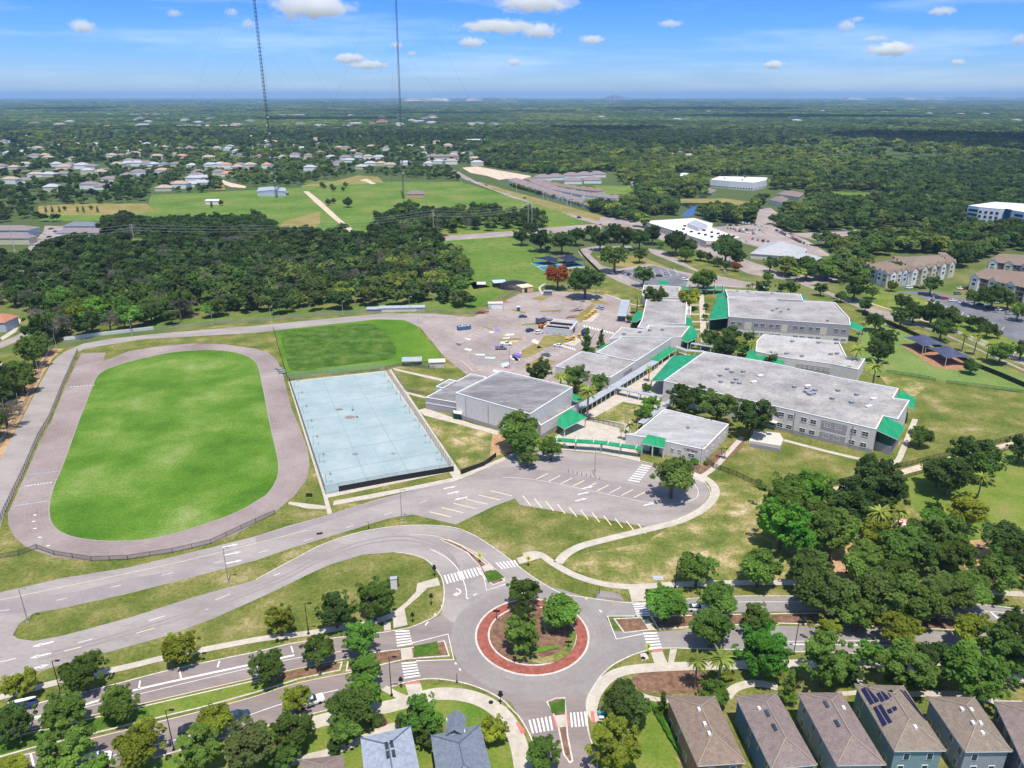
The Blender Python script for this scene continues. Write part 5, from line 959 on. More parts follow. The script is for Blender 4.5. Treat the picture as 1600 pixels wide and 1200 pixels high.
def crown(seed, nl=26, per=170, leafs=.085, core=True, flat=.72, lobe=(.26, .42), shape='oak'):
    "unit crown (radius 1, centred on the origin) built of leafy lobes"
    rr = random.Random(seed); b = MB(); lobes = []
    for i in range(nl):
        if shape == 'cone': z = rr.uniform(-1, .95); a = rr.uniform(0, 2*pi); q = (1-z)*.42*sqrt(rr.random())+.05; c_ = Vector((q*cos(a), q*sin(a), z*1.6)); r = .18+.18*(1-z)/2
        elif shape == 'column': z = rr.uniform(-1, 1); a = rr.uniform(0, 2*pi); q = .25*rr.random(); c_ = Vector((q*cos(a), q*sin(a), z)); r = .35
        elif shape == 'round': c_ = rdir(rr)*rr.uniform(.3, .66); c_.z *= .85; r = rr.uniform(.34, .42)
        else:
            c_ = rdir(rr); c_.z = c_.z*.8+.12; c_ *= rr.uniform(.35, .86); c_.z *= flat; r = rr.uniform(*lobe)
        lobes.append((c_, r))
    if shape == 'oak' and nl > 15:
        for i in range(34): c_ = rdir(rr); c_.z = c_.z*.8+.18; c_ *= rr.uniform(.78, 1.08); c_.z *= flat; lobes.append((c_, rr.uniform(.07, .16)))
    for c_, r in lobes:
        if core and r > .17:
            i = len(b.v); n = 6
            for zz in (-.75, 0, .75):
                for k_ in range(n): q = sqrt(1-zz*zz)*.72*r; a = 2*pi*k_/n+zz; b.v.append((c_.x+q*cos(a), c_.y+q*sin(a), c_.z+zz*.72*r))
            for L in (0, 1):
                for k_ in range(n): b.f.append((i+L*n+k_, i+L*n+(k_+1) % n, i+(L+1)*n+(k_+1) % n, i+(L+1)*n+k_)); b.m.append(0)
            b.f += [tuple(i+2*n+k_ for k_ in range(n)), tuple(i+n-1-k_ for k_ in range(n))]; b.m += [0, 0]
        for _ in range(per if r > .17 else 34):
            d = rdir(rr)
            if d.z < -.35 and rr.random() < .6: d.z = -d.z
            rad = r*rr.uniform(.72, 1.12); nn = (d*.8+Vector((0, 0, .45))+rdir(rr)*.65).normalized(); leaf(b, c_+Vector((d.x, d.y, d.z*.85))*rad, nn, leafs*rr.uniform(.6, 1.25), rr)
    return b.mesh('crown_mesh_%s%d' % (shape, seed), LM['g'])
def bare(seed):
    rr = random.Random(seed); b = MB()
    def br(p, d, L, r, dep):
        q = p+d*L; b.tube(p, q, r, r*.6, 4, cap=False)
        if dep:
            for _ in range(4 if dep > 1 else 5): br(p+d*L*rr.uniform(.5, 1), (d+rdir(rr)*.75).normalized(), L*rr.uniform(.5, .75), r*.5, dep-1)
        else:
            for _ in range(3): leaf(b, q+rdir(rr)*.1, rdir(rr), .035, rr)
    for _ in range(6): d = rdir(rr); d.z = abs(d.z)+.3; br(Vector((0, 0, -.5)), d.normalized(), .55, .045, 3)
    return b.mesh('bare_crown_mesh', LM['x'])
def palmcrown(seed):
    rr = random.Random(seed); b = MB()
    for i in range(46):
        a = rr.uniform(0, 2*pi); up = rr.uniform(-.5, 1); p = Vector((0, 0, 0)); d = Vector((cos(a)*(1.2-max(0, up)*.5), sin(a)*(1.2-max(0, up)*.5), up)).normalized(); w_ = Vector((-sin(a), cos(a), 0))*.11
        for k_ in range(5):
            q = p+d*.23; i0 = len(b.v); f0, f1 = (.4, 1, 1.1, .8, .4, 0)[k_], (.4, 1, 1.1, .8, .4, 0)[k_+1]
            b.v += [tuple(p-w_*f0+Vector((0, 0, -.04*f0))), tuple(p), tuple(q), tuple(q-w_*f1+Vector((0, 0, -.04*f1)))]; b.v += [tuple(p+w_*f0+Vector((0, 0, -.04*f0))), tuple(q+w_*f1+Vector((0, 0, -.04*f1)))]
            b.f += [(i0, i0+1, i0+2, i0+3), (i0+1, i0+4, i0+5, i0+2)]; b.m += [0, 0]; p = q; d = (d+Vector((0, 0, -.24))).normalized()
    return b.mesh('palm_crown_mesh', LM['p'])
CR = dict(oak=[crown(i, 17, 230, .066, True, .85, (.2, .34)) for i in range(5)]+[crown(i, 22, 200, .07) for i in (5, 6)], cone=[crown(20, 34, 110, .07, True, 1, shape='cone')], round=[crown(30, 40, 110, .07, shape='round')], palm=[palmcrown(1), palmcrown(2)], bare=[bare(4), bare(5)], open=[crown(i, 20, 150, .075, False, .85, (.2, .32)) for i in (40, 41, 42)])
def trunkmesh(seed, limbs=5, r=.045):
    rr = random.Random(seed); b = MB(); b.tube((0, 0, -.02), (.01, 0, .38), r, r*.7, 7); b.tube((.01, 0, .37), (0, .01, .72), r*.7, r*.3, 6)
    for i in range(limbs): a = 2*pi*i/limbs+rr.uniform(-.3, .3); z = rr.uniform(.3, .45); m_ = Vector((cos(a)*.16, sin(a)*.16, z+.16)); b.tube((0, 0, z), m_, r*.5, r*.32, 5); b.tube(m_, m_+Vector((cos(a)*.14, sin(a)*.14, .18)), r*.32, r*.1, 4)
    return b.mesh('trunk_mesh', BARK)
TK = [trunkmesh(i) for i in range(3)]; TKP = MB(); TKP.tube((0, 0, 0), (.02, 0, .5), .035, .028, 7); TKP.tube((.02, 0, .5), (0, 0, 1), .028, .03, 7); TKP = TKP.mesh('palm_trunk_mesh', BARKW)
TN = 0
def tree(x, y, r, k='g', label=None, group=None, world=False, name='tree', shape=None, cat='tree', sq=None):
    "x, y, r: crown centre and half-width in photo pixels (or metres in world)"
    global TN; TN += 1; rr = random.Random(TN*13+1)
    shape = shape or dict(p='palm', x='bare', c='cone', R='round').get(k, 'oak'); mk = dict(c='g', R='d').get(k, k)
    hf, vf, hc = dict(oak=(2.0, .82, .6), palm=(3.6, .8, .86), bare=(2.2, 1, .62), cone=(4.1, 1.6*.62, .53), round=(2.0, .9, .55), open=(2.3, .95, .6), column=(3, 1, .5))[shape]
    if world: rm = r; base = Vector((x, y, 0)); 
    else:
        z = 5.0
        for _ in range(6): p = U(x, y, z); rm = r/ppm(p); z = rm*hf*hc
        base = Vector((p.x, p.y, 0))
    Ht = rm*hf
    t = thing(name, tuple(base), label or 'tree', cat, group)
    cm = rr.choice(CR[shape]); o = link('crown', cm, t, (0, 0, Ht*hc), rr.uniform(0, 6.28)); s = rm*1.03; o.scale = (s*rr.uniform(.94, 1.06), s*rr.uniform(.94, 1.06), s*(1 if shape in ('palm', 'bare', 'round') else vf/.82*rr.uniform(.92, 1.1) if shape != 'cone' else .98))
    if sq: o.scale[2] *= sq
    if cm.materials[0] != LM[mk]: o.material_slots[0].link = 'OBJECT'; o.material_slots[0].material = LM[mk]
    tm = TKP if shape == 'palm' else TK[TN % 3]; q = link('trunk', tm, t, (0, 0, 0), rr.uniform(0, 6)); q.scale = (Ht,)*3 if shape != 'palm' else (Ht*.9, Ht*.9, Ht*.86)
    return t
KN = dict(d='dark green', g='mid green', y='yellow-green', l='bright green', o='dull olive', f='pale flowering', b='vivid green', p='palm', x='grey leafless', r='rust orange', c='narrow conical', R='clipped round')
def trees(place, group, L):
    "a row of trees; the labels count along the row from the left of the photo"
    L = sorted(L, key=lambda q: q[0]); cnt = {}
    for q in L: cnt[q[3]] = cnt.get(q[3], 0)+1
    idx = {}
    for q in L:
        k_ = q[3]; i = idx.get(k_, 0); idx[k_] = i+1; n = cnt[k_]; w_ = 'palm' if k_ == 'p' else KN[k_]+' tree'
        lab = f'{w_} {place}' if n == 1 else f'leftmost {w_} {place}' if i == 0 else f'rightmost {w_} {place}' if i == n-1 else f'{ORD[i]} {w_} from the left {place}'
        tree(q[0], q[1], q[2], k_, lab, group, name='palm_tree' if k_ == 'p' else 'tree')
trees('on the verge north of the western boulevard', 'street trees north of the western boulevard', [(31, 1069, 24, 'y'), (130, 1048, 33, 'g'), (283, 1010, 27, 'y'), (437, 970, 24, 'y'), (524, 953, 28, 'd'), (584, 937, 32, 'g')])
trees('in the planted median of the western boulevard', 'median trees of the western boulevard', [(101, 1111, 32, 'g'), (186, 1098, 29, 'g'), (24, 1126, 30, 'd'), (418, 1040, 28, 'g'), (495, 1017, 26, 'g'), (562, 997, 28, 'l')])
trees('on the verge south of the western boulevard', 'street trees south of the western boulevard', [(104, 1168, 38, 'g'), (220, 1160, 36, 'y'), (334, 1126, 27, 'y'), (462, 1092, 23, 'y'), (306, 1172, 36, 'g'), (568, 1047, 27, 'l'), (550, 1105, 34, 'g'), (566, 1085, 28, 'l'), (20, 1200, 22, 'y')])
trees('in the gardens at the bottom of the picture', 'garden trees west of the south street', [(390, 1165, 40, 'f'), (456, 1142, 32, 'g'), (524, 1168, 13, 'd'), (658, 1120, 32, 'l'), (630, 1127, 13, 'd'), (773, 1140, 21, 'y'), (540, 1140, 26, 'g'), (672, 1150, 20, 'o'), (150, 1205, 26, 'l'), (445, 1180, 24, 'g')])
trees('on the roundabout island', 'trees on the roundabout island', [(818, 925, 25, 'g'), (815, 993, 30, 'g'), (875, 955, 29, 'l')])
tree(817, 955, 19, 'd', 'small dark tree between the two larger trees at the island left side', 'trees on the roundabout island')
trees('beside the south street', 'trees beside the south street', [(847, 1178, 28, 'g'), (977, 1100, 36, 'd'), (957, 1165, 40, 'y')])
trees('close to the brown walled house', 'shrubby trees round the brown walled house', [(1036, 1097, 12, 'c'), (1113, 1084, 24, 'l'), (1235, 1068, 16, 'c'), (1090, 1032, 18, 'p'), (1127, 1028, 22, 'p')])
trees('on the verge north of the eastern boulevard', 'street trees north of the eastern boulevard', [(1090, 887, 29, 'g'), (1187, 887, 30, 'g'), (1043, 940, 31, 'l'), (1120, 935, 31, 'g'), (1270, 890, 34, 'o'), (1290, 925, 42, 'o'), (1353, 887, 28, 'g'), (1553, 903, 32, 'g'), (1372, 925, 40, 'o'), (1424, 938, 42, 'g'), (1474, 930, 42, 'o'), (1510, 918, 34, 'g'), (1340, 955, 32, 'g'), (1400, 900, 30, 'g')])
trees('in the median of the eastern boulevard', 'median trees of the eastern boulevard', [(1113, 980, 32, 'g'), (1183, 967, 25, 'g'), (1290, 985, 24, 'y'), (1407, 985, 31, 'y'), (1520, 988, 33, 'y')])
trees('on the verge south of the eastern boulevard', 'street trees south of the eastern boulevard', [(1190, 1020, 42, 'b'), (1290, 1033, 42, 'g'), (1415, 1040, 42, 'g'), (1460, 1035, 33, 'd'), (1530, 1050, 46, 'l'), (1580, 1020, 42, 'g'), (1405, 1062, 22, 'd'), (1330, 1045, 20, 'd'), (1590, 975, 26, 'd'), (1360, 1020, 20, 'l')])
trees('in the park clump below the classroom building', 'park trees below the classroom building', [(1372, 738, 32, 'd'), (1376, 764, 40, 'd'), (1337, 777, 33, 'd'), (1272, 765, 30, 'b'), (1242, 767, 28, 'g'), (1215, 772, 30, 'g'), (1222, 818, 38, 'b'), (1252, 836, 35, 'b'), (1302, 832, 42, 'g'), (1325, 792, 32, 'd'), (1370, 832, 24, 'y'), (1412, 850, 37, 'g'), (1442, 832, 26, 'g'), (1476, 838, 34, 'g'), (1492, 866, 30, 'g'), (1440, 864, 30, 'd'), (1510, 797, 28, 'y'), (1465, 810, 20, 'l'), (1458, 795, 13, 'd'), (1375, 800, 18, 'p'), (1407, 799, 14, 'p'), (1392, 808, 13, 'p'), (1355, 865, 24, 'g'), (1225, 790, 26, 'g'), (1290, 800, 28, 'g')])
trees('on the lawn right of the park clump', 'park trees on the right hand lawn', [(1485, 741, 32, 'd'), (1522, 711, 34, 'd'), (1468, 737, 24, 'd'), (1537, 725, 26, 'g'), (1558, 713, 12, 'p'), (1535, 745, 13, 'p'), (1578, 845, 34, 'd'), (1562, 882, 25, 'g'), (1596, 700, 22, 'd'), (1440, 680, 17, 'g'), (1590, 880, 30, 'd')])
tree(809, 670, 30, 'g', 'broad mid green tree at the corner of the gymnasium', 'trees round the plaza'); tree(820, 690, 26, 'g', 'lower leafy tree hugging the large tree by the gymnasium', 'trees round the plaza')
trees('between the front parking lot and the plaza', 'trees round the plaza', [(824, 715, 15, 'o'), (861, 700, 18, 'g')])
tree(1051, 742, 34, 'o', 'large olive tree in the turning loop before the school office', 'trees round the plaza')
trees('in the courtyard beside the gymnasium', 'courtyard trees', [(844, 580, 20, 'd'), (876, 588, 12, 'p'), (899, 589, 21, 'o'), (919.5, 611, 16, 'p'), (936, 598, 15, 'g'), (1016, 632, 14, 'l'), (1005, 645, 14, 'l'), (984, 664, 9, 'p'), (971, 672, 5, 'p'), (978, 674, 5, 'p'), (1010, 606, 8, 'o')])
trees('in front of the long classroom building', 'trees before the classroom building', [(1072, 623, 27, 'd'), (1122, 635, 28, 'o'), (1177, 650, 31, 'd'), (1098, 620, 20, 'd')])
trees('beside the gate of the fenced front lawn', 'palms beside the gate', [(1128, 699, 6, 'p'), (1134, 701, 6, 'p')])
trees('near the cafeteria block', 'trees near the cafeteria block', [(917, 533, 13, 'c'), (940, 527, 8, 'c'), (996, 464, 9, 'p'), (1022, 462, 17, 'o'), (1078, 464, 17, 'y'), (984, 497, 6, 'g'), (1034, 463, 10, 'o'), (1015, 576, 7, 'p'), (1060, 556, 5, 'y')])
trees('between the two classroom buildings', 'trees between the classroom buildings', [(1111, 528, 15, 'd'), (1143, 521, 14, 'd'), (1171, 525, 10, 'g'), (1134, 542, 20, 'd'), (1175, 535, 8, 'p'), (1203, 561, 12, 'd'), (1162, 545, 10, 'g'), (1101, 495, 5, 'o'), (1104, 478, 5, 'o')])
trees('beside the playground', 'playground trees', [(1375, 547, 18, 'd'), (1382, 529, 20, 'd'), (1369, 502, 14, 'd'), (1340, 546, 12, 'p'), (1368, 572, 15, 'p'), (1518, 571, 13, 'R'), (1350, 506, 6, 'p')])
trees('in the verge between the playground and the apartments', 'roadside trees by the playground', [(1315, 462, 9, 'g'), (1353, 476, 10, 'g'), (1364, 456, 10, 'g'), (1410, 470, 12, 'o'), (1409, 495, 15, 'd'), (1429, 487, 17, 'd'), (1457, 488, 19, 'd'), (1472, 513, 18, 'd'), (1484, 495, 19, 'd'), (1508, 523, 9, 'p'), (1517, 501, 10, 'g'), (1531, 505, 12, 'd'), (1544, 513, 13, 'd'), (1560, 521, 7, 'o'), (1527, 528, 9, 'p'), (1547, 538, 9, 'p'), (1565, 550, 17, 'g'), (1597, 545, 15, 'g'), (1337, 445, 22, 'g'), (1456, 444, 15, 'd'), (1525, 463, 14, 'o'), (1553, 461, 20, 'd'), (1577, 468, 14, 'd'), (1592, 485, 14, 'g'), (1394, 446, 8, 'y'), (1330, 425, 10, 'g'), (1505, 402, 14, 'd'), (1400, 436, 7, 'l')])
trees('beyond the rear parking lot', 'trees beyond the rear lot', [(872, 429, 19, 'r'), (915, 438, 25, 'd'), (815, 368, 13, 'd'), (845, 373, 17, 'd'), (878, 376, 18, 'd'), (856, 388, 5, 'l'), (961, 400, 22, 'o'), (938, 374, 15, 'd'), (1000, 398, 11, 'o'), (975, 371, 17, 'd'), (1006, 430, 16, 'g'), (1100, 436, 19, 'g'), (1057, 376, 19, 'd'), (1077, 383, 13, 'd'), (1072, 396, 11, 'g'), (1095, 398, 8, 'o'), (1107, 401, 7, 'o'), (1122, 408, 8, 'o'), (1135, 413, 8, 'g'), (1150, 416, 7, 'r'), (1135, 388, 20, 'd'), (1152, 400, 14, 'd'), (1170, 446, 6, 'p'), (1176, 444, 5, 'p'), (1192, 448, 12, 'g'), (1032, 381, 6, 'l'), (1200, 432, 8, 'g'), (1220, 448, 8, 'g'), (1236, 449, 12, 'g'), (1283, 451, 10, 'd'), (1262, 421, 15, 'g'), (1292, 421, 15, 'g'), (1246, 411, 8, 'g'), (1204, 411, 12, 'o'), (900, 367, 14, 'd'), (960, 362, 14, 'd'), (1000, 372, 16, 'd'), (1020, 365, 14, 'd'), (925, 362, 12, 'g'), (830, 357, 12, 'd')])
# ornamental shrubs near the front
def bush(x, y, r, k, label, group=None, sc=(1, 1, .8)):
    p = U(x, y); rm = r/ppm(p); o = link('shrub', random.Random(x+y).choice(CR['round']), None, (p.x, p.y, rm*.6), 0, label, 'shrub', group); o.scale = (rm*sc[0], rm*sc[1], rm*sc[2])
    o.material_slots[0].link = 'OBJECT'; o.material_slots[0].material = LM[k]
for x, y, l in ((608, 910, 'upper left'), (619, 907, 'upper right'), (611, 918, 'lower left'), (620, 915, 'lower right')): bush(x, y, 5, 'd', l+' dark shrub of the four round the white utility post', 'shrubs round the utility post')
bush(1085, 725, 8, 'b', 'vivid green clipped shrub under the lettering of the school office'); bush(1103, 726, 5, 'o', 'olive shrub at the corner of the school office')
bush(1125, 1062, 16, 'y', 'low yellow-green hedge in front of the two palms', sc=(1.6, .7, .35)); bush(590, 1130, 14, 'd', 'dark groundcover shrub beside the garden path')
bush(598, 1131, 8, 's', 'dark red shrub under the street tree by the slate roofed house'); bush(440, 1175, 16, 's', 'dark red shrub beside the garden footpath', sc=(1.4, .8, .6))
b = link('hedge', CR['round'][0], None, U(1045, 1140, .7), .35, 'narrow bright green hedge along the brown walled house', 'hedge'); b.scale = (1, 9, .9); b.rotation_euler[2] = .27; b.material_slots[0].link = 'OBJECT'; b.material_slots[0].material = LM['b']
for i in range(16): x = 352+0*i
L = [(503, 288, 5), (507, 291, 4), (518, 290, 4), (521, 294, 5), (536, 295, 4), (540, 288, 5), (513, 315, 6), (521, 313, 5), (543, 315, 9), (586, 333, 4), (345, 316, 5), (330, 318, 3), (71, 326, 3), (81, 326, 3), (92, 326, 3), (101, 325, 4), (121, 326, 3), (130, 326, 3), (142, 324, 4), (152, 326, 3)]
for i, (x, y, r) in enumerate(sorted(L)): tree(x, y, r*.9, 'd' if r > 3 else 'o', f'small dark bush in the tower meadow, {ordinal(i, len(L))}', 'bushes in the tower meadow', name='bush', shape='round' if r > 3 else 'cone', cat='bush')
# ---- the wood beyond the track: countable front trees, and the mass behind them
WOOD = [(-120, 760), (-120, 380), (40, 445), (150, 405), (165, 352), (200, 345), (240, 362), (245, 393), (330, 385), (420, 350), (430, 390), (500, 382), (575, 372), (600, 345), (660, 345), (690, 375), (735, 440), (738, 484), (700, 479), (640, 477), (560, 482), (480, 489), (400, 492), (300, 505), (200, 517), (130, 527), (100, 532), (78, 540), (55, 590), (30, 640), (0, 690)]
HOLES = [[(-20, 365), (60, 350), (105, 350), (95, 380), (45, 415), (-20, 410)], [(60, 350), (165, 350), (160, 385), (90, 385)], [(-60, 482), (48, 482), (60, 515), (45, 575), (20, 610), (-60, 620)], [(196, 374), (240, 376), (238, 393), (200, 390)], [(-10, 430), (30, 428), (30, 450), (-10, 450)], [(35, 425), (65, 425), (62, 442), (35, 442)]]
def scatter(poly, sp, seed, holes=()):
    rr = random.Random(seed); P = [U(x, y) for x, y in poly]; Hs = [[U(x, y) for x, y in h] for h in holes]; x0, x1 = min(p.x for p in P), max(p.x for p in P); y0, y1 = min(p.y for p in P), max(p.y for p in P); out = []
    y = y0
    while y < y1:
        x = x0
        while x < x1:
            q = (x+rr.uniform(-.5, .5)*sp, y+rr.uniform(-.5, .5)*sp)
            if inpoly(q[0], q[1], P) and not any(inpoly(q[0], q[1], h) for h in Hs): out.append(q)
            x += sp
        y += sp
    return out
wd = scatter(WOOD, 9.2, 3, HOLES); wd.sort(key=lambda q: q[1]-.15*abs(q[0])); rr = random.Random(9)
NEAR = 118; WOODREST = wd[NEAR:]+scatter([(590, 347), (640, 326), (665, 340), (700, 335), (760, 333), (850, 342), (862, 356), (700, 364), (650, 366), (600, 362)], 10, 5)+scatter([(180, 352), (330, 352), (410, 345), (420, 352), (330, 372), (240, 362), (200, 358)], 9, 6)
for i, (x, y) in enumerate(wd[:NEAR]):
    f = rr.random(); px_front = i < 60
    k_ = 'x' if f < .14 else 'y' if f < .2 else 'b' if f < .26 and px_front else 'r' if .5 < f < .508 and x > -100 else rr.choice('ddggoolg')
    tree(x, y, rr.uniform(4.2, 6.8), k_, {'x': 'grey leafless tree in the wood beyond the track', 'y': 'yellow-green tree in the wood beyond the track', 'b': 'vivid green tree low on the near edge of the wood', 'r': 'rust coloured tree in the wood beyond the track', 'd': 'dark green tree in the wood beyond the track', 'g': 'mid green tree in the wood beyond the track', 'o': 'dull olive tree in the wood beyond the track', 'l': 'bright green tree in the wood beyond the track'}[k_], {'x': 'leafless', 'y': 'yellow-green', 'b': 'vivid green', 'r': 'rust', 'd': 'dark green', 'g': 'mid green', 'o': 'dull olive', 'l': 'bright green'}[k_]+' trees of the wood beyond the track', world=True, shape='open' if k_ not in 'x' and rr.random() < .3 else None)
# ---- forest masses: geometry-node scatter of leafy crowns standing on real ground points
def gn_scatter(name, pts, label, srcs):
    "pts: (x, y, radius, kind index)"
    me = bpy.data.meshes.new(name); me.from_pydata([(p[0], p[1], p[2]*p[4]) for p in pts], [], [])
    for an, tp, vals in (('sc', 'FLOAT_VECTOR', None), ('idx', 'INT', [p[3] for p in pts]), ('rot', 'FLOAT', [rr.uniform(0, 6.28) for p in pts])):
        a = me.attributes.new(an, tp, 'POINT')
        if an == 'sc': a.data.foreach_set('vector', [v for p in pts for v in (p[2]*rr.uniform(.9, 1.15), p[2]*rr.uniform(.9, 1.15), p[2]*p[5])])
        else: a.data.foreach_set('value', vals)
    o = link(name, me, label=label, cat='forest' if 'forest' in name else 'wood', kind='stuff')
    ng = bpy.data.node_groups.new(name+'_scatter', 'GeometryNodeTree'); ng.interface.new_socket('Geometry', in_out='INPUT', socket_type='NodeSocketGeometry'); ng.interface.new_socket('Geometry', in_out='OUTPUT', socket_type='NodeSocketGeometry')
    N, Lk = ng.nodes, ng.links; gi, go = N.new('NodeGroupInput'), N.new('NodeGroupOutput'); ip = N.new('GeometryNodeInstanceOnPoints'); ci = N.new('GeometryNodeCollectionInfo'); ci.inputs[0].default_value = srcs; ci.inputs[1].default_value = True; ci.inputs[2].default_value = True
    mp_ = N.new('GeometryNodeMeshToPoints')
    def at(nm_, ty):
        n_ = N.new('GeometryNodeInputNamedAttribute'); n_.data_type = ty; n_.inputs[0].default_value = nm_; return n_.outputs[0]
    cx = N.new('ShaderNodeCombineXYZ'); Lk.new(at('rot', 'FLOAT'), cx.inputs[2]); er = N.new('FunctionNodeEulerToRotation'); Lk.new(cx.outputs[0], er.inputs[0])
    Lk.new(gi.outputs[0], mp_.inputs[0]); Lk.new(mp_.outputs[0], ip.inputs[0]); Lk.new(ci.outputs[0], ip.inputs[2]); ip.inputs[3].default_value = True; Lk.new(at('idx', 'INT'), ip.inputs[4]); Lk.new(er.outputs[0], ip.inputs[5]); Lk.new(at('sc', 'FLOAT_VECTOR'), ip.inputs[6]); Lk.new(ip.outputs[0], go.inputs[0])
    md = o.modifiers.new('scatter', 'NODES'); md.node_group = ng; return o
def lumat(name, a):
    "distant foliage: tone shifts from stand to stand"
    m = leafmat(name, a, rnd=.42); return m
FM = [lumat('forest_dark', (.042, .076, .02)), lumat('forest_green', (.065, .115, .025)), lumat('forest_olive', (.082, .125, .032)), lumat('forest_bright', (.13, .175, .034)), LM['x']]
src = bpy.data.collections.new('crown_sources'); k_ = 0
for m_ in FM[:4]:
    for sd in (60, 61):
        c_ = crown(sd+k_, 13, 34, .17, True, .8, (.3, .46)).copy(); c_.materials.clear(); c_.materials.append(m_); o = bpy.data.objects.new('s%02d' % k_, c_); src.objects.link(o); k_ += 1
xm = CR['bare'][0]; o = bpy.data.objects.new('s08', xm); src.objects.link(o)
def lump(seed, m_):
    rr2 = random.Random(seed); b = MB()
    for i in range(60): d = rdir(rr2); p = Vector((d.x*rr2.random()**.5, d.y*rr2.random()**.5, 0)); p.z = rr2.uniform(-.2, .25)*(1.2-p.length); n_ = (Vector((0, 0, 1))+rdir(rr2)*.8).normalized(); leaf(b, p+Vector((0, 0, .1)), n_, .2, rr2)
    for i in range(26):
        d = rdir(rr2)*.8; c_ = Vector((d.x, d.y, 0)); r = .2; j = len(b.v)
        b.v += [(c_.x+r*cos(a*pi/2.5), c_.y+r*sin(a*pi/2.5), -.5) for a in range(5)]+[(c_.x, c_.y, .25)]
        b.f += [(j+a, j+(a+1) % 5, j+5) for a in range(5)]; b.m += [0]*5
    return b.mesh('stand_mesh', m_)
src2 = bpy.data.collections.new('stand_sources')
for i, m_ in enumerate(FM[:4]): o = bpy.data.objects.new('t%d' % i, lump(i, m_)); src2.objects.link(o)
rr = random.Random(21)
def kidx(x, y):
    n_ = noise.noise(Vector((x*.0016, y*.0016, 3)))+rr.uniform(-.45, .45); g_ = 0 if n_ < -.12 else 1 if n_ < .14 else 2 if n_ < .36 else 3
    return g_*2+rr.randrange(2)
gn_scatter('woodland', [(x, y, rr.uniform(4.2, 6.6), 8 if rr.random() < .1 else kidx(x, y), 1.15, rr.uniform(.85, 1.1)) for x, y in WOODREST], 'dense mixed wood behind the countable trees beyond the track', src)
# where no forest stands
CLEAR = [[(60, 322), (230, 316), (235, 303), (345, 300), (345, 280), (352, 282), (390, 292), (470, 290), (500, 282), (560, 272), (600, 275), (720, 283), (700, 262), (725, 256), (840, 272), (850, 276), (960, 268), (980, 300), (1005, 312), (960, 325), (905, 322), (940, 335), (1020, 362), (1000, 350), (1000, 340), (1090, 335), (1160, 372), (1120, 380), (1145, 400), (1240, 440), (1340, 445), (1400, 440), (1345, 412), (1400, 398), (1480, 396), (1500, 420), (1560, 395), (1760, 395), (1760, 1400), (-300, 1400), (-300, 480), (0, 470), (700, 470), (735, 440), (690, 372), (640, 372), (560, 372), (500, 375), (430, 372), (420, 350), (330, 345), (240, 348), (165, 345), (60, 346)],
         [(1020, 312), (1060, 309), (1135, 309), (1180, 318), (1170, 333), (1110, 330), (1080, 341), (1055, 336), (1062, 322)], [(1298, 299), (1390, 301), (1385, 311), (1335, 318), (1290, 315)], [(1198, 280), (1268, 280), (1268, 288), (1203, 288)], [(922, 288), (1005, 290), (985, 305), (940, 306)], [(1108, 352), (1200, 348), (1262, 374), (1300, 402), (1290, 426), (1165, 424), (1130, 374)], [(1100, 276), (1205, 274), (1208, 311), (1150, 318), (1100, 312)], [(1195, 298), (1262, 296), (1262, 332), (1195, 332)], [(1050, 270), (1095, 270), (1095, 284), (1050, 284)], [(1340, 360), (1440, 352), (1440, 366), (1340, 372)], [(1290, 366), (1330, 362), (1330, 374), (1290, 376)], [(1500, 340), (1660, 350), (1660, 366), (1500, 356)], [(1185, 324), (1206, 324), (1232, 346), (1200, 352), (1180, 350)], [(-20, 350), (165, 345), (160, 385), (95, 385), (40, 415), (-20, 410)], [(40, 198), (-10, 216), (-10, 220), (45, 203)], [(1225, 365), (1425, 357), (1300, 384)], WOOD]
CW = [[(U(x, y).x, U(x, y).y) for x, y in q] for q in CLEAR]; BB = [(min(p[0] for p in q), max(p[0] for p in q), min(p[1] for p in q), max(p[1] for p in q)) for q in CW]
HS = {}
for x, y in sub:
    p = U(x, y, 4)
    for dx in (-1, 0, 1):
        for dy in (-3, -2, -1, 0, 1): HS.setdefault((int(p.x//30)+dx, int(p.y//30)+dy), []).append((p.x, p.y))
def clear(x, y):
    for q, (a, b_, c_, d) in zip(CW, BB):
        if a < x < b_ and c_ < y < d and inpoly(x, y, q): return True
    for hx, hy in HS.get((int(x//30), int(y//30)), ()):
        if abs(x-hx) < 13 and -(22+min(60, hy*.03)) < y-hy < 10: return True
    return False
def fill(y0, y1, sp, rad, sup=1.0):
    out = []; y = y0
    while y < y1:
        hw = y*.74+60; x = -hw
        while x < hw:
            q = (x+rr.uniform(-.5, .5)*sp, y+rr.uniform(-.5, .5)*sp)
            p_ = .97 if noise.noise(Vector((q[0]*.004, q[1]*.004, 0))) > -.35 else .8
            if q[0] < -60 and 700 < q[1] < 2300: p_ = .44
            if noise.noise(Vector((q[0]*.0021, q[1]*.0014, 7))) > .42: p_ = .12
            if rr.random() < p_ and not clear(*q): out.append((q[0], q[1], rad*rr.uniform(.72, 1.3)*(.72 if p_ == .44 else 1), kidx(*q), 1.1, rr.uniform(.7, 1.0)))
            x += sp
        y += sp
    return out
pts = fill(330, 1500, 9.5, 6.0)+fill(1500, 2800, 13.5, 9)
for p in pts[:]:
    pass
gn_scatter('forest', pts, 'wide green forest and suburb trees stretching beyond the school', src)
pts2 = [(x, y, r, k_//2 % 4, .35, .55) for x, y, r, k_, _, _ in fill(2800, 6000, 24, 17)]+[(x, y, r, k_//2 % 4, .22, .35) for x, y, r, k_, _, _ in fill(6000, 13000, 62, 45)]+[(x, y, r, k_//2 % 4, .12, .2) for x, y, r, k_, _, _ in fill(13000, 30000, 190, 130)]
gn_scatter('distant_forest', pts2, 'flat dark forest running to the horizon', src2)
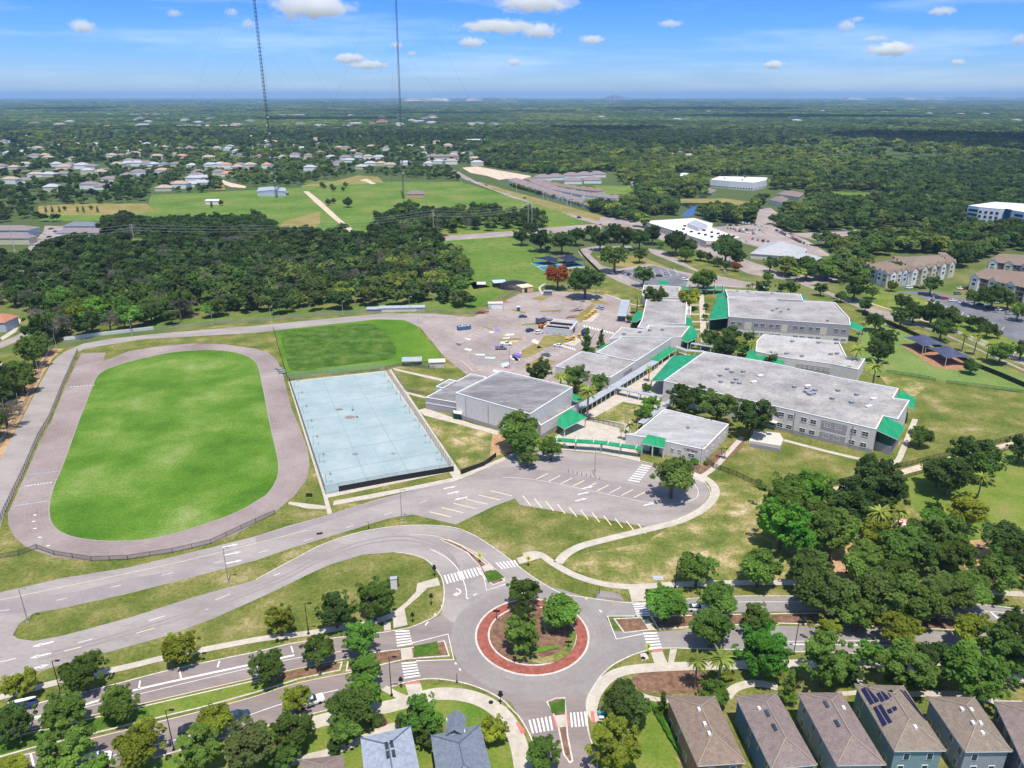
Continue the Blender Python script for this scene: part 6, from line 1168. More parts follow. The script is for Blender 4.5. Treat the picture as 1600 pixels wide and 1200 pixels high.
# hedge strip of the highway
h_ = []
for a in [U(800+i*1.25, 291+i*.365) for i in range(110)]:
    for q in range(2): h_.append((a.x+rr.uniform(-2, 2), a.y+rr.uniform(-3, 3), rr.uniform(2.2, 3.2), kidx(a.x, a.y), .9, .9))
gn_scatter('hedgerow', h_, 'continuous dark hedge between the highway and the townhouses', src)['category'] = 'hedge'
# ---------------------------------------------------------------- radio towers
TW1, TW2 = plain('tower_steel', (.06, .065, .08), .5, .3), plain('tower_pale_steel', (.5, .5, .5), .5)
def mast(px, top, w_, hgt, label, dishes, seed):
    B = U(*px); z = hgt; P = Vector((B.x, B.y, 0)); tx = top
    t = thing('radio_tower', tuple(P), label, 'radio tower'); rr = random.Random(seed); b = MB(); sh_ = Vector((tx, 0, 0))
    A = [Vector((w_/1.73*cos(a), w_/1.73*sin(a), 0)) for a in (pi/2, pi*7/6, pi*11/6)]
    n = int(hgt/(w_*1.3))
    for k_ in range(n):
        z0, z1 = hgt*k_/n, hgt*(k_+1)/n; s0, s1 = sh_*(z0/hgt), sh_*(z1/hgt)
        for i in range(3):
            a, c_ = A[i], A[(i+1) % 3]; b.tube(a+s0+Vector((0, 0, z0)), a+s1+Vector((0, 0, z1)), .15, n=4, cap=False)
            b.tube(a+s0+Vector((0, 0, z0)), c_+s1+Vector((0, 0, z1)), .09, n=3, cap=False); b.tube(a+s1+Vector((0, 0, z1)), c_+s1+Vector((0, 0, z1)), .09, n=3, cap=False)
    b.obj('lattice', TW1, t); b = MB()
    for k_ in range(int(hgt/4)):
        z_ = 70+k_*4
        if z_ > hgt: break
        if dishes: s = sh_*(z_/hgt); b.box((s.x, s.y-.2, z_), (w_*1.75, .5, .5), .3*(k_ % 2))
    if b.v: b.obj('antenna_bays', TW1, t)
    for k_ in range(9 if dishes else 3):
        z_ = 20+k_*9 if dishes else 30+k_*14; s = sh_*(z_/hgt); sd_ = -1 if k_ % 2 else 1; b = MB(); b.tube((s.x+sd_*w_*.55, s.y-1.4, z_), (s.x+sd_*w_*.55, s.y-2.0, z_), 1.0, 1.0, 10); b.obj('dish', TW2, t)
    b = MB()
    for a in (pi/2+.25, pi*7/6+.25, pi*11/6+.25):
        for q in (.35, .65, .98): s = sh_*q; b.tube((s.x, s.y, hgt*q), (cos(a)*150, sin(a)*150, 0), .05, n=3, cap=False)
    b.obj('guy_wires', TW1, t)
mast((431.5, 309), 0, 2.2, 262, 'guyed lattice radio tower with dense antennas beside the pale blue metal building', True, 1)
mast((630.5, 311), 3.6, 1.8, 262, 'slimmer guyed lattice radio tower beside the peach walled house, the right of two', False, 2)
# ---------------------------------------------------------------- poles, lamps, wires
def pole(name, base, top, label, m, r=.11, lampm=None, arm=0, group=None, cat='lamp post', head=True):
    B = U(*base); d = base[1]-top[1]; hh = 6.0
    for _ in range(8):   # height whose top meets the photographed length
        T = Vector((B.x, B.y, hh)); yy = 600-F*((T-Vector((0, 0, H))).dot(Vector((0, sin(TH), cos(TH)))))/((T-Vector((0, 0, H))).dot(Vector((0, cos(TH), -sin(TH))))); hh *= d/max(1, base[1]-yy)
    t = thing(name, tuple(B), label, cat, group); b = MB(); b.tube((0, 0, 0), (0, 0, hh), r, r*.65, 8); b.box((0, 0, .15), (r*5, r*5, .3)); b.obj('post', m, t)
    if head:
        b = MB()
        for s in ((1,) if not arm else (-1, 1) if arm == 2 else (1,)): b.tube((0, 0, hh), (s*.9, 0, hh+.15), .06, .05, 5); b.box((s*1.1, 0, hh+.15), (.9, .38, .18))
        b.obj('lamp_head', lampm or m, t)
    return t, hh
GP = plain('grey_pole', (.33, .3, .28), .7); CP = plain('concrete_pole', (.5, .47, .43), .8)
def lamps(L, m, kind, place, group, r=.11, **k):
    L = sorted(L, key=lambda q: q[0][0])
    for i, (b_, t_) in enumerate(L): pole('street_lamp', b_, t_, (f'{kind} {place}' if len(L) == 1 else f'{kind} {place}, {ordinal(i, len(L))}'), m, r, None, 0, group, **k)
lamps([((44, 973), (31, 920)), ((357, 910), (350, 856)), ((628, 813), (627, 766)), ((757, 727), (757, 690)), ((929, 742), (932, 700)), ((1093, 736), (1095, 697))], GP, 'tall grey lamp post', 'by the school front road', 'grey lamp posts by the school front road', .13)
lamps([((95, 1083), (80, 1033)), ((272, 1172), (263, 1110)), ((482, 991), (478, 943)), ((612, 1087), (603, 1027)), ((1055, 918), (1059, 875)), ((1240, 1022), (1247, 967)), ((1556, 1012), (1560, 978))], BLK, 'black lamp post', 'along the boulevard', 'black lamp posts along the boulevard')
lamps([((34, 648), (26, 614)), ((62, 590), (55, 563)), ((88, 543), (84, 521))], CP, 'pale pole', 'leaning over the side road left of the track', 'pale poles left of the track', head=False)
lamps([((207, 527), (203, 500)), ((332, 507), (331, 488)), ((424, 503), (422, 479)), ((536, 492), (535, 471)), ((640, 488), (640, 464)), ((654, 507), (653, 486))], CP, 'pale lamp pole', 'along the edge of the wood', 'pale lamp poles along the wood edge')
lamps([((796, 576), (796, 543)), ((851, 456), (851, 441)), ((931, 462), (931, 449)), ((907, 490), (907, 470)), ((787, 486), (787, 474)), ((916, 464), (916, 452))], GP, 'slim lamp post', 'in the rear parking lot', 'lamp posts of the rear lot')
lamps([((1019, 397), (1019, 377)), ((1054, 412), (1055, 392)), ((1103, 420), (1104, 402)), ((1385, 477), (1386, 457)), ((1502, 511), (1505, 486)), ((1493, 542), (1496, 516)), ((1224, 434), (1225, 417))], GP, 'slim lamp post', 'along the divided highway', 'lamp posts along the highway')
lamps([((1322, 895), (1325, 871)), ((1521, 875), (1524, 858))], BLK, 'dark path lamp', 'in the park under the trees', 'park path lamps')
lamps([((1119, 735), (1120, 712)), ((977, 661), (977, 645))], GP, 'short grey lamp post', 'beside the school footpaths', 'short lamps by the school')
ut = {}
for i, (b_, t_, l) in enumerate((((23, 392), (15, 352), 'tall white utility pole standing on the townhouse street'), ((212, 390), (206, 350), 'tall white utility pole rising out of the wood'), ((678, 372), (678, 328), 'tall white utility pole beside the cross road'), ((825, 360), (827, 317), 'taller of the paired utility poles beyond the cross road'), ((831, 356), (831, 319), 'shorter of the paired utility poles beyond the cross road'), ((886, 336), (885, 305), 'left pole of the pair on the highway verge nearest the trees'), ((891, 340), (891, 308), 'right pole of the pair on the highway verge nearest the trees'), ((849, 316), (849, 296), 'left pole of the middle pair on the highway verge'), ((856, 319), (856, 298), 'right pole of the middle pair on the highway verge'), ((807, 302), (806, 287), 'single pole at the far end of the highway verge'), ((1507, 302), (1511, 285), 'left pale pylon pole in the forest above the office block'), ((1513, 303), (1518, 286), 'right pale pylon pole in the forest above the office block'), ((1404, 284), (1407, 271), 'left pole of the distant pair in the right hand forest'), ((1412, 285), (1415, 272), 'right pole of the distant pair in the right hand forest'), ((1152, 275), (1153, 262), 'lone thin pole behind the white three storey building'), ((720, 283), (720, 263), 'thin pole at the corner of the tower meadow'))):
    t, h1 = pole('utility_pole', b_, t_, l, CP, .28, head=False, cat='utility pole'); ut[i] = (t.location.copy(), h1); b = MB()
    if i < 10:
        for q in (.86, .93, .995): b.box((0, 0, h1*q), (3.2, .2, .2), .4)
        b.obj('crossarm', CP, t)
def wire(a, c_, dz=(0, -2.2, -4.4), label='', sag=3):
    b = MB(); (p, h0), (q, h1) = a, c_
    for z in dz:
        pr = None
        for i in range(13):
            f = i/12; v = Vector((p.x+(q.x-p.x)*f, p.y+(q.y-p.y)*f, h0+(h1-h0)*f+z-.5-sag*4*f*(1-f)))
            if pr is not None: b.tube(pr, v, .07, n=3, cap=False)
            pr = v
    b.obj('power_lines', TW2, label=label, cat='power line')
wire(ut[0], ut[1], label='three overhead power lines over the townhouse street'); wire(ut[1], ut[2], label='three overhead power lines crossing in front of the tower meadow', sag=6); wire(ut[2], ut[3], label='three overhead power lines along the cross road')
wire(ut[3], ut[5], label='power lines between the pole pairs beside the highway')
# ---------------------------------------------------------------- signs and small street furniture
SY = plain('fluorescent_yellow', (.72, .75, .02), .5)
def sign(base, kind, label, h=2.4, group=None):
    p = U(*base); t = thing('road_sign' if kind != 'bollard' else 'bollard', tuple(p), label, 'road sign' if kind != 'bollard' else 'bollard', group); b = MB(); b.tube((0, 0, 0), (0, 0, h+.5), .07, .06, 6); b.box((0, 0, .3), (.3, .3, .6)); b.obj('post', BLK, t); b = MB()
    if kind == 'diamond':
        b.v = [(x, y, h+z) for y in (-.09, -.13) for x, z in ((0, -.75), (.75, 0), (0, .75), (-.75, 0))]; b.f = [(0, 1, 2, 3), (7, 6, 5, 4), (0, 4, 5, 1), (1, 5, 6, 2), (2, 6, 7, 3), (3, 7, 4, 0)]; b.m = [0]*6; o = b.obj('panel', SY, t)
        b = MB(); b.box((0, -.15, h+.28), (.16, .03, .16)); b.box((0, -.15, h+.05), (.2, .03, .3)); b.box((-.1, -.15, h-.25), (.1, .03, .32), 0); b.box((.12, -.15, h-.25), (.1, .03, .32), 0); b.obj('walker_symbol', BLK, o)
        b = MB(); b.box((0, -.11, h-.95), (.8, .04, .3)); b.obj('arrow_plate', SY, t)
    elif kind == 'round': b.tube((0, .05, h), (0, -.05, h), .55, .55, 12); b.box((0, -.02, h+.75), (.7, .06, .5)); b.obj('panel', BLK, t)
    elif kind == 'plate': b.box((0, 0, h+.1), (.9, .07, .8)); b.box((0, 0, h+.75), (.5, .07, .35)); b.obj('panel', BLK, t)
    elif kind == 'arrow': b.box((0, 0, h), (1.6, .08, .5)); b.obj('panel', BLK, t)
sign((750, 879), 'diamond', 'yellow diamond pedestrian crossing sign in the mulch splitter island'); sign((825.5, 884), 'diamond', 'yellow diamond pedestrian crossing sign beside the upper footpath corner'); sign((1012, 1023), 'diamond', 'yellow diamond crossing sign seen edge on by the eastern crossing')
sign((679, 900), 'round', 'black round backed sign on the inner kerb of the curved road'); sign((674, 945), 'plate', 'black sign in the grass wedge left of the roundabout'); sign((782, 1100), 'round', 'black sign cluster on the south-west kerb of the roundabout'); sign((776, 968), 'arrow', 'black arrow board on the left of the brick apron'); sign((888, 1012), 'arrow', 'pale arrow board at the right of the planted island', 1.6)
for b_, l in (((645, 972), 'thin dark marker post by the western ramp'), ((714, 1067), 'thin dark marker post on the grass below the western splitter island'), ((627, 1074), 'thin dark marker post by the lower western ramp'), ((936, 930), 'thin dark marker post above the roundabout on the verge'), ((1010, 936), 'thin dark marker post right of the upper eastern ramp'), ((576, 826), 'thin post on the grass strip below the court')): sign(b_, 'plate' if 'ramp' in l else 'bollard', l, 1.9)
p = U(616, 920); t = thing('utility_cabinet', tuple(p), 'tall white utility post with four shrubs round its foot', 'utility post'); b = MB(); b.box((0, 0, 1.6), (1.6, 1.0, 3.2), .1); b.obj('body', WHT, t); b = MB(); b.box((0, 0, 3.25), (1.8, 1.2, .12), .1); b.obj('cap', GMT, t)
p = U(950, 934); b = MB(); b.v = [(p.x-3.2, p.y-.6, .02), (p.x+4, p.y-1.4, .02), (p.x+3.2, p.y+1.2, .02), (p.x-2.4, p.y+2.4, .02), (p.x-2.4, p.y-.3, .8), (p.x+2.4, p.y-1, .6), (p.x+1.5, p.y+.8, .9), (p.x-1.6, p.y+1.6, .9)]; b.f = [(0, 1, 5, 4), (1, 2, 6, 5), (2, 3, 7, 6), (3, 0, 4, 7), (4, 5, 6, 7)]; b.m = [0]*5; b.obj('drain_inlet', M['patch'], label='grey concrete storm drain inlet in the upper right kerb', cat='drain')
p = U(1028, 904); t = thing('electrical_box', tuple(p), 'pale utility slab with bluish lid on the lawn above the eastern crossing', 'utility box'); b = MB(); b.box((0, 0, .1), (2.6, 1.6, .2)); b.obj('slab', M['conc'], t); b = MB(); b.box((0, 0, .26), (1.8, 1, .14)); b.obj('lid', plain('bluish_lid', (.4, .45, .58)), t)
for x, y, l in ((1005, 1029, 'dark round drain lid on the pale pad by the eastern ramp'), (767, 1098, 'dark round drain lid in the south-west footpath')): p = U(x, y); b = MB(); b.tube((p.x, p.y, .1), (p.x, p.y, .16), .5, .5, 12); b.obj('manhole_cover', BLK, label=l, cat='drain lid')
p = U(499.5, 834); b = MB(); b.box((p.x, p.y, .12), (1.6, .9, .1), .25)
for q in range(5): b.box((p.x-.6+q*.3, p.y+(q-2)*.07, .18), (.12, .7, .03), .25)
b.obj('speed_plate', BLK, label='black rubber plate lying on the school front road', cat='rubber plate')
p = U(483, 776); t = thing('bench', tuple(p), 'small dark bench on the grass between the track and the court', 'bench'); b = MB(); b.box((0, 0, .45), (2, .5, .08)); b.obj('seat', BLK, t); b = MB(); b.box((0, .3, .75), (2, .06, .5)); b.obj('backrest', BLK, t)
for s in (-1, 1): b = MB(); b.box((s*.8, 0, .2), (.1, .45, .4)); b.obj('leg', BLK, t)
for i, (x, y) in enumerate(((437, 578), (440, 581), (442, 584))): p = U(x, y); b = MB(); b.box((p.x, p.y, .6), (3.4, .6, .1), -.3); b.box((p.x, p.y+.6, 1.0), (3.4, .6, .1), -.3); b.box((p.x-1.5, p.y, .4), (.1, 1.4, .8), -.3); b.box((p.x+1.5, p.y, .4), (.1, 1.4, .8), -.3); b.obj('bleacher', STL, label=('far', 'middle', 'near')[i]+' one of three small steel bleachers by the track fence', cat='bleacher', group='bleachers')
for i in range(8): x, y = 888+i*7, 738+i*1.6; p = U(x, y); t = thing('bollard', tuple(p), f'small post in the front parking lot, {ordinal(i, 8)} of the line', 'bollard', 'posts in the front parking lot'); b = MB(); b.tube((0, 0, 0), (0, 0, 1.1), .07, .07, 6); b.obj('post', BLK, t); b = MB(); b.box((0, 0, .12), (.4, .4, .24)); b.obj('foot', M['patch'], t)
# basketball hoops
def hoop(x, y, side, label):
    p = U(x, y); t = thing('basketball_hoop', tuple(p), label, 'basketball hoop', 'basketball hoops on the court'); b = MB(); b.tube((0, 0, 0), (0, 0, 3.3), .08, .08, 6); b.tube((0, 0, 3.3), (side*1.5, 0, 3.5), .07, .06, 5); b.obj('post', STL, t); b = MB(); b.box((side*1.55, 0, 3.45), (.08, 1.5, 1)); b.obj('backboard', TW2, t)
    b = MB(); n = 10
    for a in range(n): a0_, a1_ = 2*pi*a/n, 2*pi*(a+1)/n; b.tube((side*1.9+.24*cos(a0_), .24*sin(a0_), 3.1), (side*1.9+.24*cos(a1_), .24*sin(a1_), 3.1), .03, n=3)
    b.obj('rim', BLK, t)
for i in range(7):
    v = (i+.5)/7; q = cq(.03, v); 
    for s, uu in ((1, .03), (-1, .97)):
        q = cq(uu, v); dx = 1
        p = q; t0 = None
        px_ = (p.x*F/(p.y*cos(TH)+H*sin(TH))+800, 0); 
        yy = 600-F*((Vector((p.x, p.y, -H))).dot(Vector((0, sin(TH), cos(TH)))))/((Vector((p.x, p.y, -H))).dot(Vector((0, cos(TH), -sin(TH)))))
        hoop(px_[0], yy, s, f'basketball hoop on the {"left" if s > 0 else "right"} side of the court, {ORD[i]} from the far end')
for x, y, l in ((551, 641, 'far'), (558, 652, 'near')): p = U(x, y); t = thing('net_post', tuple(p), l+' volleyball post in the middle of the court', 'net post'); b = MB(); b.tube((0, 0, 0), (0, 0, 2.6), .06, .06, 6); b.obj('post', STL, t); b = MB(); b.tube((0, 0, 0), (0, 0, .25), .45, .4, 10); b.obj('base', BLK, t)
# ---------------------------------------------------------------- fences
def seethrough(name, c_, a):
    m = plain(name, c_); m.blend_method = 'HASHED' if hasattr(m, 'blend_method') else None; t = m.node_tree; o = [n for n in t.nodes if n.type == 'OUTPUT_MATERIAL'][0]; p = t.nodes['Principled BSDF']; mxs = nd(t, 'ShaderNodeMixShader'); tr = nd(t, 'ShaderNodeBsdfTransparent'); mxs.inputs[0].default_value = a
    t.links.new(tr.outputs[0], mxs.inputs[1]); t.links.new(p.outputs[0], mxs.inputs[2]); t.links.new(mxs.outputs[0], o.inputs[0]); return m
CL = seethrough('chain_link_wire', (.1, .1, .11), .42); CLL = seethrough('pale_chain_link', (.3, .3, .3), .3); CLG = seethrough('green_chain_link', (.03, .12, .06), .4); PK = seethrough('picket_mesh', (.1, .07, .05), .5)
def fence(px, h, label, m, pm, sp=3.0, solid=False, name='fence'):
    P = [v.to_2d() for v in W(px)]; t = thing(name, (0, 0, 0), label, 'fence'); b = MB(); pb = MB()
    for a, c_ in zip(P, P[1:]):
        d = c_-a; L = d.length; d = d/L; n = max(1, int(L/sp)); an = atan2(d.y, d.x)
        if solid: b.box(((a.x+c_.x)/2, (a.y+c_.y)/2, h/2+.02), (L, .06, h-.05), an)
        else: b.poly([(a.x, a.y, .05), (c_.x, c_.y, .05), (c_.x, c_.y, h-.03), (a.x, a.y, h-.03)])
        pb.box(((a.x+c_.x)/2, (a.y+c_.y)/2, h), (L, .07, .07), an)
        for i in range(n+1): q = a+d*(L*i/n); pb.box((q.x, q.y, h/2), (.1, .1, h), an)
    b.obj('mesh_panel', m, t); pb.obj('posts_and_rail', pm, t)
fence([(122, 550), (100, 600), (78, 655), (60, 685), (40, 732), (8, 800), (-6, 830)], 1.8, 'long dark fence between the side road and the running track', CL, BLK, 2.2)
fence([(58, 858), (85, 868), (143, 877), (200, 875), (270, 864), (330, 850), (400, 817), (430, 804)], 1.5, 'low dark chain link fence round the near end of the track', CL, BLK, 4)
fence([(58, 858), (30, 868), (0, 873)], 1.5, 'short dark fence running off left from the track corner', CL, BLK, 4)
fence([(452, 597), (470, 652), (490, 715), (509, 773)], 3, 'tall dark fence between the track and the ball court', CL, BLK, 3)
fence([(509, 773), (530, 768), (620, 751), (709, 736)], 3, 'tall chain link fence along the near end of the ball court', CLL, GP, 4)
fence([(530, 768.4), (620, 751.5), (709, 736.5)], 1.9, 'black windscreen along the foot of the court fence', BLK, BLK, 4, True)
fence([(603, 580), (650, 650), (705, 733)], 3, 'tall grey fence along the building side of the court', CL, STL, 3)
fence([(450, 594), (520, 586), (600, 577)], 3, 'grey chain link fence between the court and the practice field', CLL, STL, 3)
fence([(427, 514), (436, 548), (450, 594)], 1.8, 'dark fence between the practice field and the track', CL, BLK, 3)
fence([(600, 577), (623, 572), (680, 577)], 1.5, 'fence along the near right corner of the practice field', CL, STL, 3)
fence([(613, 580), (634, 612)], 1.5, 'short dark fence beside the footpath from the court', CL, STL, 3)
fence([(637, 612), (663, 616)], 1.5, 'short fence beside the small gymnasium lawn', CL, STL, 3)
fence([(720, 741), (738, 735), (757, 728), (775, 714)], 1.7, 'curved black windscreen between the grass and the front road', BLK, BLK, 3, True)
fence([(100, 541), (160, 527), (300, 510), (420, 502), (520, 492), (600, 486), (685, 487), (743, 492), (765, 484), (790, 466), (812, 453)], 2, 'long grey chain link fence behind the loop road', CLL, STL, 5)
fence([(84, 540), (60, 588), (36, 640), (0, 700)], 2, 'pale grey fence under the trees left of the side road', CLL, STL, 3)
fence([(100, 532), (160, 524), (240, 515)], 1.8, 'white fence at the foot of the wood', WHT, WHT, 3, True)
fence([(1113, 731), (1150, 744), (1197, 767)], 1.8, 'dark picket fence from the school office down to the trees', PK, BLK, 2.5)
fence([(1297, 760), (1340, 749), (1407, 731), (1500, 708), (1585, 686), (1620, 678)], 1.8, 'dark picket fence behind the park trees', PK, BLK, 2.5)
fence([(1410, 748), (1440, 740), (1500, 722), (1610, 695)], 1.4, 'second lower picket fence along the sandy path by the park', PK, BLK, 2.5)
fence([(1536, 812), (1546, 824), (1556, 838)], 1.5, 'short brown fence at the right of the park', PK, plain('brown_post', (.2, .13, .1)), 2.5)
fence([(1385, 582), (1450, 593), (1461, 596)], 1.5, 'green chain link fence left of the playground gate gap', CLG, GRD, 3); fence([(1478, 599), (1540, 606), (1620, 618)], 1.5, 'green chain link fence right of the playground gate gap', CLG, GRD, 3)
fence([(1346, 492), (1390, 508), (1430, 526), (1470, 547), (1520, 572), (1560, 588), (1620, 614)], 2.2, 'black screened fence between the playground and the roadside footpath', BLK, BLK, 3, True)
fence([(905, 392), (912, 402), (925, 415), (935, 425)], 2, 'dark screened fence beside the curved entry road', BLK, BLK, 3, True)
fence([(912, 656), (935, 661), (975, 671)], 1.8, 'dark picket fence across the back of the plaza', PK, BLK, 2)
fence([(1103, 722), (1115, 731)], 1.8, 'small gate panel at the corner of the school office', PK, BLK, 1.2)
path([(1300, 766), (1345, 757), (1410, 738), (1500, 714), (1600, 690)], 3, 'sandy_path', Z['l2'], M['sand'])
# ---------------------------------------------------------------- vehicles
def car_mesh(kind):
    "body lofted from cross-sections; returns meshes of one vehicle, length along +X"
    Ln, Wd = dict(sedan=(4.7, 1.85), suv=(4.8, 1.95), pickup=(5.7, 2.0), van=(6.5, 2.2))[kind]
    prof = dict(sedan=[(-1, .55, .75), (-.93, .3, .92), (-.55, .28, .98), (.45, .28, .95), (.85, .3, .82), (1, .4, .6)], suv=[(-1, .5, 1.0), (-.95, .32, 1.1), (.45, .3, 1.08), (.88, .32, .98), (1, .45, .7)], pickup=[(-1, .5, 1.0), (-.96, .4, 1.12), (.4, .4, 1.12), (.9, .42, 1.05), (1, .5, .8)], van=[(-1, .5, 1.2), (-.97, .35, 1.35), (.75, .35, 1.3), (.93, .4, 1.05), (1, .5, .7)])[kind]
    cab = dict(sedan=(-.78, -.48, .12, .48, 1.42), suv=(-.96, -.86, .18, .5, 1.72), pickup=(-.22, -.12, .22, .48, 1.78), van=(-.97, -.93, .55, .82, 2.3))[kind]
    b = MB(); n = len(prof)
    for x, lo, hi in prof:
        wf = .86 if abs(x) == 1 else 1
        for y, z in ((-1*wf, lo), (-1*wf, (lo+hi)*.55), (-.9*wf, hi), (.9*wf, hi), (1*wf, (lo+hi)*.55), (1*wf, lo)): b.v.append((x*Ln/2, y*Wd/2, z))
    for i in range(n-1):
        for k_ in range(6): b.f.append((i*6+k_, (i+1)*6+k_, (i+1)*6+(k_+1) % 6, i*6+(k_+1) % 6)); b.m.append(0)
    b.f += [tuple(range(6)), tuple(reversed(range((n-1)*6, n*6)))]; b.m += [0, 0]
    x0, x1, x2, x3, zt = [c_*Ln/2 if i < 4 else c_ for i, c_ in enumerate(cab)]; zb = .9 if kind == 'sedan' else 1.05
    if kind == 'pickup':
        for s in (-1, 1): b.box((-Ln*.31, s*Wd*.45, 1.22), (Ln*.36, .08, .3))
    b.box(((x1+x2)/2, 0, zt), (x2-x1, Wd*.74, .07)); body = b.mesh('vehicle_body_'+kind); g = MB(); i = 0
    g.v = [(x0, -Wd*.44, zb), (x3, -Wd*.44, zb), (x3, Wd*.44, zb), (x0, Wd*.44, zb), (x1, -Wd*.37, zt), (x2, -Wd*.37, zt), (x2, Wd*.37, zt), (x1, Wd*.37, zt)]; g.f = [(0, 1, 5, 4), (1, 2, 6, 5), (2, 3, 7, 6), (3, 0, 4, 7), (4, 5, 6, 7)]; g.m = [0]*5
    w_ = MB(); w_.tube((0, -.12, 0), (0, .12, 0), .35, .35, 12); w_.poly([(.35*cos(a*pi/6), -.12, .35*sin(a*pi/6)) for a in range(12)]); r_ = MB(); r_.tube((0, -.15, 0), (0, .15, 0), .2, .2, 8)
    h_ = MB(); h_.box((0, 0, 0), (.1, .4, .16))
    return body, g.mesh('vehicle_glass_'+kind, GLS), w_.mesh('wheel_mesh', plain('tyre_rubber', (.02, .02, .02), .8)), h_.mesh('headlight_mesh', WHT), Ln, Wd
CM = {k_: car_mesh(k_) for k_ in ('sedan', 'suv', 'pickup', 'van')}
for v in CM.values(): v[0].materials.append(WHT)
CC = dict(white=(.8, .8, .79), black=(.02, .02, .024), silver=(.42, .43, .45), grey=(.16, .17, .18), navy=(.03, .05, .12), red=(.4, .02, .02), blue=(.06, .14, .32), tan=(.35, .3, .22), maroon=(.2, .02, .04))
CMAT = {}
for k_, c_ in CC.items(): CMAT[k_] = mat(k_+'_car_paint', [c_, k3(c_, 1.1)], 1, .3, 0, .5)
def car(px, ang, col, kind, label, group, far=False, name='parked_car', cat='car'):
    p = U(*px); body, gl, wh, hl, Ln, Wd = CM[kind]; t = thing(name, (p.x, p.y, .08), label, cat, group, rz=ang)
    o = link('body', body, t); o.material_slots[0].link = 'OBJECT'; o.material_slots[0].material = CMAT[col]; link('windows', gl, t)
    if not far:
        for sx in (-1, 1):
            for sy in (-1, 1): link('wheel', wh, t, (sx*Ln*.31, sy*(Wd/2-.1), .35))
        for sy in (-1, 1): link('headlight', hl, t, (Ln/2-.08, sy*Wd*.33, .66))
    return t
bw = atan2((U(400, 1042)-U(217, 1085)).y, (U(400, 1042)-U(217, 1085)).x)
car((38, 1106), bw, 'navy', 'suv', 'dark car with a white kayak on its roof under the leftmost verge trees', 'cars parked along the western boulevard')
p = U(44, 1103, 2.1); b = MB(); n = 12
for i in range(n+1):
    x = (i/n-.5)*5; r_ = .42*sqrt(max(0, 1-(x/2.55)**2))+.02
    for k_ in range(6): b.v.append((x, r_*cos(k_*pi/3), .2+r_*.55*sin(k_*pi/3)+.04*x*x*.3))
for i in range(n):
    for k_ in range(6): b.f.append((i*6+k_, (i+1)*6+k_, (i+1)*6+(k_+1) % 6, i*6+(k_+1) % 6)); b.m.append(0)
link('kayak', b.mesh('kayak_hull', WHT), None, (U(38, 1106).x, U(38, 1106).y, 1.85), bw, 'white kayak strapped on the dark car at the leftmost verge trees', 'kayak')
car((28, 1140), bw, 'silver', 'suv', 'silver car parked among the median trees at the left edge', 'cars parked along the western boulevard')
car((153, 1190), bw, 'white', 'suv', 'white car at the bottom edge of the picture beside the south verge', 'cars parked along the western boulevard')
car((485, 1100), bw+.1, 'white', 'pickup', 'white pickup truck parked beyond the yellow-green street tree', 'cars parked along the western boulevard')
car((371, 1124), bw+.05, 'navy', 'suv', 'dark blue car parked between two street trees', 'cars parked along the western boulevard'); car((299, 1142), bw, 'black', 'sedan', 'black car mostly hidden under the yellow-green tree', 'cars parked along the western boulevard')
car((1088, 953), 0, 'white', 'sedan', 'white car on the eastern boulevard glimpsed between the trees', None); car((1437, 924), 0, 'white', 'sedan', 'white car hidden under the olive trees of the eastern boulevard', None)
for px, a, c_, k_, l in (((783, 546), .02, 'grey', 'pickup', 'dark grey pickup truck in the rear lot beside a white car'), ((791, 539), -.03, 'white', 'pickup', 'white pickup truck behind the dark grey one in the rear lot'), ((828, 518), .7, 'navy', 'suv', 'navy car behind the white sedan by the modular building'), ((843, 521), .7, 'white', 'suv', 'white sedan at the left corner of the modular building'), ((872, 541.5), 2.6, 'white', 'sedan', 'white car in the staff stalls below the modular building'), ((853, 556), 2.5, 'grey', 'sedan', 'dark grey car in the staff stalls beside the hedge'), ((938, 483), 2.3, 'silver', 'suv', 'silver car beside the yellow utility carts pad'), ((817, 496), .1, 'navy', 'sedan', 'low navy covered car alone in the rear lot'), ((982, 430), 1.2, 'navy', 'suv', 'navy car in the visitor lot left of the round tree'), ((1030, 432), .2, 'black', 'sedan', 'black car in the visitor lot right of the round tree'), ((1041, 428.5), .2, 'silver', 'sedan', 'silver car beside the black one in the visitor lot'), ((1070, 438), -.5, 'white', 'suv', 'white car at the right end of the visitor lot'), ((1132, 426), 1.4, 'silver', 'suv', 'silver car on the verge by the highway'), ((696, 369), .1, 'red', 'suv', 'red car driving on the cross road'), ((665, 370.5), .1, 'white', 'sedan', 'white car on the cross road left of the red one'), ((905, 341), -.7, 'black', 'suv', 'black car on the highway beside the hedge')): car(px, a, c_, k_, l, None)
ap = [((1420, 451), 'white'), ((1432, 450), 'black'), ((1441, 451), 'black'), ((1467, 466.5), 'navy'), ((1476, 467.5), 'red'), ((1489, 471), 'white'), ((1504, 474.5), 'white'), ((1514, 473), 'silver'), ((1531, 477), 'black'), ((1546, 481.5), 'navy'), ((1560, 485), 'white'), ((1501, 452), 'white'), ((1509, 452), 'maroon'), ((1496, 460), 'grey'), ((1560, 474), 'silver'), ((1577, 491), 'silver')]
for i, (px, c_) in enumerate(sorted(ap)): car(px, .1 if px[1] < 462 or px[0] > 1400 else .5, c_, 'sedan' if i % 3 else 'suv', f'{c_} car parked before the apartment buildings, {ordinal(i, len(ap))}', 'cars parked before the apartments')
rr = random.Random(77); cl = []
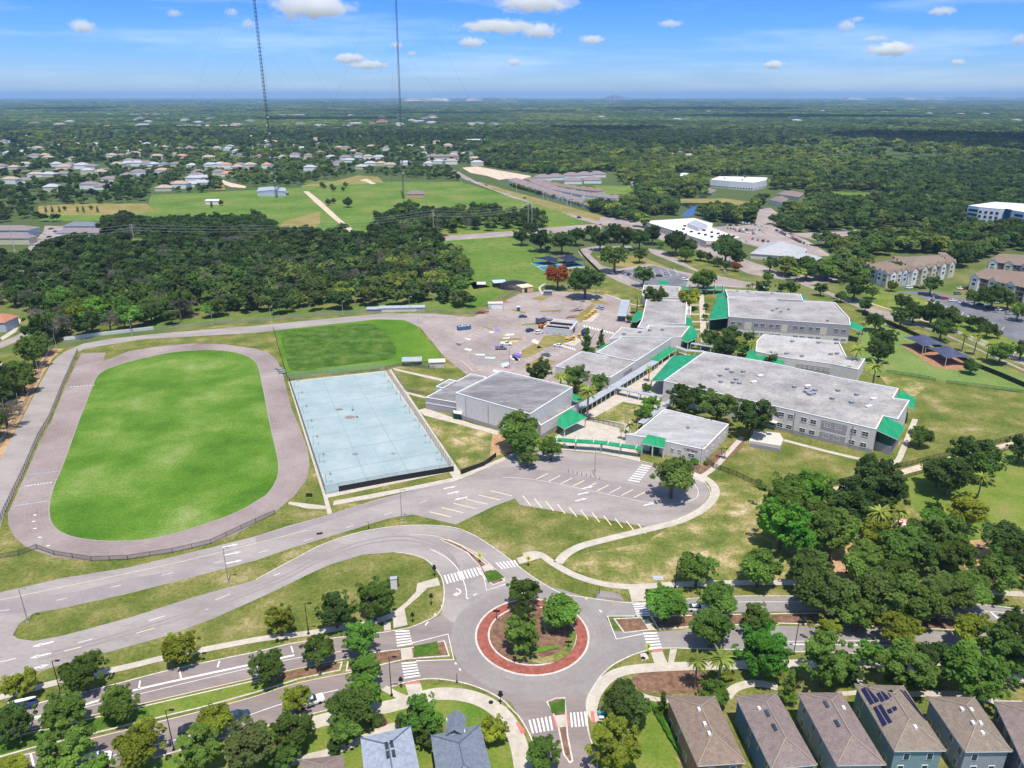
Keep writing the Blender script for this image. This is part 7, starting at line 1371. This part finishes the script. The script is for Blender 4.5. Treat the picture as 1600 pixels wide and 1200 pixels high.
for (x0, y0, x1, y1, n) in ((1122, 353, 1155, 352.5, 8), (1132, 357, 1176, 361, 10), (1150, 361, 1182, 367, 7), (1160, 349, 1190, 354, 7), (1182, 359, 1196, 364, 4), (1213, 361, 1250, 379, 12), (1176, 374, 1200, 379, 4), (1152, 374, 1166, 378, 3), (1238, 372, 1262, 384, 5)):
    for i in range(n): cl.append((x0+(x1-x0)*i/(n-1), y0+(y1-y0)*i/(n-1)))
for i, q in enumerate(cl):
    c_ = rr.choice(['white', 'white', 'silver', 'navy', 'black', 'grey', 'red', 'blue', 'maroon', 'white']); car(q, rr.uniform(1.2, 1.5), c_, rr.choice(['sedan', 'suv']), f'{c_} car in the crowded clinic parking lot', f'{c_} cars in the clinic parking lot', True)
for i, (q, c_, k_) in enumerate((((1499, 400.5), 'white', 'van'), ((1483, 398.5), 'silver', 'van'), ((1524, 398), 'white', 'suv'), ((1534, 398), 'silver', 'suv'), ((1350, 406), 'white', 'sedan'), ((1336, 364), 'white', 'van'), ((1345, 367), 'silver', 'suv'), ((1420, 357), 'white', 'suv'), ((1394, 380), 'white', 'sedan'), ((1488, 357), 'white', 'sedan'), ((1436, 372), 'maroon', 'sedan'), ((1452, 372), 'maroon', 'sedan'), ((1310, 372), 'black', 'sedan'), ((1318, 360), 'silver', 'sedan'))): car(q, rr.uniform(0, .6), c_, k_, f'{c_} {"van" if k_ == "van" else "car"} between the trees near the apartments and offices, {ordinal(i, 14)}' if 0 else f'{c_} {"van" if k_ == "van" else "car"} half hidden by trees beyond the apartments', f'{c_} vehicles beyond the apartments', True)
for i in range(9): q = (40+i*5+(i % 2)*12, 392-i*4.2); car(q, 1.1, rr.choice(['white', 'silver', 'black']), 'sedan', 'car parked along the townhouse street by the wood', 'cars on the townhouse street', True)
for q, s in (((760, 290), 'black'), ((795, 303), 'white'), ((735, 283), 'silver'), ((820, 310), 'black')): car(q, -.7, s, 'sedan', f'{s} car on the highway beside the tower meadow', f'{s} cars on the highway', True)
# utility carts (yellow), loader, dumpster, toilets, bin lorry
YC = plain('cart_yellow', (.72, .42, .04), .5)
def cart(px, a, label):
    p = U(*px); t = thing('utility_cart', (p.x, p.y, .1), label, 'utility cart', 'yellow utility carts', rz=a); b = MB(); b.box((0, 0, .6), (2.8, 1.4, .45)); b.box((1.1, 0, .95), (.6, 1.3, .4)); b.obj('body', YC, t)
    b = MB(); b.box((0, 0, 1.9), (2.0, 1.5, .1)); b.obj('canopy', YC, t); b = MB()
    for sx in (-1, 1):
        for sy in (-1, 1): b.box((sx*.85, sy*.65, 1.35), (.07, .07, 1.1))
    b.obj('frame', BLK, t)
    for sx in (-1, 1):
        for sy in (-1, 1): o = link('wheel', CM['sedan'][2], t, (sx*.95, sy*.65, .3)); o.scale = (.85, .85, .85)
for i, (q, l) in enumerate((((886, 534), 'leftmost yellow utility cart behind the modular building'), ((896, 531), 'middle yellow utility cart behind the modular building'), ((905, 528), 'rightmost yellow utility cart behind the modular building'), ((915, 499), 'yellow utility cart on the concrete pad, nearest the grass strip'), ((920, 496), 'second yellow utility cart on the concrete pad'), ((925, 492), 'third yellow utility cart on the concrete pad'), ((929, 489), 'farthest yellow utility cart on the concrete pad'))): cart(q, 1.5 if i < 3 else .9, l)
sheet('cart_pad', [(908, 502), (925, 503), (938, 491), (930, 487)], Z['sw'], M['conc']); sheet('cart_pad', [(880, 537), (897, 541), (912, 530), (900, 527)], Z['sw'], M['conc'])
OR = plain('loader_orange', (.6, .2, .02), .5); p = U(848, 512); t = thing('wheel_loader', (p.x, p.y, .1), 'orange wheel loader beside the modular building', 'loader', rz=.9); b = MB(); b.box((-.8, 0, 1.4), (3.4, 2, 1.3)); b.box((2, 0, 1.2), (2.2, 1.6, .7)); b.obj('body', OR, t); b = MB(); b.box((-.2, 0, 2.7), (1.5, 1.5, 1.3)); b.obj('cab', GLS, t)
b = MB(); b.box((4.2, 0, .7), (1.1, 2.8, 1.1)); b.obj('bucket', plain('bucket_steel', (.25, .2, .16)), t); b = MB(); b.box((3.2, .6, 1.3), (2, .25, .35)); b.box((3.2, -.6, 1.3), (2, .25, .35)); b.obj('lift_arm', OR, t)
for sx in (-1.5, 1.7):
    for sy in (-1, 1): o = link('wheel', CM['sedan'][2], t, (sx, sy*1.1, .75)); o.scale = (2.1, 2.4, 2.1)
p = U(846, 505); t = thing('box_truck', (p.x, p.y, .1), 'dark grey box truck behind the orange loader', 'truck', rz=.8); b = MB(); b.box((-1, 0, 2.1), (5, 2.4, 2.6)); b.obj('box', plain('truck_box', (.13, .13, .15)), t); b = MB(); b.box((-1, 0, 3.45), (5.05, 2.45, .1)); b.obj('roof', plain('trailer_top', (.3, .3, .34)), t); b = MB(); b.box((2.4, 0, 1.4), (1.7, 2.2, 1.7)); b.obj('cab', CMAT['grey'], t)
for sx in (-2.3, 2.3):
    for sy in (-1, 1): o = link('wheel', CM['sedan'][2], t, (sx, sy*1.05, .45)); o.scale = (1.4, 1.3, 1.4)
t = thing('truck_bed', tuple(U(858, 501)), 'silver flatbed trailer behind the modular building', 'trailer'); b = MB(); b.box((0, 0, 1), (6, 2.3, .25), .2); b.box((0, 0, 1.5), (2.4, 2, .8), .2); b.obj('deck', GMT, t); b = MB(); b.box((-1.5, -1, .4), (.8, .3, .8), .2); b.box((1.8, -.5, .4), (.8, .3, .8), .2); b.obj('wheels', BLK, t)
BL = plain('dumpster_blue', (.05, .16, .28), .6); p = U(725, 515); t = thing('dumpster', (p.x, p.y, .08), 'long open blue dumpster full of white rubbish in the rear lot', 'dumpster', rz=.42); b = MB()
for s in (-1, 1): b.box((0, s*1.2, 1.1), (7, .12, 2.1)); b.box((s*3.5, 0, 1.1), (.12, 2.4, 2.1))
for i in range(8): b.box((-3+i*.86, -1.28, 1.1), (.12, .1, 2))
b.box((0, 0, .15), (7, 2.4, .2)); b.obj('body', BL, t); b = MB(); rr = random.Random(4)
for i in range(16): b.box((rr.uniform(-3, 3), rr.uniform(-.9, .9), rr.uniform(1.6, 2.1)), (rr.uniform(.4, 1.2), rr.uniform(.3, .8), .3), rr.uniform(0, 3))
b.obj('rubbish', WHT, t)
p = U(810, 486); t = thing('portable_toilet', (p.x, p.y, .1), 'teal portable toilet with white roof on a grass strip of the rear lot', 'portable toilet'); b = MB(); b.box((0, 0, 1.2), (1.9, 1.9, 2.4)); b.obj('cabin', plain('teal_plastic', (.03, .2, .2)), t); b = MB(); b.box((0, 0, 2.5), (2.05, 2.05, .2)); b.obj('roof', WHT, t); b = MB(); b.box((0, -.97, 1.1), (1.0, .05, 1.9)); b.obj('door', GRD, t)
p = U(913, 524); t = thing('water_tank', (p.x, p.y, 0), 'dark blue round tank beside the conical tree behind the modular building', 'tank'); b = MB(); b.tube((0, 0, 0), (0, 0, 2.6), 1.7, 1.7, 20); b.tube((0, 0, 2.6), (0, 0, 3.4), 1.7, .7, 20); b.obj('shell', plain('navy_plastic', (.02, .05, .14)), t); b = MB(); b.tube((0, 0, 3.4), (0, 0, 3.7), .5, .5, 10); b.obj('lid', BLK, t)
for i, (x, y, l) in enumerate(((752, 490, 'rust red steel frame heap by the fence of the rear lot'), (790, 472, 'orange board stack beside the rear lot fence'), (901, 486, 'dark brown timber heap on the rear lot'), (893, 496, 'pink brown timber row beside the grass strip'))):
    p = U(x, y); b = MB(); rr = random.Random(i); c_ = [(.22, .06, .03), (.6, .27, .13), (.1, .06, .05), (.4, .25, .22)][i]
    for k_ in range(9): b.box((p.x+rr.uniform(-3, 3), p.y+rr.uniform(-1, 1), .15+.12*k_), (rr.uniform(2.5, 5), .35, .2), rr.uniform(-.2, .5) if i < 2 else .8+rr.uniform(-.1, .1))
    b.obj('timber_pile', plain('pile_'+str(i), c_), label=l, cat='material pile')
p = U(890, 700); t = thing('bench', tuple(U(893, 701)), 'dark bench under the curved entrance canopy', 'bench'); b = MB(); b.box((0, 0, .45), (1.8, .5, .08)); b.obj('seat', BLK, t); b = MB(); b.box((0, .26, .75), (1.8, .06, .45)); b.obj('backrest', BLK, t)
# red and white umbrella picnic spot under the park palms, kids' stand by the south crossing
t = thing('parasol', tuple(U(1410, 829)), 'red and white round parasol under the park palms', 'parasol'); b = MB()
for a in range(8):
    for q in range(1): b.v += [(0, 0, 3.1), (2.6*cos(a*pi/4), 2.6*sin(a*pi/4), 2.4), (2.6*cos((a+1)*pi/4), 2.6*sin((a+1)*pi/4), 2.4)]; b.f.append((a*3, a*3+1, a*3+2)); b.m.append(a % 2)
b.ms = [plain('red_canvas', (.5, .04, .04)), WHT]; b.obj('canopy', None, t); b = MB(); b.tube((0, 0, 0), (0, 0, 3.1), .05, .05, 6); b.obj('pole', STL, t)
p = U(1400, 826); t = thing('picnic_table', tuple(p), 'pale picnic table next to the red and white parasol', 'table'); b = MB(); b.box((0, 0, .75), (2.4, 1, .1)); b.obj('tabletop', WHT, t)
for s in (-1, 1): b = MB(); b.box((0, s*.85, .45), (2.4, .3, .08)); b.obj('seat', WHT, t); b = MB(); b.box((s*.9, 0, .37), (.1, 1.4, .74)); b.obj('leg', STL, t)
p = U(939.5, 1117); t = thing('street_stall', tuple(p), 'small table with teal cloth on the footpath beside the south crossing', 'table'); b = MB(); b.box((0, 0, .78), (1.5, .8, .06)); b.box((0, -.42, .5), (1.52, .03, .55)); b.obj('tablecloth', plain('teal_cloth', (.08, .3, .33)), t)
for sx in (-1, 1):
    for sy in (-1, 1): b = MB(); b.box((sx*.65, sy*.33, .38), (.05, .05, .76)); b.obj('leg', STL, t)
p = U(940, 1124); t = thing('cooler_box', tuple(p), 'blue cooler box on the footpath below the teal table', 'cooler'); b = MB(); b.box((0, 0, .28), (.9, .55, .56)); b.obj('body', plain('cooler_blue', (.08, .12, .4)), t); b = MB(); b.box((0, 0, .6), (.95, .6, .1)); b.obj('lid', WHT, t)
def person(px, rz, shirt, trouser, label):
    p = U(*px); me = bpy.data.meshes.new('person'); V = [(0, 0, .98), (0, 0, 1.2), (0, 0, 1.42), (0, 0, 1.53), (0, .02, 1.67), (.09, 0, .92), (.1, .02, .5), (.1, -.02, .09), (.1, -.16, .05), (-.09, 0, .92), (-.12, -.04, .5), (-.12, .06, .09), (-.12, -.08, .05), (.19, 0, 1.4), (.25, .02, 1.14), (.22, -.16, .93), (-.19, 0, 1.4), (-.26, .02, 1.14), (-.22, -.14, .93)]
    E = [(0, 1), (1, 2), (2, 3), (3, 4), (0, 5), (5, 6), (6, 7), (7, 8), (0, 9), (9, 10), (10, 11), (11, 12), (2, 13), (13, 14), (14, 15), (2, 16), (16, 17), (17, 18)]; me.from_pydata(V, E, []); o = link('person', me, None, (p.x, p.y, .1), rz, label, 'person')
    md = o.modifiers.new('skin', 'SKIN'); R_ = [.15, .14, .16, .06, .1, .09, .065, .045, .04, .09, .065, .045, .04, .065, .045, .035, .065, .045, .035]
    for v, r_ in zip(me.skin_vertices[0].data, R_): v.radius = (r_, r_*.85)
    me.skin_vertices[0].data[0].use_root = True; o.modifiers.new('sub', 'SUBSURF').levels = 1; o.modifiers['sub'].render_levels = 1; me.materials.append(plain('skin_tone', (.45, .28, .2)))
    b = MB(); b.tube((0, 0, .95), (0, 0, 1.45), .19, .2, 10); b.obj('shirt', plain('cloth_'+shirt, CC.get(shirt, (.3, .3, .3))), o); b = MB(); b.tube((0, .03, 1.66), (0, .03, 1.8), .115, .07, 8); b.obj('hair', BLK, o)
    b = MB(); b.tube((.1, 0, .5), (.09, 0, .97), .085, .11, 8); b.tube((-.12, -.03, .5), (-.09, 0, .97), .085, .11, 8); b.obj('shorts', plain('cloth_'+trouser, CC.get(trouser, (.1, .1, .1))), o)
person((935, 1112), .6, 'grey', 'navy', 'person in a grey shirt standing by the small teal table'); person((944, 1110), -1, 'white', 'black', 'person in a white top behind the small teal table')
# ---------------------------------------------------------------- clouds
def cloudmat():
    m = bpy.data.materials.new('cloud_vapour'); m.use_nodes = True; t = m.node_tree; t.nodes.remove(t.nodes['Principled BSDF']); o = [n for n in t.nodes if n.type == 'OUTPUT_MATERIAL'][0]
    v = nd(t, 'ShaderNodeVolumePrincipled'); v.inputs['Color'].default_value = (.99, .99, 1, 1); v.inputs['Anisotropy'].default_value = .1
    g = nd(t, 'ShaderNodeTexCoord'); n = nd(t, 'ShaderNodeTexNoise'); n.inputs['Scale'].default_value = 2.6; n.inputs['Detail'].default_value = 5; n.inputs['Roughness'].default_value = .6
    oi = nd(t, 'ShaderNodeObjectInfo'); ad = nd(t, 'ShaderNodeVectorMath', operation='ADD'); sc_ = nd(t, 'ShaderNodeVectorMath', operation='SCALE'); t.links.new(oi.outputs['Location'], sc_.inputs[0]); sc_.inputs['Scale'].default_value = .013; mp_ = nd(t, 'ShaderNodeMapping'); mp_.inputs['Scale'].default_value = (1.6, 1, .7)
    t.links.new(g.outputs['Object'], mp_.inputs[0]); t.links.new(mp_.outputs[0], ad.inputs[0]); t.links.new(sc_.outputs[0], ad.inputs[1]); t.links.new(ad.outputs[0], n.inputs[0])
    ln_ = nd(t, 'ShaderNodeVectorMath', operation='LENGTH'); t.links.new(g.outputs['Object'], ln_.inputs[0])
    a = nd(t, 'ShaderNodeMath', operation='MULTIPLY_ADD'); a.inputs[1].default_value = -.62; a.inputs[2].default_value = .1; t.links.new(ln_.outputs['Value'], a.inputs[0])
    s = nd(t, 'ShaderNodeMath', operation='ADD'); t.links.new(a.outputs[0], s.inputs[0]); t.links.new(n.outputs[0], s.inputs[1])
    mr = nd(t, 'ShaderNodeMapRange'); mr.inputs[1].default_value = .18; mr.inputs[2].default_value = .4; mr.inputs[3].default_value = 0; mr.inputs[4].default_value = .009; t.links.new(s.outputs[0], mr.inputs[0]); t.links.new(mr.outputs[0], v.inputs['Density']); t.links.new(v.outputs[0], o.inputs['Volume']); return m
VM = cloudmat(); b = MB(); n = 10
for i in range(n+1):
    for k_ in range(16): a = pi*i/n; b.v.append((sin(a)*cos(k_*pi/8), sin(a)*sin(k_*pi/8), cos(a)))
for i in range(n):
    for k_ in range(16): b.f.append((i*16+k_, (i+1)*16+k_, (i+1)*16+(k_+1) % 16, i*16+(k_+1) % 16)); b.m.append(0)
CLM = b.mesh('cloud_mesh', VM)
cl = [(485, 10, 66, 17), (130, 42, 20, 9), (272, 21, 12, 5), (362, 19, 11, 6), (389, 38, 11, 8), (548, 91, 28, 7), (575, 101, 30, 6), (619, 71, 11, 6), (643, 84, 9, 4), (838, 5, 68, 11), (778, 41, 62, 9), (842, 48, 32, 11), (737, 66, 23, 7), (925, 62, 23, 6), (803, 97, 14, 5), (1047, 37, 20, 5), (1323, 40, 14, 9), (1208, 101, 17, 6), (1392, 77, 34, 9), (1472, 17, 22, 5), (1340, 30, 10, 4), (1497, 97, 11, 4), (1592, 62, 10, 8), (1368, 60, 20, 3)]
for i, (x, y, rx, ry) in enumerate(sorted(cl)):
    d = Vector((x-800, (600-y)*sin(TH)+F*cos(TH), (600-y)*cos(TH)-F*sin(TH))).normalized(); t_ = 1150/max(.03, d.z); p = Vector((0, 0, H))+d*t_; s = t_/F*.92
    big = 'large' if rx > 50 else 'medium' if rx > 18 else 'tiny'
    o = link('cloud', CLM, None, tuple(p), 0, f'{big} white cumulus cloud low in the blue sky, {ordinal(i, len(cl))}', 'cloud', 'small white clouds'); k_ = s*1.45/cos(atan2(450, F)-atan2(600-y-0, F)) if 0 else s*1.35
    o.scale = (rx*k_, rx*k_*.8, ry*k_*1.15); o['kind'] = 'thing'
# clouds overhead, above the frame, that throw the dark bands across the forest
CS = plain('thick_cloud', (.9, .9, .9), 1)
for x, y, wx, wy in ((520, 187, 800, 130), (950, 205, 420, 140), (1480, 222, 620, 170), (700, 178, 900, 140), (1250, 183, 1500, 200), (100, 172, 900, 300), (1100, 172, 1600, 350), (1560, 240, 130, 60)):
    g_ = U(x, y); z = 1300; q = g_+SUND*(z/SUND.z); b = MB(); rr = random.Random(x)
    for i in range(9):
        for k_ in range(14): a = pi*i/8; e_ = 1+.35*noise.noise(Vector((i*.9, k_*.7, x))); b.v.append((sin(a)*cos(k_*pi/7)*wx/2*e_, sin(a)*sin(k_*pi/7)*wy*2*e_, cos(a)*90))
    for i in range(8):
        for k_ in range(14): b.f.append((i*14+k_, (i+1)*14+k_, (i+1)*14+(k_+1) % 14, i*14+(k_+1) % 14)); b.m.append(0)
    link('cloud', b.mesh('overhead_cloud', CS, True), None, tuple(q), 0, 'broad cloud overhead whose shadow darkens the far forest', 'cloud', 'broad overhead clouds')
# ---------------------------------------------------------------- haze
hm = bpy.data.materials.new('haze_air'); hm.use_nodes = True; t = hm.node_tree; t.nodes.remove(t.nodes['Principled BSDF']); v = nd(t, 'ShaderNodeVolumePrincipled'); v.inputs['Color'].default_value = (.4, .64, 1, 1); v.inputs['Density'].default_value = 5.3e-5; v.inputs['Anisotropy'].default_value = .0
t.links.new(v.outputs[0], [n for n in t.nodes if n.type == 'OUTPUT_MATERIAL'][0].inputs['Volume'])
b = MB(); b.box((0, 22500, 134), (92000, 45800, 270)); b.obj('haze', hm, kind='stuff', label='thin blue haze lying over the whole plain')
